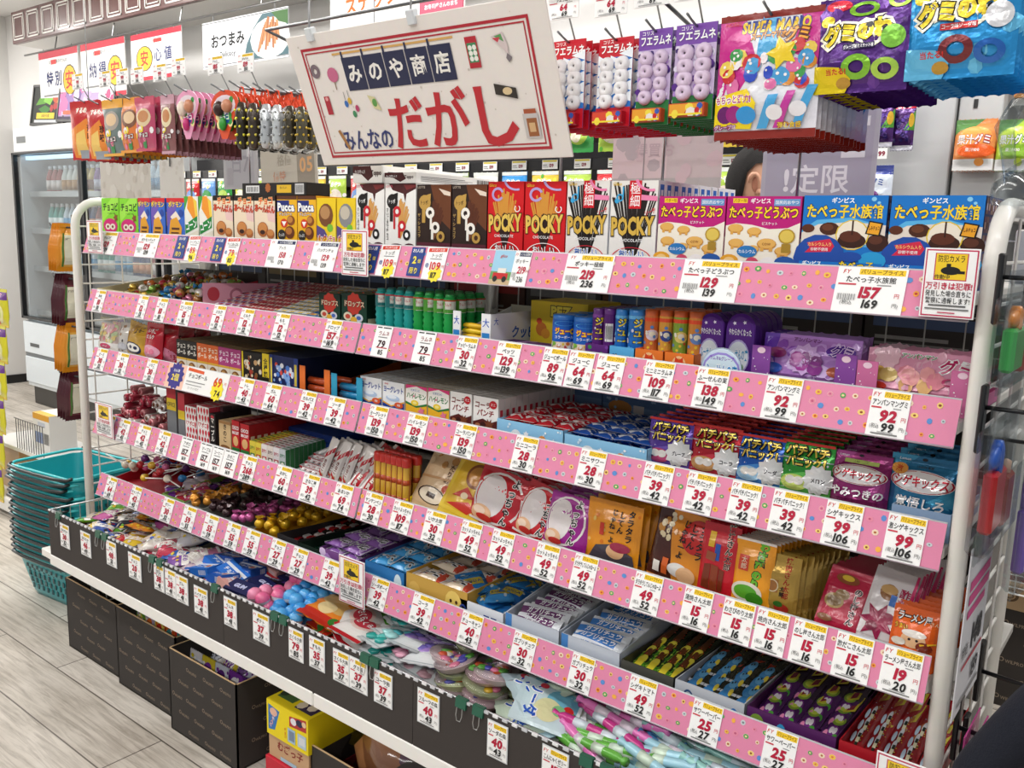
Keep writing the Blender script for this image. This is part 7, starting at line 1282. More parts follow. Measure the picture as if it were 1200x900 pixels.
for (a, b_, y0, y1, c, c2, pu_, nm, pr) in ((646, 685, 50, 152, 'b81426', '2a7ad0', False, 'red and blue, first from the sign', ('フエラムネ', '64', '69', 'v')), (700, 740, 47, 150, 'b81426', '2a7ad0', False, 'red and blue, second from the sign', ('フエラムネ', '64', '69', 'v')), (747, 786, 37, 148, '2a6a34', 'c8b4d8', True, 'purple and green, beside the blue ones', ('フエラムネ', '64', '69', 'v')), (790, 838, 31, 142, '2a6a34', 'c8b4d8', True, 'purple and green, beside the gummy bags', ('フエラムネ', '64', '69', 'v'))):
    hang(a, b_, y0, y1, 9, .021, whistle(c, c2, pu_), 'whistle_candy_pack', 'whistle candy blister, '+nm, 'candy blister', price=pr, hl='with the blisters, '+nm)
# large gummy bags
sm = [q(0, 0, 100, 100, 'e8e8f0'), p('c8208a', (0, 36), (0, 100), (24, 100), (42, 60), (22, 34)), p('c8208a', (80, 100), (100, 100), (100, 54), (74, 66)), p('4aa8dc', (42, 100), (60, 100), (58, 60), (40, 60)), q(0, 95, 100, 100, '8a2418'), q(0, 0, 100, 7, '8a2418'), t('SUPER MARIO', 56, 89, 12, 'f0c82a', w=66, o='2a3a8a', ow=.1, b=.05), t('スーパーマリオ', 50, 81, 6.5, 'f0a02a', w=34, o='5a2010', ow=.12, b=.06), t('グミ', 78, 80, 12, 'f0a02a', w=24, o='5a2010', ow=.12, b=.06),
   t('NOBEL', 14, 93, 4.5, 'd0203a', w=20), dots(26, 5, ['3a9a4a', 'c8242c', '2a4ac0', 'f0e8ec', 'd88a2a', 'e070a8', 'f0d05a', '4aa0d8'], 5, 8.5, 8, 42, 92, 72, 9), dots(26, 5, ['f8f4f4'], 1, 1.6, 6, 44, 90, 74), bu(66, 66, 16, 5, 'f2d22a', .5), p('f4d81a', (0, 10), (0, 34), (34, 40), (44, 28), (38, 8)), t('もちっと弾力!', 20, 32, 7, 'b01a7a', w=38, o='fff', ow=.12, b=.06), e(12, 20, 9, 7, '6a1a6a'), e(22, 20, 9, 7, 'a02080'), e(34, 19, 10, 7, '2a9ae0'), t('グレープ味', 12, 10, 4, 'f0e0f0', w=24, o='8a1a6a', ow=.2),
   p('4aa8e0', (44, 8), (56, 34), (66, 34), (54, 8)), p('c83aa0', (60, 8), (74, 36), (82, 36), (68, 8)), p('4aa8e0', (78, 8), (92, 40), (100, 40), (86, 8)), e(62, 20, 8, 6, 'f4f0f4'), e(84, 22, 8, 6, 'f4f0f4'), t('弾む食感', 76, 10, 5, 'f8e040', w=24, o='a02a1a', ow=.12)]
hang(842, 962, 22, 165, 12, .021, lambda w, h: bag(w, h, .02, '9a2a1e', sm, 'film', .05, seed=3, sealcol='8a2418'), 'gummy_bag', 'large white and magenta gummy bag with dark red seals', 'gummy bag', hl='with the magenta gummy bags')
wa = lambda c, c2, rg1, rg2, two: [q(0, 0, 100, 100, c), dots(14, 3, [c2], 4, 9), e(22, 92, 14, 6, 'd0203a'), t('meigum', 22, 92, 4, 'fff', w=22), e(12, 76, 8, 6, 'f0d83a'), o(50, 86, 16, 8, 6, rg1), o(86, 92, 12, 8, 5, rg2), t('グミのわ', 46, 62, 21, 'f4d83a', w=72, o='0a0a12', ow=.13, b=.07, r=6, o2='f8f4e0'), q(32, 44, 66, 50, '2a1a4a' if not two else 'c83a3a'), t('グレープ味マスカット味' if not two else 'コーラ味ソーダ味', 49, 47, 4.5, 'fff', w=32), o(48, 26, 16, 13, 8, rg1), o(78, 22, 14, 11, 7, rg2), p('f4d81a' if not two else c2, (0, 0), (0, 30), (30, 26), (42, 14), (36, 0)), t('当たる!', 26, 22, 7, 'd8302c', w=26, b=.05), e(34, 10, 8, 6, 'c89a3a'), e(84, 54, 12, 12, 'f0f0f4' if two else '8ad04a')]
hang(958, 1068, 3, 112, 8, .024, lambda w, h: bag(w, h, .022, '4a2070', wa('52247c', '6a3a98', '8ac83a', 'b8e05a', False), 'foil', .05, seed=6), 'gummy_bag', 'purple ring gummy bag with yellow lettering', 'gummy bag', hl='with the purple ring gummy bags')
hang(1066, 1196, -26, 96, 8, .024, lambda w, h: bag(w, h, .024, '1f8ad0', wa('2a9ade', '6ac4f0', '7a2a30', '2a6ac0', True), 'foil', .05, seed=8), 'gummy_bag', 'bright blue ring gummy bag with yellow lettering', 'gummy bag', hl='with the blue ring gummy bags')
# sour toys and chocolate lollies over the far bay
def choco(c, cap, face):
    return lambda w, h: bag(w, h, .012, c, [q(0, 0, 100, 100, c), q(0, 84, 100, 100, cap), e(50, 62, 36, 17, face), e(50, 64, 26, 11, 'e8c8a0' if face[0] != 'e' else 'c88a5a'), dots(10, 4, ['e87a9a', 'f0d83a', '3a8a4a', 'f4f0f0'], 6, 10, 6, 8, 94, 44), t('チョコ', 50, 30, 10, 'f4f0ec', w=70, o='5a1a1c', ow=.12, b=.05), q(0, 0, 100, 5, cap)], 'film', .05, seed=w*50, nx=8, nz=12)
jer = lambda w, h: bag(w, h, .016, 'b81c20', [q(0, 0, 100, 100, 'c02428'), p('e8882c', (10, 4), (0, 50), (60, 70), (96, 20), (80, 0)), p('f0c86a', (20, 8), (24, 44), (52, 52), (60, 8)), t('するめ', 40, 84, 11, 'f4e8d8', w=70, b=.05), t('珍味', 68, 46, 14, '2a1210', v=True, b=.05), q(30, 2, 90, 16, '9aa0a8')], 'film', .05, seed=2, nx=8, nz=12)
hang(88, 117, 120, 188, 6, .022, jer, 'squid_jerky_bag', 'red and orange dried squid bag at the end of the hanging bar', 'snack bag', rz=.12, price=('するめ', '99', '106', 'v'), hl='with the outer dried squid bags')
hang(106, 131, 122, 189, 6, .022, jer, 'squid_jerky_bag', 'red dried squid bag beside the chocolate lolly packs', 'snack bag', rz=.08, hl='with the inner dried squid bags')
hang(122, 146, 118, 184, 8, .018, choco('6a7a78', 'e8a83a', 'a8a098'), 'chocolate_lolly_pack', 'grey-green chocolate lolly pack with a round face spot', 'lolly pack', price=('チョコ', '99', '106', 'v'), hl='with the grey-green lolly packs')
hang(142, 167, 116, 180, 9, .018, choco('d8742c', 'e89a3a', '7a4a30'), 'chocolate_lolly_pack', 'orange chocolate lolly pack with a brown disc', 'lolly pack', price=('チョコ', '99', '106', 'v'), hl='with the orange lolly packs')
hang(160, 183, 115, 178, 10, .018, choco('b84a6a', 'c8506a', 'e0c8a0'), 'chocolate_lolly_pack', 'rose chocolate lolly pack with a cream disc', 'lolly pack', price=('チョコ', '99', '106', 'v'), hl='with the rose lolly packs')
hang(190, 206, 112, 181, 12, .018, choco('8a5a5a', 'c89aa8', 'e8d8b0'), 'chocolate_lolly_pack', 'brownish pink chocolate lolly pack with pale spots', 'lolly pack', price=('チョコ', '99', '106', 'v'), hl='with the brownish pink lolly packs')
def vblister(c, c2, c3):
    def f(w, h):
        r = EMP('toy_sweet_blister'); mb = MB('gloss'); n = 14; pts = []
        for i in range(n+1):
            a = PI*i/n; pts.append((w/2*math.cos(a), h*.70+h*.30*math.sin(a)))
        pts += [(-w*.16, .012), (-w*.1, 0), (w*.1, 0), (w*.16, .012)]; k = len(pts)
        mb.add([(x, 0, z) for x, z in pts]+[(x, .0014, z) for x, z in pts], [tuple(range(k)), tuple(range(2*k-1, k-1, -1))]+[(i, k+i, k+(i+1) % k, (i+1) % k) for i in range(k)], c)
        art(mb, lambda a, b_, nn: (a-w/2, -nn, b_), w, h, [e(50, 68, 40, 22, 'e8d8e0'), dots(12, 5, [c2, 'f0e0a0', '3a9a4a', '2a4a9a'], 6, 11, 24, 30, 76, 86), t('チョコ', 50, 44, 12, 'fff', w=50, o=c2, ow=.12, b=.05)]); mb.build('card', r)
        mb = MB('gloss'); mb.ell(-w*.14, -.006, h*.62, w*.16, .012, h*.16, c3, 9, 6); mb.ell(w*.16, -.006, h*.66, w*.15, .012, h*.14, 'c88a6a', 9, 6); mb.ell(0, -.005, h*.3, w*.1, .009, h*.14, c2, 8, 6); mb.build('toy_sweets', r); return r
    return f
hang(207, 233, 107, 164, 12, .02, vblister('e8a0c0', 'c83a7a', 'e8d8c8'), 'toy_sweet_blister', 'pink tapering toy sweet blister', 'blister', price=('チョコ', '99', '106', 'v'), hl='with the pink tapering blisters')
hang(247, 279, 107, 164, 12, .02, vblister('d8502c', '3a9a3c', '3a2420'), 'toy_sweet_blister', 'orange-red tapering toy sweet blister', 'blister', price=('チョコ', '185', '199', 'v'), hl='with the orange-red tapering blisters')
def toyon(c, dotc, k):
    def f(w, h):
        r = EMP('stringed_toy'); mb = MB('foil'); 
        mb.lathe([(0, 0), (w*.22, .002), (w*.34, h*.12), (w*.3, h*.4), (w*.36, h*.58), (w*.2, h*.74), (0, h*.76)], c, 10)
        for j in range(5):
            for i in range(6): a = i*1.05+j*.5; rr = w*.34; mb.ell(rr*math.cos(a), rr*math.sin(a), h*(.1+j*.13), w*.07, w*.07, h*.025, dotc, 6, 4)
        mb.build('toy_body', r); mb = MB('matte'); mb.tube([(0, 0, h*.74), (-w*.2, 0, h*.86), (-w*.06, 0, h), (w*.1, 0, h*.98), (w*.2, 0, h*.86), (.0, 0, h*.74)], .0022, 'e8502c', 5); mb.build('string_loop', r); return r
    return f
for i, (c, dc, nm) in enumerate((('3a342a', 'e0d83a', 'black and yellow dotted'), ('4a4038', 'd8c84a', 'brown and yellow dotted'), ('c8ccd0', '8a8e92', 'silver'), ('d8dcde', 'a8acb0', 'bright silver'), ('4a4436', '8a7a4a', 'olive'), ('5a5646', 'c8a83a', 'dark olive'))):
    hang(277+i*14, 291+i*14, 102+i*1.5, 176-i*.5, 6, .03, toyon(c, dc, i), 'stringed_toy', '%s sweet filled toy on an orange string' % nm, 'toy', rz=.1, price=('おもちゃ', '139', '150', 'v') if i == 1 else None, hl='with the %s stringed toys' % nm)

# the big sweet-shop sign
TLs, BLs = Vector((1.085, -.10, 1.752)), Vector((1.075, .0, 1.503)); ww = .665; dn = (BLs-TLs); hh = dn.length; tl = math.atan2(.10, .249)
sg = EMP('shop_sign', (1.41, 0, 1.503), (tl, 0, 0)); T(sg, 'cream shop sign with red double border and big red lettering, tilted over the top shelf', 'sign')
mb = MB('plastic'); mb.box(-ww/2, -.002, 0, ww/2, .002, hh, 'ece5df', .001); 
F = lambda a, b_, n: (a-ww/2, -.002-n, b_)
I = []
for (x0, y0, x1, y1) in ((5.5, 6, 94, 8), (5.5, 88, 94, 90), (5.5, 6, 6.3, 90), (93.2, 6, 94, 90), (7, 9.5, 92.5, 10.5), (7, 85.5, 92.5, 86.5), (7, 9.5, 7.4, 86.5), (92.1, 9.5, 92.5, 86.5)): I.append(q(x0, y0, x1, y1, 'b31c30'))
I += [q(19, 82.5, 68, 84, 'd8a860')]
for i, ch in enumerate('みのや商店'):
    x0 = 22.5+i*8.9; I += [q(x0, 56, x0+8.5, 80, '1c2348'), q(x0+.2, 80, x0+1, 84.5, '1c2348'), t(ch, x0+4.25, 68, 15, 'f2efe8', w=8, b=.05)]
I += [t('みんなの', 24.5, 19, 17, '22306e', w=23, b=.02), t('だ', 43.5, 29, 42, 'c01a2a', w=15, b=.022), t('が', 59.5, 29.5, 44, 'c01a2a', w=16.5, b=.022), t('し', 76.5, 29.5, 46, 'c01a2a', w=18, b=.03)]
I += [o(9.5, 73, 2.1, 5.2, 1.3, '7a6a72'), e(17, 69, 2.4, 5.5, 'c8688c'), q(16.8, 58, 17.2, 64, '8a6a50'), q(10, 40, 12.4, 54, 'b01c34'), e(11.2, 52, .7, 1.6, 'e8a0a0'), p('a8743c', (12, 27), (13.2, 28), (16, 13), (14.8, 12)),
      e(19.5, 47, .8, 2.6, '2a6ab8'), e(21.3, 49, .8, 2.6, 'd8b03a'), e(23.8, 43, .8, 2.6, 'b83a6a'), e(22, 39, .8, 2.6, '3a8a5a'), q(19.4, 50, 19.6, 56, '666'), q(21.2, 52, 21.4, 57, '666'), p('d8d0a0', (29.5, 52), (32.5, 50), (34.2, 40), (31.2, 42)), e(32, 46, 1, 3, '5a9a4a'),
      q(72, 62, 76, 82, 'b81c30'), q(72.4, 65.5, 75.6, 78, '3a8a5a'), e(73.3, 75, .7, 1.7, 'f0f0e8'), e(74.8, 75, .7, 1.7, 'f0f0e8'), e(73.3, 71.5, .7, 1.7, 'f0f0e8'), e(74.8, 71.5, .7, 1.7, 'f0f0e8'), e(73.3, 68, .7, 1.7, 'f0f0e8'), e(74.8, 68, .7, 1.7, 'f0f0e8'),
      p('d8c8c8', (81, 80), (85, 82), (86, 74), (85.8, 68)), p('5a9a5a', (82, 80), (84.5, 81), (85, 76)), p('c83a4a', (81.4, 79), (83, 76), (84, 79)), p('7a7278', (85.4, 69), (86.8, 66), (85.6, 63), (84.8, 66)), p('2a2420', (78.8, 51), (86, 47), (86, 40), (78.8, 44)), e(83, 45.5, 1.6, 2.5, 'e0c89a'), q(86.4, 14, 91.4, 30, 'c9c2c0'), q(87, 30, 91, 33, 'a8502c'), q(87.4, 15, 90.8, 27, '9a5a2c'), q(88, 18, 90, 24, 'd8b080')]
I = [dots(60, 9, ['cfc4ba', 'd4c8c0'], .15, .4)]+I
art(mb, F, ww, hh, I, lift=.0004, dz=.00006); mb.build('sign_board', sg)
for u in (.12, .55):
    mb = MB('plastic'); x = -ww/2+ww*u; mb.box(x-.010, -.008, hh-.015, x+.010, .008, hh+.012, 'd8dde0', .002); mb.tube([(x, 0, hh+.01), (x, .02, hh+.06)], .002, '9a9c9e', 6); mb.build('clip', sg)
mb = MB('metal'); mb.tube([(.95, -.055, 1.79), (1.86, -.055, 1.79)], .0035, '6a6c6e', 6); mb.tube([(.95, -.055, 1.79), (.95, YB, 1.715)], .0035, '6a6c6e', 6); mb.tube([(1.86, -.055, 1.79), (1.86, YB, 1.715)], .0035, '6a6c6e', 6); T(mb.build('sign_rail'), 'grey wire rail the cream shop sign is clipped to', 'rail')

# backs of the signs that face the other aisle
def board(px0, px1, y0, y1, Y, c, ops, lab, skew=0, fin='gloss', cat='sign', name='aisle_sign', th=.004, stand=True):
    A = hit(px0, y0, 1, Y); C = hit(px0, y1, 1, Y); w = XS(px1, Y, (A.z+C.z)/2)-XS(px0, Y, (A.z+C.z)/2); h = A.z-C.z; r = EMP(name, (XS((px0+px1)/2, Y, C.z), Y, C.z), (0, skew, 0)); T(r, lab, cat)
    mb = MB(fin); mb.box(-w/2, 0, 0, w/2, th, h, c, .0008); art(mb, lambda a, b_, n: (a-w/2, -n, b_), w, h, ops); mb.build('sign_board', r)
    if stand:
        mb = MB('metal'); mb.tube([(0, -.006, h*.8), (0, -.003, 1.84-C.z)], .003, '8a8c8e', 6); mb.build('hanger_rod', r)
    return r
mir = lambda s, cx, cy, h, c, w: ('t', s[::-1], cx, cy, h, c, w, None, .06, .03, 0, 0, False, None)
board(118, 176, 185, 236, .775, 'c3bdb4', [dots(26, 2, ['b8b0a6', 'cbc6be'], 3, 8)], 'blank grey-beige back of an aisle sign behind the lime cartons')
board(188, 216, 185, 238, .775, 'ccc8c2', [dots(12, 2, ['c2bcb4'], 3, 8)], 'narrow blank grey back of an aisle sign behind the corn cartons')
mb = MB('metal'); mb.tube([(-1.6, .775, 1.842), (2.6, .775, 1.842)], .004, '8a8c8e', 6)
for x in (-1.5, .4, 2.5): mb.tube([(x, .775, 1.842), (x, .775, 2.92)], .002, '9a9c9e', 5)
T(mb.build('sign_bar'), 'thin bar hung from the ceiling carrying the see-through aisle signs', 'bar')
board(262, 302, 160, 222, .775, 'a9a7ab', [q(8, 4, 90, 96, 'a09ea4'), mir('7日', 50, 48, 40, '8c8890', 70), q(12, 8, 30, 40, '98949a'), q(70, 60, 84, 90, 'b8b6ba')], 'grey see-through back of a sign with a large 7', stand=True)
board(306, 372, 150, 226, .775, 'b3aca0', [q(66, 4, 96, 96, '8d8478'), mir('50', 82, 40, 30, 'c99a6a', 26), mir('新鮮市', 34, 76, 20, '9c9488', 56), mir('価格', 44, 50, 18, '9c9488', 36), mir('特価', 34, 26, 16, 'c0907a', 40)], 'beige see-through back of a sign with an orange 50', skew=-.06)
board(713, 840, 158, 236, .775, 'b9a9ad', [q(0, 34, 52, 100, 'c6b0b6'), q(0, 0, 100, 34, 'a9a2a4'), dots(14, 3, ['bfa6ae', 'aa9ca2'], 3, 7, 5, 30, 95, 95), mir('お買得', 40, 74, 22, 'b49ea6', 56), q(30, 0, 31, 100, '8a8286')], 'pinkish see-through back of a sign behind the magenta biscuit cartons')
board(887, 1020, 108, 240, .775, 'a39fae', [q(4, 0, 96, 96, '9a95a8'), mir('限定!', 50, 22, 26, 'd2cfda', 80), q(60, 66, 92, 74, 'd2cfda'), q(70, 40, 90, 48, 'd2cfda'), q(74, 40, 82, 80, 'd2cfda')], 'mauve see-through back of a sign with pale letters behind the blue biscuit cartons')

# ================================================================ the wall side: fridge, posters, wall rack
FX0, FY, FH = -4.17, 1.555, 1.985
fr = EMP('drinks_fridge', (FX0, FY, 0)); T(fr, 'tall white glass-fronted drinks fridge against the wall', 'fridge')
W2 = 1.98
mb = MB('paint'); mb.box(0, .02, .14, .05, .78, FH, 'dcdedf', .004); mb.box(W2-.05, .02, .14, W2, .78, FH, 'dcdedf', .004); mb.box(0, .74, .14, W2, .78, FH, 'd4d6d8'); mb.box(0, 0, FH-.17, W2, .78, FH, 'e2e3e2', .006); mb.box(0, 0, .14, W2, .78, .62, 'dfe6ea', .004); mb.box(.06, -.001, FH-.105, .20, .001, FH-.06, '6a6e70'); mb.build('cabinet', fr)
mb = MB('paint'); mb.box(.02, .03, 0, W2-.02, .76, .14, '151516', .003); mb.build('kick_base', fr)
mb = MB('paint'); mb.box(.0, -.012, .17, W2, 0, .36, 'dfe7ec', .003); mb.box(.0, -.012, .39, W2, 0, .62, 'dfe7ec', .003); mb.box(0, -.004, .36, W2, 0, .39, '6a7074'); mb.box(.1, -.014, .44, .24, -.011, .465, '4a4e50'); mb.build('front_panel', fr)
for i in range(2):
    x0 = i*W2/2; d = EMP('door', (x0, 0, 0)); d.parent = fr
    mb = MB('paint')
    for bx_ in ((0, -.02, .64, .03, .015, FH-.17), (W2/2-.03, -.02, .64, W2/2, .015, FH-.17), (0, -.02, .64, W2/2, .015, .66), (0, -.02, FH-.185, W2/2, .015, FH-.17)): mb.box(*bx_, '17181a', .003)
    mb.build('door_frame', d); mb = MB('clear'); mb.box(.045, -.004, .67, W2/2-.045, .002, FH-.2, 'f2f6f8:clear'); mb.build('glass_pane', d); mb = MB('paint'); mb.box(W2/2-.07, -.05, 1.0, W2/2-.05, -.02, 1.4, '111214', .004); mb.build('handle', d)
mb = MB('lamp'); mb.box(.07, .05, FH-.215, W2-.07, .08, FH-.19, 'bfe6ff'); mb.build('light_strip', fr)
for z in (.68, 1.0, 1.27, 1.53):
    mb = MB('metal'); mb.box(.05, .08, z-.012, W2-.05, .7, z, '8a8e92'); mb.box(.05, .07, z-.016, W2-.05, .082, z+.022, 'e8ebec'); mb.build('shelf', fr)
DR = [('8a4aa0', 'f0e8f4', 'purple'), ('d8e8f0', '3a9ac8', 'clear blue'), ('3aa89a', 'f0f4f0', 'teal'), ('d8b85a', '7a3a1c', 'amber'), ('a8383a', 'f0e0d8', 'red'), ('e8e4d8', 'c88a3a', 'cream'), ('3a5a8a', 'e8a07a', 'blue')]
def drink(c, c2, h=.2):
    r = EMP('drink_bottle'); mb = MB('gloss'); mb.lathe([(0, 0), (.028, 0), (.032, .006), (.032, h*.55), (.030, h*.62), (.014, h*.85), (.013, h*.9)], c, 12); mb.lathe([(.0325, h*.16), (.0325, h*.5)], c2, 12); mb.build('bottle_body', r); mb = MB('plastic'); mb.lathe([(.0145, h*.88), (.0145, h*.98), (.012, h), (0, h)], 'f0f0f0', 10); mb.build('cap', r); return r
prd = {}
for si, z in enumerate((.68, 1.0, 1.27, 1.53)):
    for i in range(22):
        if si == 0 and i % 3: continue
        k = [6, 4, 5, 3, 0, 1, 2, 1][(i//3+si*3) % 8] % 7; loc = (FX0+.2+i*.076, FY+.16, z+.001); c, c2, nm = DR[k]
        lb = '%s drink bottle on the %s fridge shelf, %s' % (nm, ['lowest', 'third', 'second', 'top'][si], 'among the ones behind the glass')
        if k not in prd: prd[k] = drink(c, c2); prd[k].location = loc; T(prd[k], lb, 'bottle', 'drink bottles in the fridge')
        else: dup(prd[k], loc, (0, 0, i), lb)
def poster(x0, x1, y0, y1, Y, c, ops, lab, cat='poster', name='hanging_poster', hooks=True, dy=.004):
    A = hit(x0, y0, 1, Y); C = hit(x0, y1, 1, Y); w = XS(x1, Y, (A.z+C.z)/2)-XS(x0, Y, (A.z+C.z)/2); h = A.z-C.z; r = EMP(name, (A.x+w/2, Y, C.z)); T(r, lab, cat)
    mb = MB('card'); mb.box(-w/2, 0, 0, w/2, dy, h, c); art(mb, lambda a, b_, n: (a-w/2, -n, b_), w, h, ops, lift=.001, dz=.0004); mb.build('printed_sheet', r)
    if hooks:
        mb = MB('metal')
        for s in (-.36, .36): mb.tube([(w*s, 0, h-.004), (w*s, 0, max(h+.02, zr-C.z-.006))], .003, 'a0a2a4', 5)
        mb.build('wire_hooks', r)
    return r
def anp_(word): return [q(0, 0, 100, 100, 'f4f3f1'), q(0, 88, 100, 100, 'c81f38'), q(0, 0, 100, 8, 'c81f38'), t('まちのお菓子屋さんの', 50, 80, 7, '555', w=60), q(46, 76, 62, 84, 'd8302c'), e(27, 46, 17, 27, '16120f'), e(27, 46, 15.4, 25, 'f4c02a'), t('安', 27, 46, 34, 'd02a20', w=24, b=.04), t(word[0], 54, 50, 30, '1c2a6a', w=18, b=.04), t(word[1], 74, 50, 30, '1c2a6a', w=18, b=.04), q(44, 24, 92, 27, '888'), q(50, 17, 88, 20, '999')]
def anq_(word): return [q(0, 0, 100, 100, 'f4f3f1'), q(0, 88, 100, 100, 'c81f38'), q(0, 0, 100, 8, 'c81f38'), t('まちのお菓子屋さんの', 50, 80, 7, '555', w=60), q(32, 76, 46, 84, 'd8302c'), e(78, 44, 17, 27, '16120f'), e(78, 44, 15.4, 25, 'f4c02a'), t('安', 78, 44, 34, 'd02a20', w=24, b=.04), t(word[0], 28, 50, 28, '1c2a6a', w=18, b=.04), t(word[1], 50, 50, 28, '1c2a6a', w=18, b=.04), q(10, 20, 60, 23, '888')]
poster(45, 90, 63, 128, 1.622, 'f4f3f1', anq_('特別'), 'red-edged white poster nearest the fridge wall, yellow disc after its navy words')
poster(94, 145, 53, 118, 1.622, 'f4f3f1', anq_('納得'), 'red-edged white poster between two like it, yellow disc after its navy words')
poster(153, 212, 42, 97, 1.622, 'f4f3f1', anp_('心値'), 'red-edged white poster whose yellow disc comes before the navy words')
poster(237, 337, 28, 82, 1.622, 'eceef2', [q(0, 0, 100, 100, 'eceef2'), q(0, 96, 100, 97.5, '222'), q(0, 4, 100, 5.5, '222'), t('おつまみ', 31, 56, 32, '121212', w=52, b=.05), t('Delicacy', 31, 27, 16, '222', w=24, b=.02), p('4a6a72', (50, 6), (54, 40), (62, 70), (72, 95), (100, 95), (100, 6)), e(80, 44, 22, 42, 'd8dcdc'), p('3f6a34', (82, 95), (100, 95), (100, 66), (90, 74))]+[p('c98a5a' if i % 2 else 'a8683c', (66+i*2.1, 20+(i*7) % 26), (68+i*2.1, 18+(i*7) % 26), (75+i*1.3, 66+(i*5) % 22), (72.5+i*1.3, 68+(i*5) % 22)) for i in range(12)], 'white Delicacy poster with a plate of brown dried squid')
poster(387, 545, -18, 36, 1.622, 'f0efec', [q(0, 0, 100, 100, 'f0efec'), t('スナック', 33, 48, 44, 'e8641c', w=52, o='f8f0e4', ow=.08, b=.06, r=4), e(72, 66, 14, 40, 'e8d07a'), e(68, 60, 9, 26, 'f0e0a0'), e(78, 70, 8, 24, 'd8b85a')], 'white poster with orange lettering and yellow puffs')
poster(492, 543, -2, 26, 1.50, 'b8506a', [q(0, 0, 100, 100, 'c0586e'), t('お寿司屋さんのまち', 50, 56, 22, 'f0e8ea', w=88, b=.03), q(6, 20, 94, 26, 'd88a9a')], 'small dusky red strip poster in front of the orange lettered poster', hooks=False)
# framed pictures leaning on the fridge
def framed(x0, x1, y0, y1, ops, lab, rz=.05):
    Y = 1.60; A = hit(x0, y0, 1, Y); h = A.z-FH; w = XS(x1, Y, A.z)-XS(x0, Y, A.z); r = EMP('framed_picture', (A.x+w/2, Y, FH+.001), (-.14, rz, 0)); T(r, lab, 'picture')
    mb = MB('paint'); b_ = .018
    for bx_ in ((-w/2, -.01, 0, w/2, .014, b_), (-w/2, -.01, h-b_, w/2, .014, h), (-w/2, -.01, 0, -w/2+b_, .014, h), (w/2-b_, -.01, 0, w/2, .014, h)): mb.box(*bx_, '141416', .002)
    mb.build('frame', r); mb = MB('card'); mb.box(-w/2+.01, -.004, .01, w/2-.01, .006, h-.01, '111'); art(mb, lambda a, c_, n: (a-w/2+.012, -.004-n, c_+.012), w-.024, h-.024, ops, lift=.001, dz=.0004); mb.build('print', r)
framed(33, 72, 101, 146, [q(0, 0, 100, 100, '161c16'), p('5a9a2a', (10, 50), (30, 84), (56, 90), (40, 54)), p('8ac84a', (34, 60), (48, 96), (70, 80), (56, 50)), p('3a7a2a', (20, 40), (40, 50), (60, 40), (40, 24)), e(76, 70, 14, 16, 'c8502c'), e(86, 56, 10, 12, 'd8a04a'), dots(8, 2, ['b83a3a', 'e8e4d8'], 4, 7, 60, 40, 95, 90), q(16, 14, 72, 30, 'e8c83a'), t('お菓子の里', 44, 22, 9, '3a2a10', w=50), q(10, 4, 84, 11, 'c8ccd0')], 'black framed picture of green leaves standing on the fridge')
framed(64, 130, 95, 140, [q(0, 0, 100, 100, 'b8a0c8'), e(20, 78, 20, 18, 'd8dce8'), dots(50, 4, ['9a7ab8', 'c8b0d8', '7a5a9a', 'd8c8e4', 'e87ab0'], 4, 8, 3, 20, 97, 96), q(10, 14, 70, 24, 'd86a4a'), t('あじさい祭', 40, 19, 8, 'fff', w=54), q(0, 0, 100, 9, '3a2a4a'), p('e8d83a', (70, 0), (100, 0), (100, 20)), q(76, 40, 98, 92, 'e8dce4'), dots(8, 7, ['e0487a', 'f0e0e8'], 4, 6, 76, 44, 98, 90)], 'black framed picture of lilac flowers standing on the fridge')

# the wall rack across the aisle
wr = EMP('wall_rack', (-2.1, 1.5, 0)); T(wr, 'white wall rack across the aisle with black peg rails', 'rack')
L_ = 3.86
mb = MB('paint'); mb.box(0, .5, 0, L_, .53, 2.35, 'e2e0dc'); mb.build('back_panel', wr)
for z in (.2, .55, .9, 1.15): mb = MB('paint'); mb.box(0, .05, z-.02, L_, .5, z, 'd8d6d2', .002); mb.build('shelf_board', wr)
mb = MB('paint'); mb.box(0, 0, 0, L_, .5, .12, 'dcdad6', .003); mb.build('base_deck', wr)
for z in (1.625, 1.42, 1.85): mb = MB('paint'); mb.box(0, .0, z-.022, L_, .018, z+.022, '17171a', .002); mb.box(0, .2, z-.06, L_, .49, z+.10, '201f22'); mb.build('peg_rail', wr)
pr = {}
pal = ['3a9a4a', 'e8e8e0', 'c8242c', 'a8c84a', 'd8b83a', '6a9ad8', 'e8dcd0', '2a8ad0']; pn = ['green', 'white', 'red', 'leaf green', 'yellow', 'pale blue', 'cream', 'blue']
for ri, z in enumerate((1.60, 1.83)):
    for i in range(25):
        x = -2.0+i*.149
        if ri == 1 and not (.3 < x < 1.75): continue
        c = (i*3+ri*2) % 8 if ri else [3, 2, 5, 0, 3, 3, 1, 7, 4][i % 9]; lb = '%s snack pack on the %s peg rail of the wall rack' % (pn[c], 'lower' if ri == 0 else 'upper'); loc = (x+.07, 1.47, z-.165)
        if c not in pr:
            m_ = bag(.125, .165, .03, pal[c], [q(0, 0, 100, 100, pal[c]), e(50, 40, 36, 24, pal[(c+3) % 8]), e(44, 34, 18, 13, 'f0e8d0'), t('おやつ', 50, 76, 15, 'f8f4ec' if c not in (1, 6) else '3a6a2a', w=80, b=.05), q(0, 92, 100, 100, 'e8ece8'), dots(6, c, ['e8d83a', '5aa83c', 'f4f0f0'], 4, 8)], 'film', .06, seed=c, nx=9, nz=11); ob = m_.build('snack_pack'); ob.location = loc; pr[c] = ob; T(ob, lb, 'snack pack', 'snack packs on the wall rack')
        else: dup(pr[c], loc, (R.uniform(-.05, .02), 0, R.uniform(-.05, .05)), lb)
tp = None
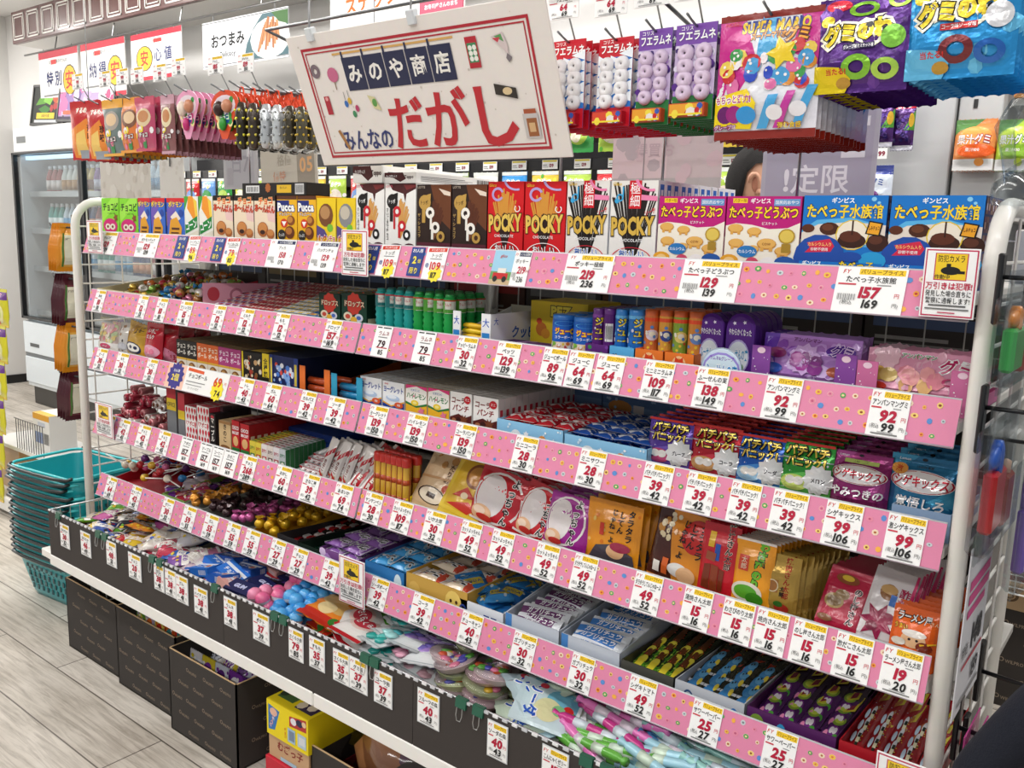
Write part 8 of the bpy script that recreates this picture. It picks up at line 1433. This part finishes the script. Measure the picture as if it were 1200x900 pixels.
for ri, z in enumerate((1.61, 1.835)):
    for i in range(25):
        x = -2.0+i*.149+.07
        if ri == 1 and x < .3: continue
        if tp is None:
            mb = MB('card'); mb.box(-.036, 0, 0, .036, .002, .034, 'f6f6f4'); art(mb, lambda a, b_, n: (a-.036, -n, b_), .072, .034, [q(4, 78, 96, 96, 'd8c83a'), t('139', 62, 40, 48, '8a1a3a', w=48, b=.05), q(6, 40, 34, 48, '666'), q(6, 20, 40, 26, '888')]); tp = mb.build('price_tag'); T(tp, 'small white price card on the black peg rail of the wall rack', 'price tag', 'price cards on the wall rack'); tp.location = (x, 1.494, z)
        else: dup(tp, (x, 1.494, z))
# grey column panel and the rack beyond it
mb = MB('paint'); mb.box(1.80, 1.50, 0, 2.012, 2.05, 2.4, 'b9babb', .003); mb.box(2.018, 1.52, 0, 2.13, 2.05, 2.4, 'bdbebe', .003); mb.box(2.055, 1.518, 1.752, 2.066, 1.521, 1.776, '1a1a1a'); T(mb.build('column_panel'), 'grey steel column panel behind the blue gummy bags', 'column panel')
w3 = EMP('wall_rack', (2.14, 1.56, 0)); T(w3, 'white wall rack by the grey column with orange and green gummy packs', 'rack')
mb = MB('paint'); mb.box(0, .48, 0, 2.2, .5, 2.35, 'd6d4d2'); mb.build('back_panel', w3)
for z in (.56, .84, 1.16, 1.46, 1.78): mb = MB('paint'); mb.box(0, .02, z-.02, 2.2, .48, z, 'd4d2ce', .002); mb.build('shelf_board', w3)
mb = MB('paint')
for i in range(9):
    mb.tube([(.02+i*.05, -.03, .37), (.02+i*.05, -.03, .52)], .0018, 'e8e6e2', 5); mb.tube([(.02, -.03, .37+i*.019), (.6, -.03, .37+i*.019)], .0016 if i % 4 else .003, 'e8e6e2', 5)
mb.build('net_basket', w3)
for i, (c, c2, nm) in enumerate((('c88a4a', '7a3a1c', 'brown'), ('d89a6a', 'e8d8c0', 'tan'), ('8a6a4a', 'd8a83a', 'dark brown'))):
    m_ = carton(.11, .09, .1, c, [q(0, 0, 100, 100, c), o(50, 50, 20, 30, 6, c2), t('おやつ', 50, 84, 16, c2, w=60)]); T(m_.build('snack_box', loc=(2.2+i*.13, 1.57, 1.7805)), '%s snack box on the high shelf beside the grey column' % nm, 'box')
gj = lambda c, c2, c3: [q(0, 0, 100, 100, c), p('5a8a4a', (0, 70), (0, 100), (70, 100), (40, 80)), e(50, 62, 44, 24, c2), q(0, 0, 100, 22, 'e8e8e6'), e(56, 38, 46, 14, c3), t('果汁グミ', 50, 60, 20, 'f6f2ee', w=84, o='b8242c' if c3[0] == 'e' else '1f6a34', ow=.1, b=.05), t('果汁100', 48, 40, 8, 'f8f0e8', w=60), e(66, 16, 12, 8, c2)]
for (a, b_, c, c2, c3, nm) in ((1122, 1170, 'e08a4a', 'f0a050', 'e8601c', 'orange'), (1172, 1214, 'a8c83a', 'c8e04a', '8ab82a', 'green')):
    A = hit(a, 141, 1, 1.46); C = hit(a, 200, 1, 1.46); w = XS(b_, 1.46, A.z)-XS(a, 1.46, A.z)
    for k in range(3):
        if k == 0: ob = bag(w, A.z-C.z, .025, c, gj(c, c2, c3), 'film', .06, seed=k+a).build('fruit_gummy_bag', loc=(A.x+w/2, 1.46, C.z)); T(ob, '%s fruit gummy bag hanging by the grey column, front of line' % nm, 'gummy bag')
        else: dup(ob, (A.x+w/2, 1.46+.03*k, C.z), label='%s fruit gummy bag hanging by the grey column, %s in line' % (nm, ORD[k]))
# black and brown cartons on the floor there
X0 = 2.235
mb = carton(.5, .31, .4, '2e2a28', [q(0, 0, 100, 100, '332e2b')]+[x for i in range(4) for j in range(5) for x in (o(12+i*24+(j % 2)*12, 10+j*19, 1.4, 2.2, .4, '9d8b76'), t('WILPRO', 19+i*24+(j % 2)*12, 9+j*19, 4.6, '8d7d6a', w=10, b=.02))], [q(0, 0, 100, 100, '2a2624')]); T(mb.build('storage_carton', loc=(X0+.25, 1.565, 0)), 'black printed carton on the floor under the brown carton by the net basket', 'carton')
mb = carton(.5, .075, .4, 'a58a68', [q(0, 0, 100, 100, 'a98e6c'), o(12, 56, 5, 26, 1.6, '5a4630'), o(12, 56, 2.5, 14, 1.2, '5a4630'), q(28, 34, 38, 84, '5a4630'), q(30, 40, 36, 78, 'a98e6c'), t('ありがとうございます', 50, 14, 22, '5a4630', w=70, b=.03), q(44, 34, 54, 84, '5a4630')], [q(0, 0, 100, 100, '967a58')]); T(mb.build('storage_carton', loc=(X0+.25, 1.56, .3105)), 'flat brown carton with printed marks on the black carton by the net basket', 'carton')
mb = MB('card')
for i in range(3):
    m_ = carton(.14, .07, .2, ['7a2a2a', 'c8a24a', '2a2a30'][i], [q(0, 0, 100, 100, ['7a2a2a', 'c8a24a', '2a2a30'][i]), t('食品', 50, 50, 34, 'e8e0d0', w=60)]); T(m_.build('snack_box', loc=(2.30+i*.16, 1.60, .3865)), '%s small box behind the white net basket' % ['maroon', 'ochre', 'black'][i], 'box')
# grape gummies hung before the grey panel
pu2 = [q(0, 0, 100, 100, '4a2468'), q(0, 84, 100, 100, 'c8283c'), t('ピュレ', 50, 90, 12, 'fff', w=70, b=.05), dots(22, 5, ['5a3a9a', '3a2a7a', '7a5ab8', '2a1a5a'], 8, 11, 6, 20, 80, 74), p('5aa03a', (60, 40), (100, 80), (100, 40)), e(88, 60, 10, 14, 'e8b83a'), q(0, 0, 100, 10, 'c8c8d4')]
for k, (a, b_, y0, y1) in enumerate(((1019, 1051, 118, 173), (1047, 1073, 118, 176))):
    A = hit(a, y0, 1, 1.42); C = hit(a, y1, 1, 1.42); w = XS(b_, 1.42, A.z)-XS(a, 1.42, A.z)
    T(bag(w, A.z-C.z, .03, '4a2468', pu2, 'foil', .06, seed=k).build('grape_gummy_bag', loc=(A.x+w/2, 1.42+.02*k, C.z)), 'deep purple grape gummy bag hanging before the grey panel, %s' % ['nearer the mauve sign', 'farther from the mauve sign'][k], 'gummy bag')
A = hit(1019, 174, 1, 1.40); mb = MB('card'); mb.box(0, 0, 0, .05, .002, .03, 'f4f4f2'); art(mb, lambda a, b_, n: (a, -n, b_), .05, .03, [t('99', 72, 50, 60, '8a1a3a', w=44, b=.05)]); T(mb.build('price_tag', loc=(A.x, 1.40, A.z-.03)), 'white price card reading 99 under the grape gummy bags', 'price tag')
A = hit(1020, 194, 1, 1.42); C = hit(1020, 244, 1, 1.42); T(bag(.065, A.z-C.z, .03, 'd8e0ec', [q(0, 0, 100, 100, 'd8e0ec'), q(0, 78, 100, 100, '2a3a8a'), t('グミ', 40, 60, 18, '2a4a9a', w=60, b=.05), e(30, 24, 24, 16, '6a2a7a')], 'film', seed=4).build('mint_gummy_bag', loc=(A.x+.035, 1.42, C.z)), 'pale blue and navy gummy bag hanging below the grape ones', 'gummy bag')

# low rack at the picture's edge: yellow packs over a wire stand
lr = EMP('low_rack', (-1.60, .40, 0)); T(lr, 'low white floor rack with a wire stand beyond the baskets', 'rack')
mb = MB('paint'); mb.box(-.3, -.06, .02, .24, .2, .09, 'eceae6', .004); mb.build('plinth', lr)
mb = MB('paint'); mb.box(-.3, .0, .30, .30, .25, .32, 'e4e2de', .002); mb.build('shelf_board', lr)
mb = MB('paint')
for i in range(12): mb.tube([(.02+i*.024, 0, .32), (.02+i*.024, 0, .46)], .0018, '4a4a4c', 5)
mb.tube([(.0, 0, .46), (.30, 0, .46)], .002, '4a4a4c', 5); mb.build('wire_stand', lr)
mb = MB('paint'); mb.box(-.3, .02, .09, -.02, .2, .3, 'b08a5a', .002); mb.build('carton_plinth', lr)
mb = carton(.16, .17, .12, 'e8e6e2', [q(0, 0, 100, 100, 'eceae6'), q(0, 84, 100, 100, 'e8a83a'), q(30, 66, 74, 78, 'c8ccd8'), q(10, 20, 60, 50, '8a9ac0'), barc(64, 20, 92, 50)], [q(0, 0, 100, 100, 'dcdad6')], [q(0, 0, 100, 100, 'f0ece4'), q(0, 0, 100, 30, 'e8c060')]); T(mb.build('snack_box', loc=(-1.44, .45, .3205)), 'white carton with an orange band in the wire stand', 'box')
yp = [q(0, 0, 100, 100, 'd8d02a'), q(0, 72, 100, 92, '6a3a8a'), t('グミ', 50, 82, 16, 'f0a0d0', w=60, b=.05), e(50, 36, 36, 26, 'e8e4a0'), e(50, 36, 22, 16, 'a8c83a'), e(36, 14, 14, 8, 'd8702c'), q(0, 0, 100, 6, 'e8c02a')]
for i in range(6):
    z = .885-i*.165; x = XS(2, .36, z+.08)
    if i == 0: ob = bag(.13, .17, .03, 'd8d02a', yp, 'film', .05, seed=9).build('gummy_bag', loc=(x, .36, z)); T(ob, 'yellow and purple gummy pack, topmost of the hanging column by the fridge', 'gummy bag'); ob['group'] = 'yellow gummy packs in a column'
    else: dup(ob, (x, .36-.004*i, z), label='yellow and purple gummy pack, %s from the top of its column' % ORD[i])

# packs hung on the basket-side wire end
def tp_(me, h):
    for v in me.vertices: v.co.x *= 1-.5*max(0, (v.co.z/h-.5)/.5)
def endpack(y0, y1, w, c, ops, X, Yc, lab, n):
    P = hit(80, y0, 0, X); Q = hit(80, y1, 0, X); h = P.z-Q.z
    for i in range(n):
        if i == 0: ob = bag(w, h, .02, c, ops, 'film', .06, seed=y0).build('bread_stick_pack', loc=(X, Yc, Q.z), rot=(0, 0, PI/2)); tp_(ob.data, h); T(ob, lab+', nearest the rack', 'snack pack')
        else: dup(ob, (X-i*.026, Yc+.004*i, Q.z), label=lab+', %s outwards' % ORD[i])
    mb = MB('paint'); mb.tube([(0, 0, 0), (-.16, 0, 0), (-.17, 0, .012)], .003, '151517', 6); mb.box(-.004, -.012, -.05, .004, .012, .04, '151517', .002); T(mb.build('display_hook', loc=(X+.06, Yc, P.z-.012)), 'black hook holding the %s' % lab, 'hook')
ob1 = lambda c, c2: [q(0, 0, 100, 100, c), q(16, 10, 84, 80, c2), q(30, 14, 70, 76, 'e8e4d0'), barc(34, 20, 66, 70, '555'), q(20, 10, 28, 80, '4a7a3a'), q(0, 92, 100, 100, c)]
for (a, b_, c, c2, lab) in ((262, 318, 'd88a1e', 'e8b04a', 'orange bread stick pack at the top of the wire end'), (322, 381, '4a1a24', '6a3038', 'maroon bread stick pack below the top orange ones'), (378, 436, 'd88a1e', 'e8b04a', 'orange bread stick pack at the middle of the wire end'), (437, 493, '4a1a24', '6a3038', 'maroon bread stick pack lowest on the wire end')):
    endpack(a, b_, .075, c, ob1(c, c2), -.17, .015, lab, 4)

# toys hung on the near wire end
def clam(w, h, d, c1, c2, c3):
    r = EMP('toy_clamshell'); mb = MB('clear'); 
    mb.box(-d/2, 0, 0, d/2, w, h, 'eef2f4:clear', .006); mb.box(-.001, -.006, -.01, .001, w+.006, h+.03, 'eef2f4:clear'); mb.build('clear_shell', r)
    mb = MB('plastic'); mb.box(-d*.3, w*.2, h*.12, d*.3, w*.55, h*.62, c1, .004); mb.lathe([(d*.28, h*.60), (d*.3, h*.64), (d*.3, h*.8), (d*.2, h*.86), (0, h*.86)], c2, 12, (0, w*.36, 0)); mb.ell(0, w*.36, h*.72, d*.25, w*.2, h*.1, c2, 10, 6); mb.build('toy_sweet', r)
    mb = MB('gloss'); mb.box(-d*.32, w*.64, h*.06, d*.32, w*.9, h*.5, c3, .004); mb.lathe([(d*.22, h*.5), (d*.24, h*.6), (0, h*.62)], 'e0b8a0', 10, (0, w*.77, 0)); mb.build('candy_tube', r); return r
HX = [(345, 452, 2.456, -.10, '3ab04a', 'e8881c', 'b83a2c', 'orange and green'), (505, 655, 2.456, -.11, 'd0202c', '2a62c8', '9a3a2c', 'red and blue'), (545, 700, 2.475, .10, '7a4ac0', '9a6ad8', 'a8382c', 'purple'), (352, 470, 2.475, .12, '3a9a8a', '4ab85a', 'c8402c', 'green')]
for (y0, y1, X, Y, c1, c2, c3, nm) in HX:
    P = hit(1165, y0, 0, X); zt = Vector((X, Y, 0)); d_ = Vector(CAM)
    A = hit(pj((X, Y, 1.1))[0], y0, 1, Y); C = hit(pj((X, Y, 1.0))[0], y1, 1, Y)
    ob = clam(.20 if Y < 0 else .12, A.z-C.z, .028, c1, c2, c3); ob.location = (X, Y, C.z); T(ob, '%s toy sweet in a clear shell on the wire end' % nm, 'toy')
    mb = MB('paint'); mb.tube([(0, 0, 0), (.07, 0, 0), (.08, 0, .012)], .0032, '141416', 6); mb.box(-.002, -.011, -.06, .005, .011, .03, '141416', .002); T(mb.build('display_hook', loc=(2.434, Y+.055, A.z+.02)), 'black hook holding the %s toy shell' % nm, 'hook')
A = hit(1133, 655, 0, 2.437); C = hit(1100, 815, 0, 2.437)
mb = MB('card'); hs = A.z-.70; mb.box(0, 0, 0, .0016, .17, hs, 'd9d8dc'); art(mb, lambda a, b_, n: (.0016+n, a, b_), .17, hs, [t('Value', 40, 90, 8, '999', w=60, s_=.2), q(10, 74, 92, 80, 'd04a8a'), q(10, 66, 92, 72, 'd04a8a'), q(10, 58, 80, 63, 'd04a8a'), t('148', 64, 42, 20, '3a3a40', w=60, b=.05), t('特価', 18, 38, 9, '444', w=24), q(10, 28, 92, 30, 'c04050'), t('159', 70, 18, 14, '3a3a40', w=44, b=.04), q(10, 6, 92, 8, '888')]); T(mb.build('price_sign', loc=(2.4345, -.005, .70)), 'grey-white price sign with magenta lines clipped on the near wire end', 'sign')
for k, y in enumerate((.02, .12)):
    mb = MB('paint'); mb.box(-.004, -.012, 0, .006, .012, .03, '14503f', .002); T(mb.build('binder_clip', loc=(2.437, y, A.z-.012)), 'dark green clip at the top of the magenta lined sign, %s' % ['nearer the front post', 'farther from the front post'][k], 'binder clip')
for k in range(5):
    r = EMP('toy_pack', (2.452+.011*k, .015+.006*k, .515-.012*k)); T(r, 'magenta edged toy pack low on the near wire end, %s' % ('nearest the mesh' if k == 0 else '%s outwards' % ORD[k]), 'toy pack', 'magenta toy packs')
    mb = MB('gloss'); mb.box(-.001, 0, 0, .001, .11, .16, 'a83a7a'); art(mb, lambda a, b_, n: (.001+n, a, b_), .11, .16, [q(6, 6, 94, 70, '5a4a8a'), dots(10, k, ['e8c8a0', '3a7ac8', 'e8e0ec', '8a3a2a'], 8, 14, 10, 10, 90, 64), t('だがし', 50, 86, 14, 'f0e8f4', w=80, b=.05)]); mb.build('card', r)
    mb = MB('clear'); mb.box(.001, .012, .012, .008, .098, .11, 'eef0f4:clear', .003); mb.build('clear_bubble', r)
for k, (y, z) in enumerate(((.20, .70), (.06, .665), (.14, .60))):
    mb = MB('paint'); mb.tube([(0, 0, 0), (.085, 0, -.004), (.105, 0, .014)], .0036, '141416', 6); mb.box(-.004, -.012, -.05, .004, .012, .05, '141416', .002); T(mb.build('display_hook', loc=(2.434, y, z)), 'black hook low on the near wire end, %s' % ['free one above the others', 'free one nearest the front post', 'lowest one'][k], 'hook')
# clear swan-neck card holder at the top of the near post
mb = MB('clear'); mb.lathe([(.02, 0), (.024, .01), (.022, .03), (.012, .04)], 'e6eaec:clear', 12); mb.tube([(0, 0, .03), (-.006, -.01, .07), (-.012, -.02, .10), (.0, -.02, .13), (.02, -.02, .15)], [.008, .009, .012, .009, .010], 'e6eaec:clear', 10); mb.tube([(.0, -.02, .04), (.05, -.04, .07)], .007, 'e6eaec:clear', 8); T(mb.build('card_holder', loc=(2.418, .05, 1.425)), 'clear plastic swan-neck card holder clamped on the near white post', 'card holder')

# ================================================================ people
def skin(name, verts, edges, radii, root, c, fin, parent=None, sub=2):
    me = bpy.data.meshes.new(name); me.from_pydata(verts, edges, []); ob = bpy.data.objects.new(name, me); COL.objects.link(ob); me.materials.append(M(c+':'+fin))
    m_ = ob.modifiers.new('skin', 'SKIN'); m_.use_smooth_shade = True
    for i, sv in enumerate(me.skin_vertices[0].data):
        rr = radii[i]; sv.radius = (rr, rr) if not isinstance(rr, tuple) else rr; sv.use_root = (i == root)
    s_ = ob.modifiers.new('sub', 'SUBSURF'); s_.levels = sub; s_.render_levels = sub
    if parent: ob.parent = parent
    return ob
def head_mesh(mb, hz, s=1):
    """head facing +X, centre at height hz"""
    n, m = 24, 18; vs = []; fs = []
    for i in range(m+1):
        tt = PI*i/m
        for k in range(n):
            a = 2*PI*k/n; x = math.sin(tt)*math.cos(a); y = math.sin(tt)*math.sin(a); z = math.cos(tt)
            w = 1-.20*max(0, -z)**1.4; X = x*.098*(1-.10*max(0, -z)); Y = y*.076*w; Z = z*.118
            if x > .3 and abs(y) < .25 and -.35 < z < .12: X += .020*(1-abs(y)/.25)*(1-abs(z+.16)/.3 if abs(z+.16) < .3 else 0)   # nose
            if x > .5 and -.62 < z < -.45 and abs(y) < .35: X += .006                                                              # lips
            if x > .5 and .02 < z < .22 and .18 < abs(y) < .5: X -= .006                                                           # eye hollows
            if x > .2 and z < -.75: X += .012
            vs.append((X*s, Y*s, hz+Z*s))
    for i in range(m):
        for k in range(n): fs.append((i*n+k, (i+1)*n+k, (i+1)*n+(k+1) % n, i*n+(k+1) % n))
    mb.add(vs, fs, 'd9a98c:skin', True)
    for sy in (-1, 1):
        mb.tube([(-.004*s+.016*s*math.cos(a), sy*(.077+.010*math.sin(a*.5))*s, hz+(-.004+.030*math.sin(a))*s) for a in [x*.55-1.4 for x in range(9)]], [.004*s]*2+[.0065*s]*6+[.004*s], 'cf9a7e:skin', 7)
        mb.ell(.0, sy*.076*s, hz-.004*s, .013*s, .006*s, .024*s, 'b87a60:skin', 10, 6); mb.ell(.010*s, sy*.077*s, hz-.026*s, .008*s, .006*s, .010*s, 'd4a084:skin', 8, 5)
        mb.ell(.083*s, sy*.031*s, hz+.010*s, .008*s, .012*s, .006*s, 'f2efec:gloss', 10, 6); mb.ell(.0895*s, sy*.031*s, hz+.010*s, .003*s, .006*s, .0055*s, '2a1a14:gloss', 8, 5)
        mb.tube([(.086*s, sy*.018*s, hz+.028*s), (.088*s, sy*.032*s, hz+.032*s), (.080*s, sy*.046*s, hz+.027*s)], .0026*s, '1c1412:cloth', 5)
    mb.tube([(.083*s, -.02*s, hz-.062*s), (.092*s, 0, hz-.060*s), (.083*s, .02*s, hz-.062*s)], [.003*s, .006*s, .003*s], 'b8685c:skin', 6)
def hair_mesh(mb, hz, s=1, c='120e0d'):
    n, m = 28, 16; vs = []; fs = []
    for i in range(m+1):
        tt = (PI*.60)*i/m
        for k in range(n):
            a = 2*PI*k/n; ca = math.cos(a); u = min(1, max(0, (ca+.42)/.28)); lim = 1-u*(.40+.06*max(ca, 0)); t2 = tt*lim*(1.12 if ca < -.3 else 1)
            x = math.sin(t2)*ca; y = math.sin(t2)*math.sin(a); z = math.cos(t2); f = 1.10+.03*noise.noise(Vector((x*9, y*9, z*9)))
            if abs(ca) < .35 and z < .1: f *= .985
            vs.append((x*.098*f*s-.004*s, y*.078*f*s, hz+z*.118*f*s))
    for i in range(m):
        for k in range(n): fs.append((i*n+k, (i+1)*n+k, (i+1)*n+(k+1) % n, i*n+(k+1) % n))
    mb.add(vs, fs, c+':cloth', True)
def hand(verts, edges, radii, wrist, dirv, side, s=1):
    """five fingers rooted in a palm"""
    d = Vector(dirv).normalized(); sv = Vector(side).normalized(); nrm = d.cross(sv); P = Vector(verts[wrist])
    pm = P+d*.045*s; verts.append(tuple(pm)); radii.append((.030*s, .016*s)); edges.append((wrist, len(verts)-1)); pi_ = len(verts)-1
    for k, (off, L) in enumerate(((-.030, .062), (-.010, .074), (.010, .070), (.028, .056))):
        a = pm+sv*off*s+d*.035*s; prev = pi_
        for j in range(3):
            pt = a+d*(L*s*(j+.0)/3*1.0+.005)+nrm*(-.008*s*j*j); verts.append(tuple(pt)); radii.append(.0085*s-.0008*s*j); edges.append((prev, len(verts)-1)); prev = len(verts)-1
    a = pm-sv*.034*s-d*.01*s; prev = pi_
    for j in range(3):
        pt = a+d*(.018*s*j)-sv*.010*s*j+nrm*(-.004*s*j); verts.append(tuple(pt)); radii.append(.0095*s-.001*s*j); edges.append((prev, len(verts)-1)); prev = len(verts)-1
def person(loc, rz, H, jacket, pants, lab, hair='120e0d', arm=((.06, .30, -.26), (.16, .27, -.46)), el=.25):
    k = H/1.7; r = EMP('person', loc, (0, 0, rz)); T(r, lab, 'person')
    V = lambda x, y, z: (x*k, y*k, z*k)
    verts = [V(0, 0, .95), V(0, 0, 1.12), V(.0, 0, 1.30), V(-.005, 0, 1.42), V(.0, 0, 1.50), V(.012, 0, 1.56)]; edges = [(0, 1), (1, 2), (2, 3), (3, 4), (4, 5)]; radii = [(.15*k, .11*k), (.14*k, .105*k), (.16*k, .115*k), (.10*k, .085*k), .055*k, .052*k]
    hands = []
    for s in (-1, 1):
        i = len(verts); verts += [V(0, s*.19, 1.385), V(.0+arm[0][0]*.4, s*el, 1.12), V(arm[1][0]+.04, s*(el+.01), .92), V(arm[1][0]+.07, s*el, .875)]; radii += [.068*k, .048*k, .036*k, .026*k]; edges += [(3, i), (i, i+1), (i+1, i+2), (i+2, i+3)]; hands.append((i+3, s))
        j = len(verts); verts += [V(0, s*.095, .86), V(.02, s*.10, .48), V(-.01, s*.105, .10), V(.03, s*.108, .045), V(.15, s*.112, .03)]; radii += [.095*k, .065*k, .045*k, .045*k, .034*k]; edges += [(0, j), (j, j+1), (j+1, j+2), (j+2, j+3), (j+3, j+4)]
    for (wi, s) in hands: hand(verts, edges, radii, wi, (.35, 0, -.95), (s*.3, -s*.2 if False else 0.9, .1), k)
    body = skin('body', verts, edges, radii, 0, jacket, 'cloth', r)
    b2 = body; me = b2.data
    for c_ in (pants+':cloth', 'd9a98c:skin', '201c1c:plastic'): me.materials.append(M(c_))
    # clothes as their own shells: trousers, shoes; skin on the hands
    vt = []; et = []; rt = []
    vt += [V(0, 0, .98), V(0, 0, .90)]; rt += [(.158*k, .118*k), (.158*k, .12*k)]; et += [(0, 1)]
    for s in (-1, 1):
        j = len(vt); vt += [V(0, s*.095, .84), V(.02, s*.10, .48), V(-.008, s*.105, .09)]; rt += [.105*k, .076*k, .06*k]; et += [(1, j), (j, j+1), (j+1, j+2)]
    skin('trousers', vt, et, rt, 0, pants, 'cloth', r)
    for s in (-1, 1): mb = MB('plastic'); mb.ell(.06*k, s*.11*k, .04*k, .135*k, .052*k, .042*k, '242022', 14, 8); mb.box(-.07*k, s*.11*k-.045*k, 0, .18*k, s*.11*k+.045*k, .018*k, '141214', .004); mb.build('shoe', r)
    hd = MB('skin'); hd.X = Matrix.Translation((.02*k, 0, 0)); head_mesh(hd, 1.66*k, k*1.0); hd.tube([(-.015*k, 0, 1.47*k), (-.01*k, 0, 1.6*k)], [.056*k, .052*k], 'd4a287:skin', 14); hd.build('head', r)
    hm = MB('cloth'); hm.X = Matrix.Translation((.02*k, 0, 0)); hair_mesh(hm, 1.66*k, k*1.0, hair); hm.build('hair', r)
    for (wi, s) in hands:
        hv = [verts[wi]]; he = []; hr = [.027*k]; hand(hv, he, hr, 0, (.35, 0, -.95), (s*.3, 0.9, .1), k); hr = [tuple(x*1.12 for x in q_) if isinstance(q_, tuple) else q_*1.14 for q_ in hr]; skin('hand', hv, he, hr, 0, 'd9a98c', 'skin', r)
    return r
# the head seen between the hanging packs and the top shelf: a shopper in the next aisle
E_ = hit(867, 214, 1, 1.02)
person((E_.x+.012, 1.10, 0), 0.15, (E_.z)/1.66*1.7, '23232a', '2a2a30', 'black-haired person standing in the next aisle, only ear and hair showing above the cartons')
# someone in a navy jacket close to the near end of the rack
person((2.69, -.13, 0), PI/2, 1.05, '0a1020', '181a22', 'person in a dark navy jacket standing close to the near end of the rack', el=.335)
bpy.data.scenes.remove(_ts)
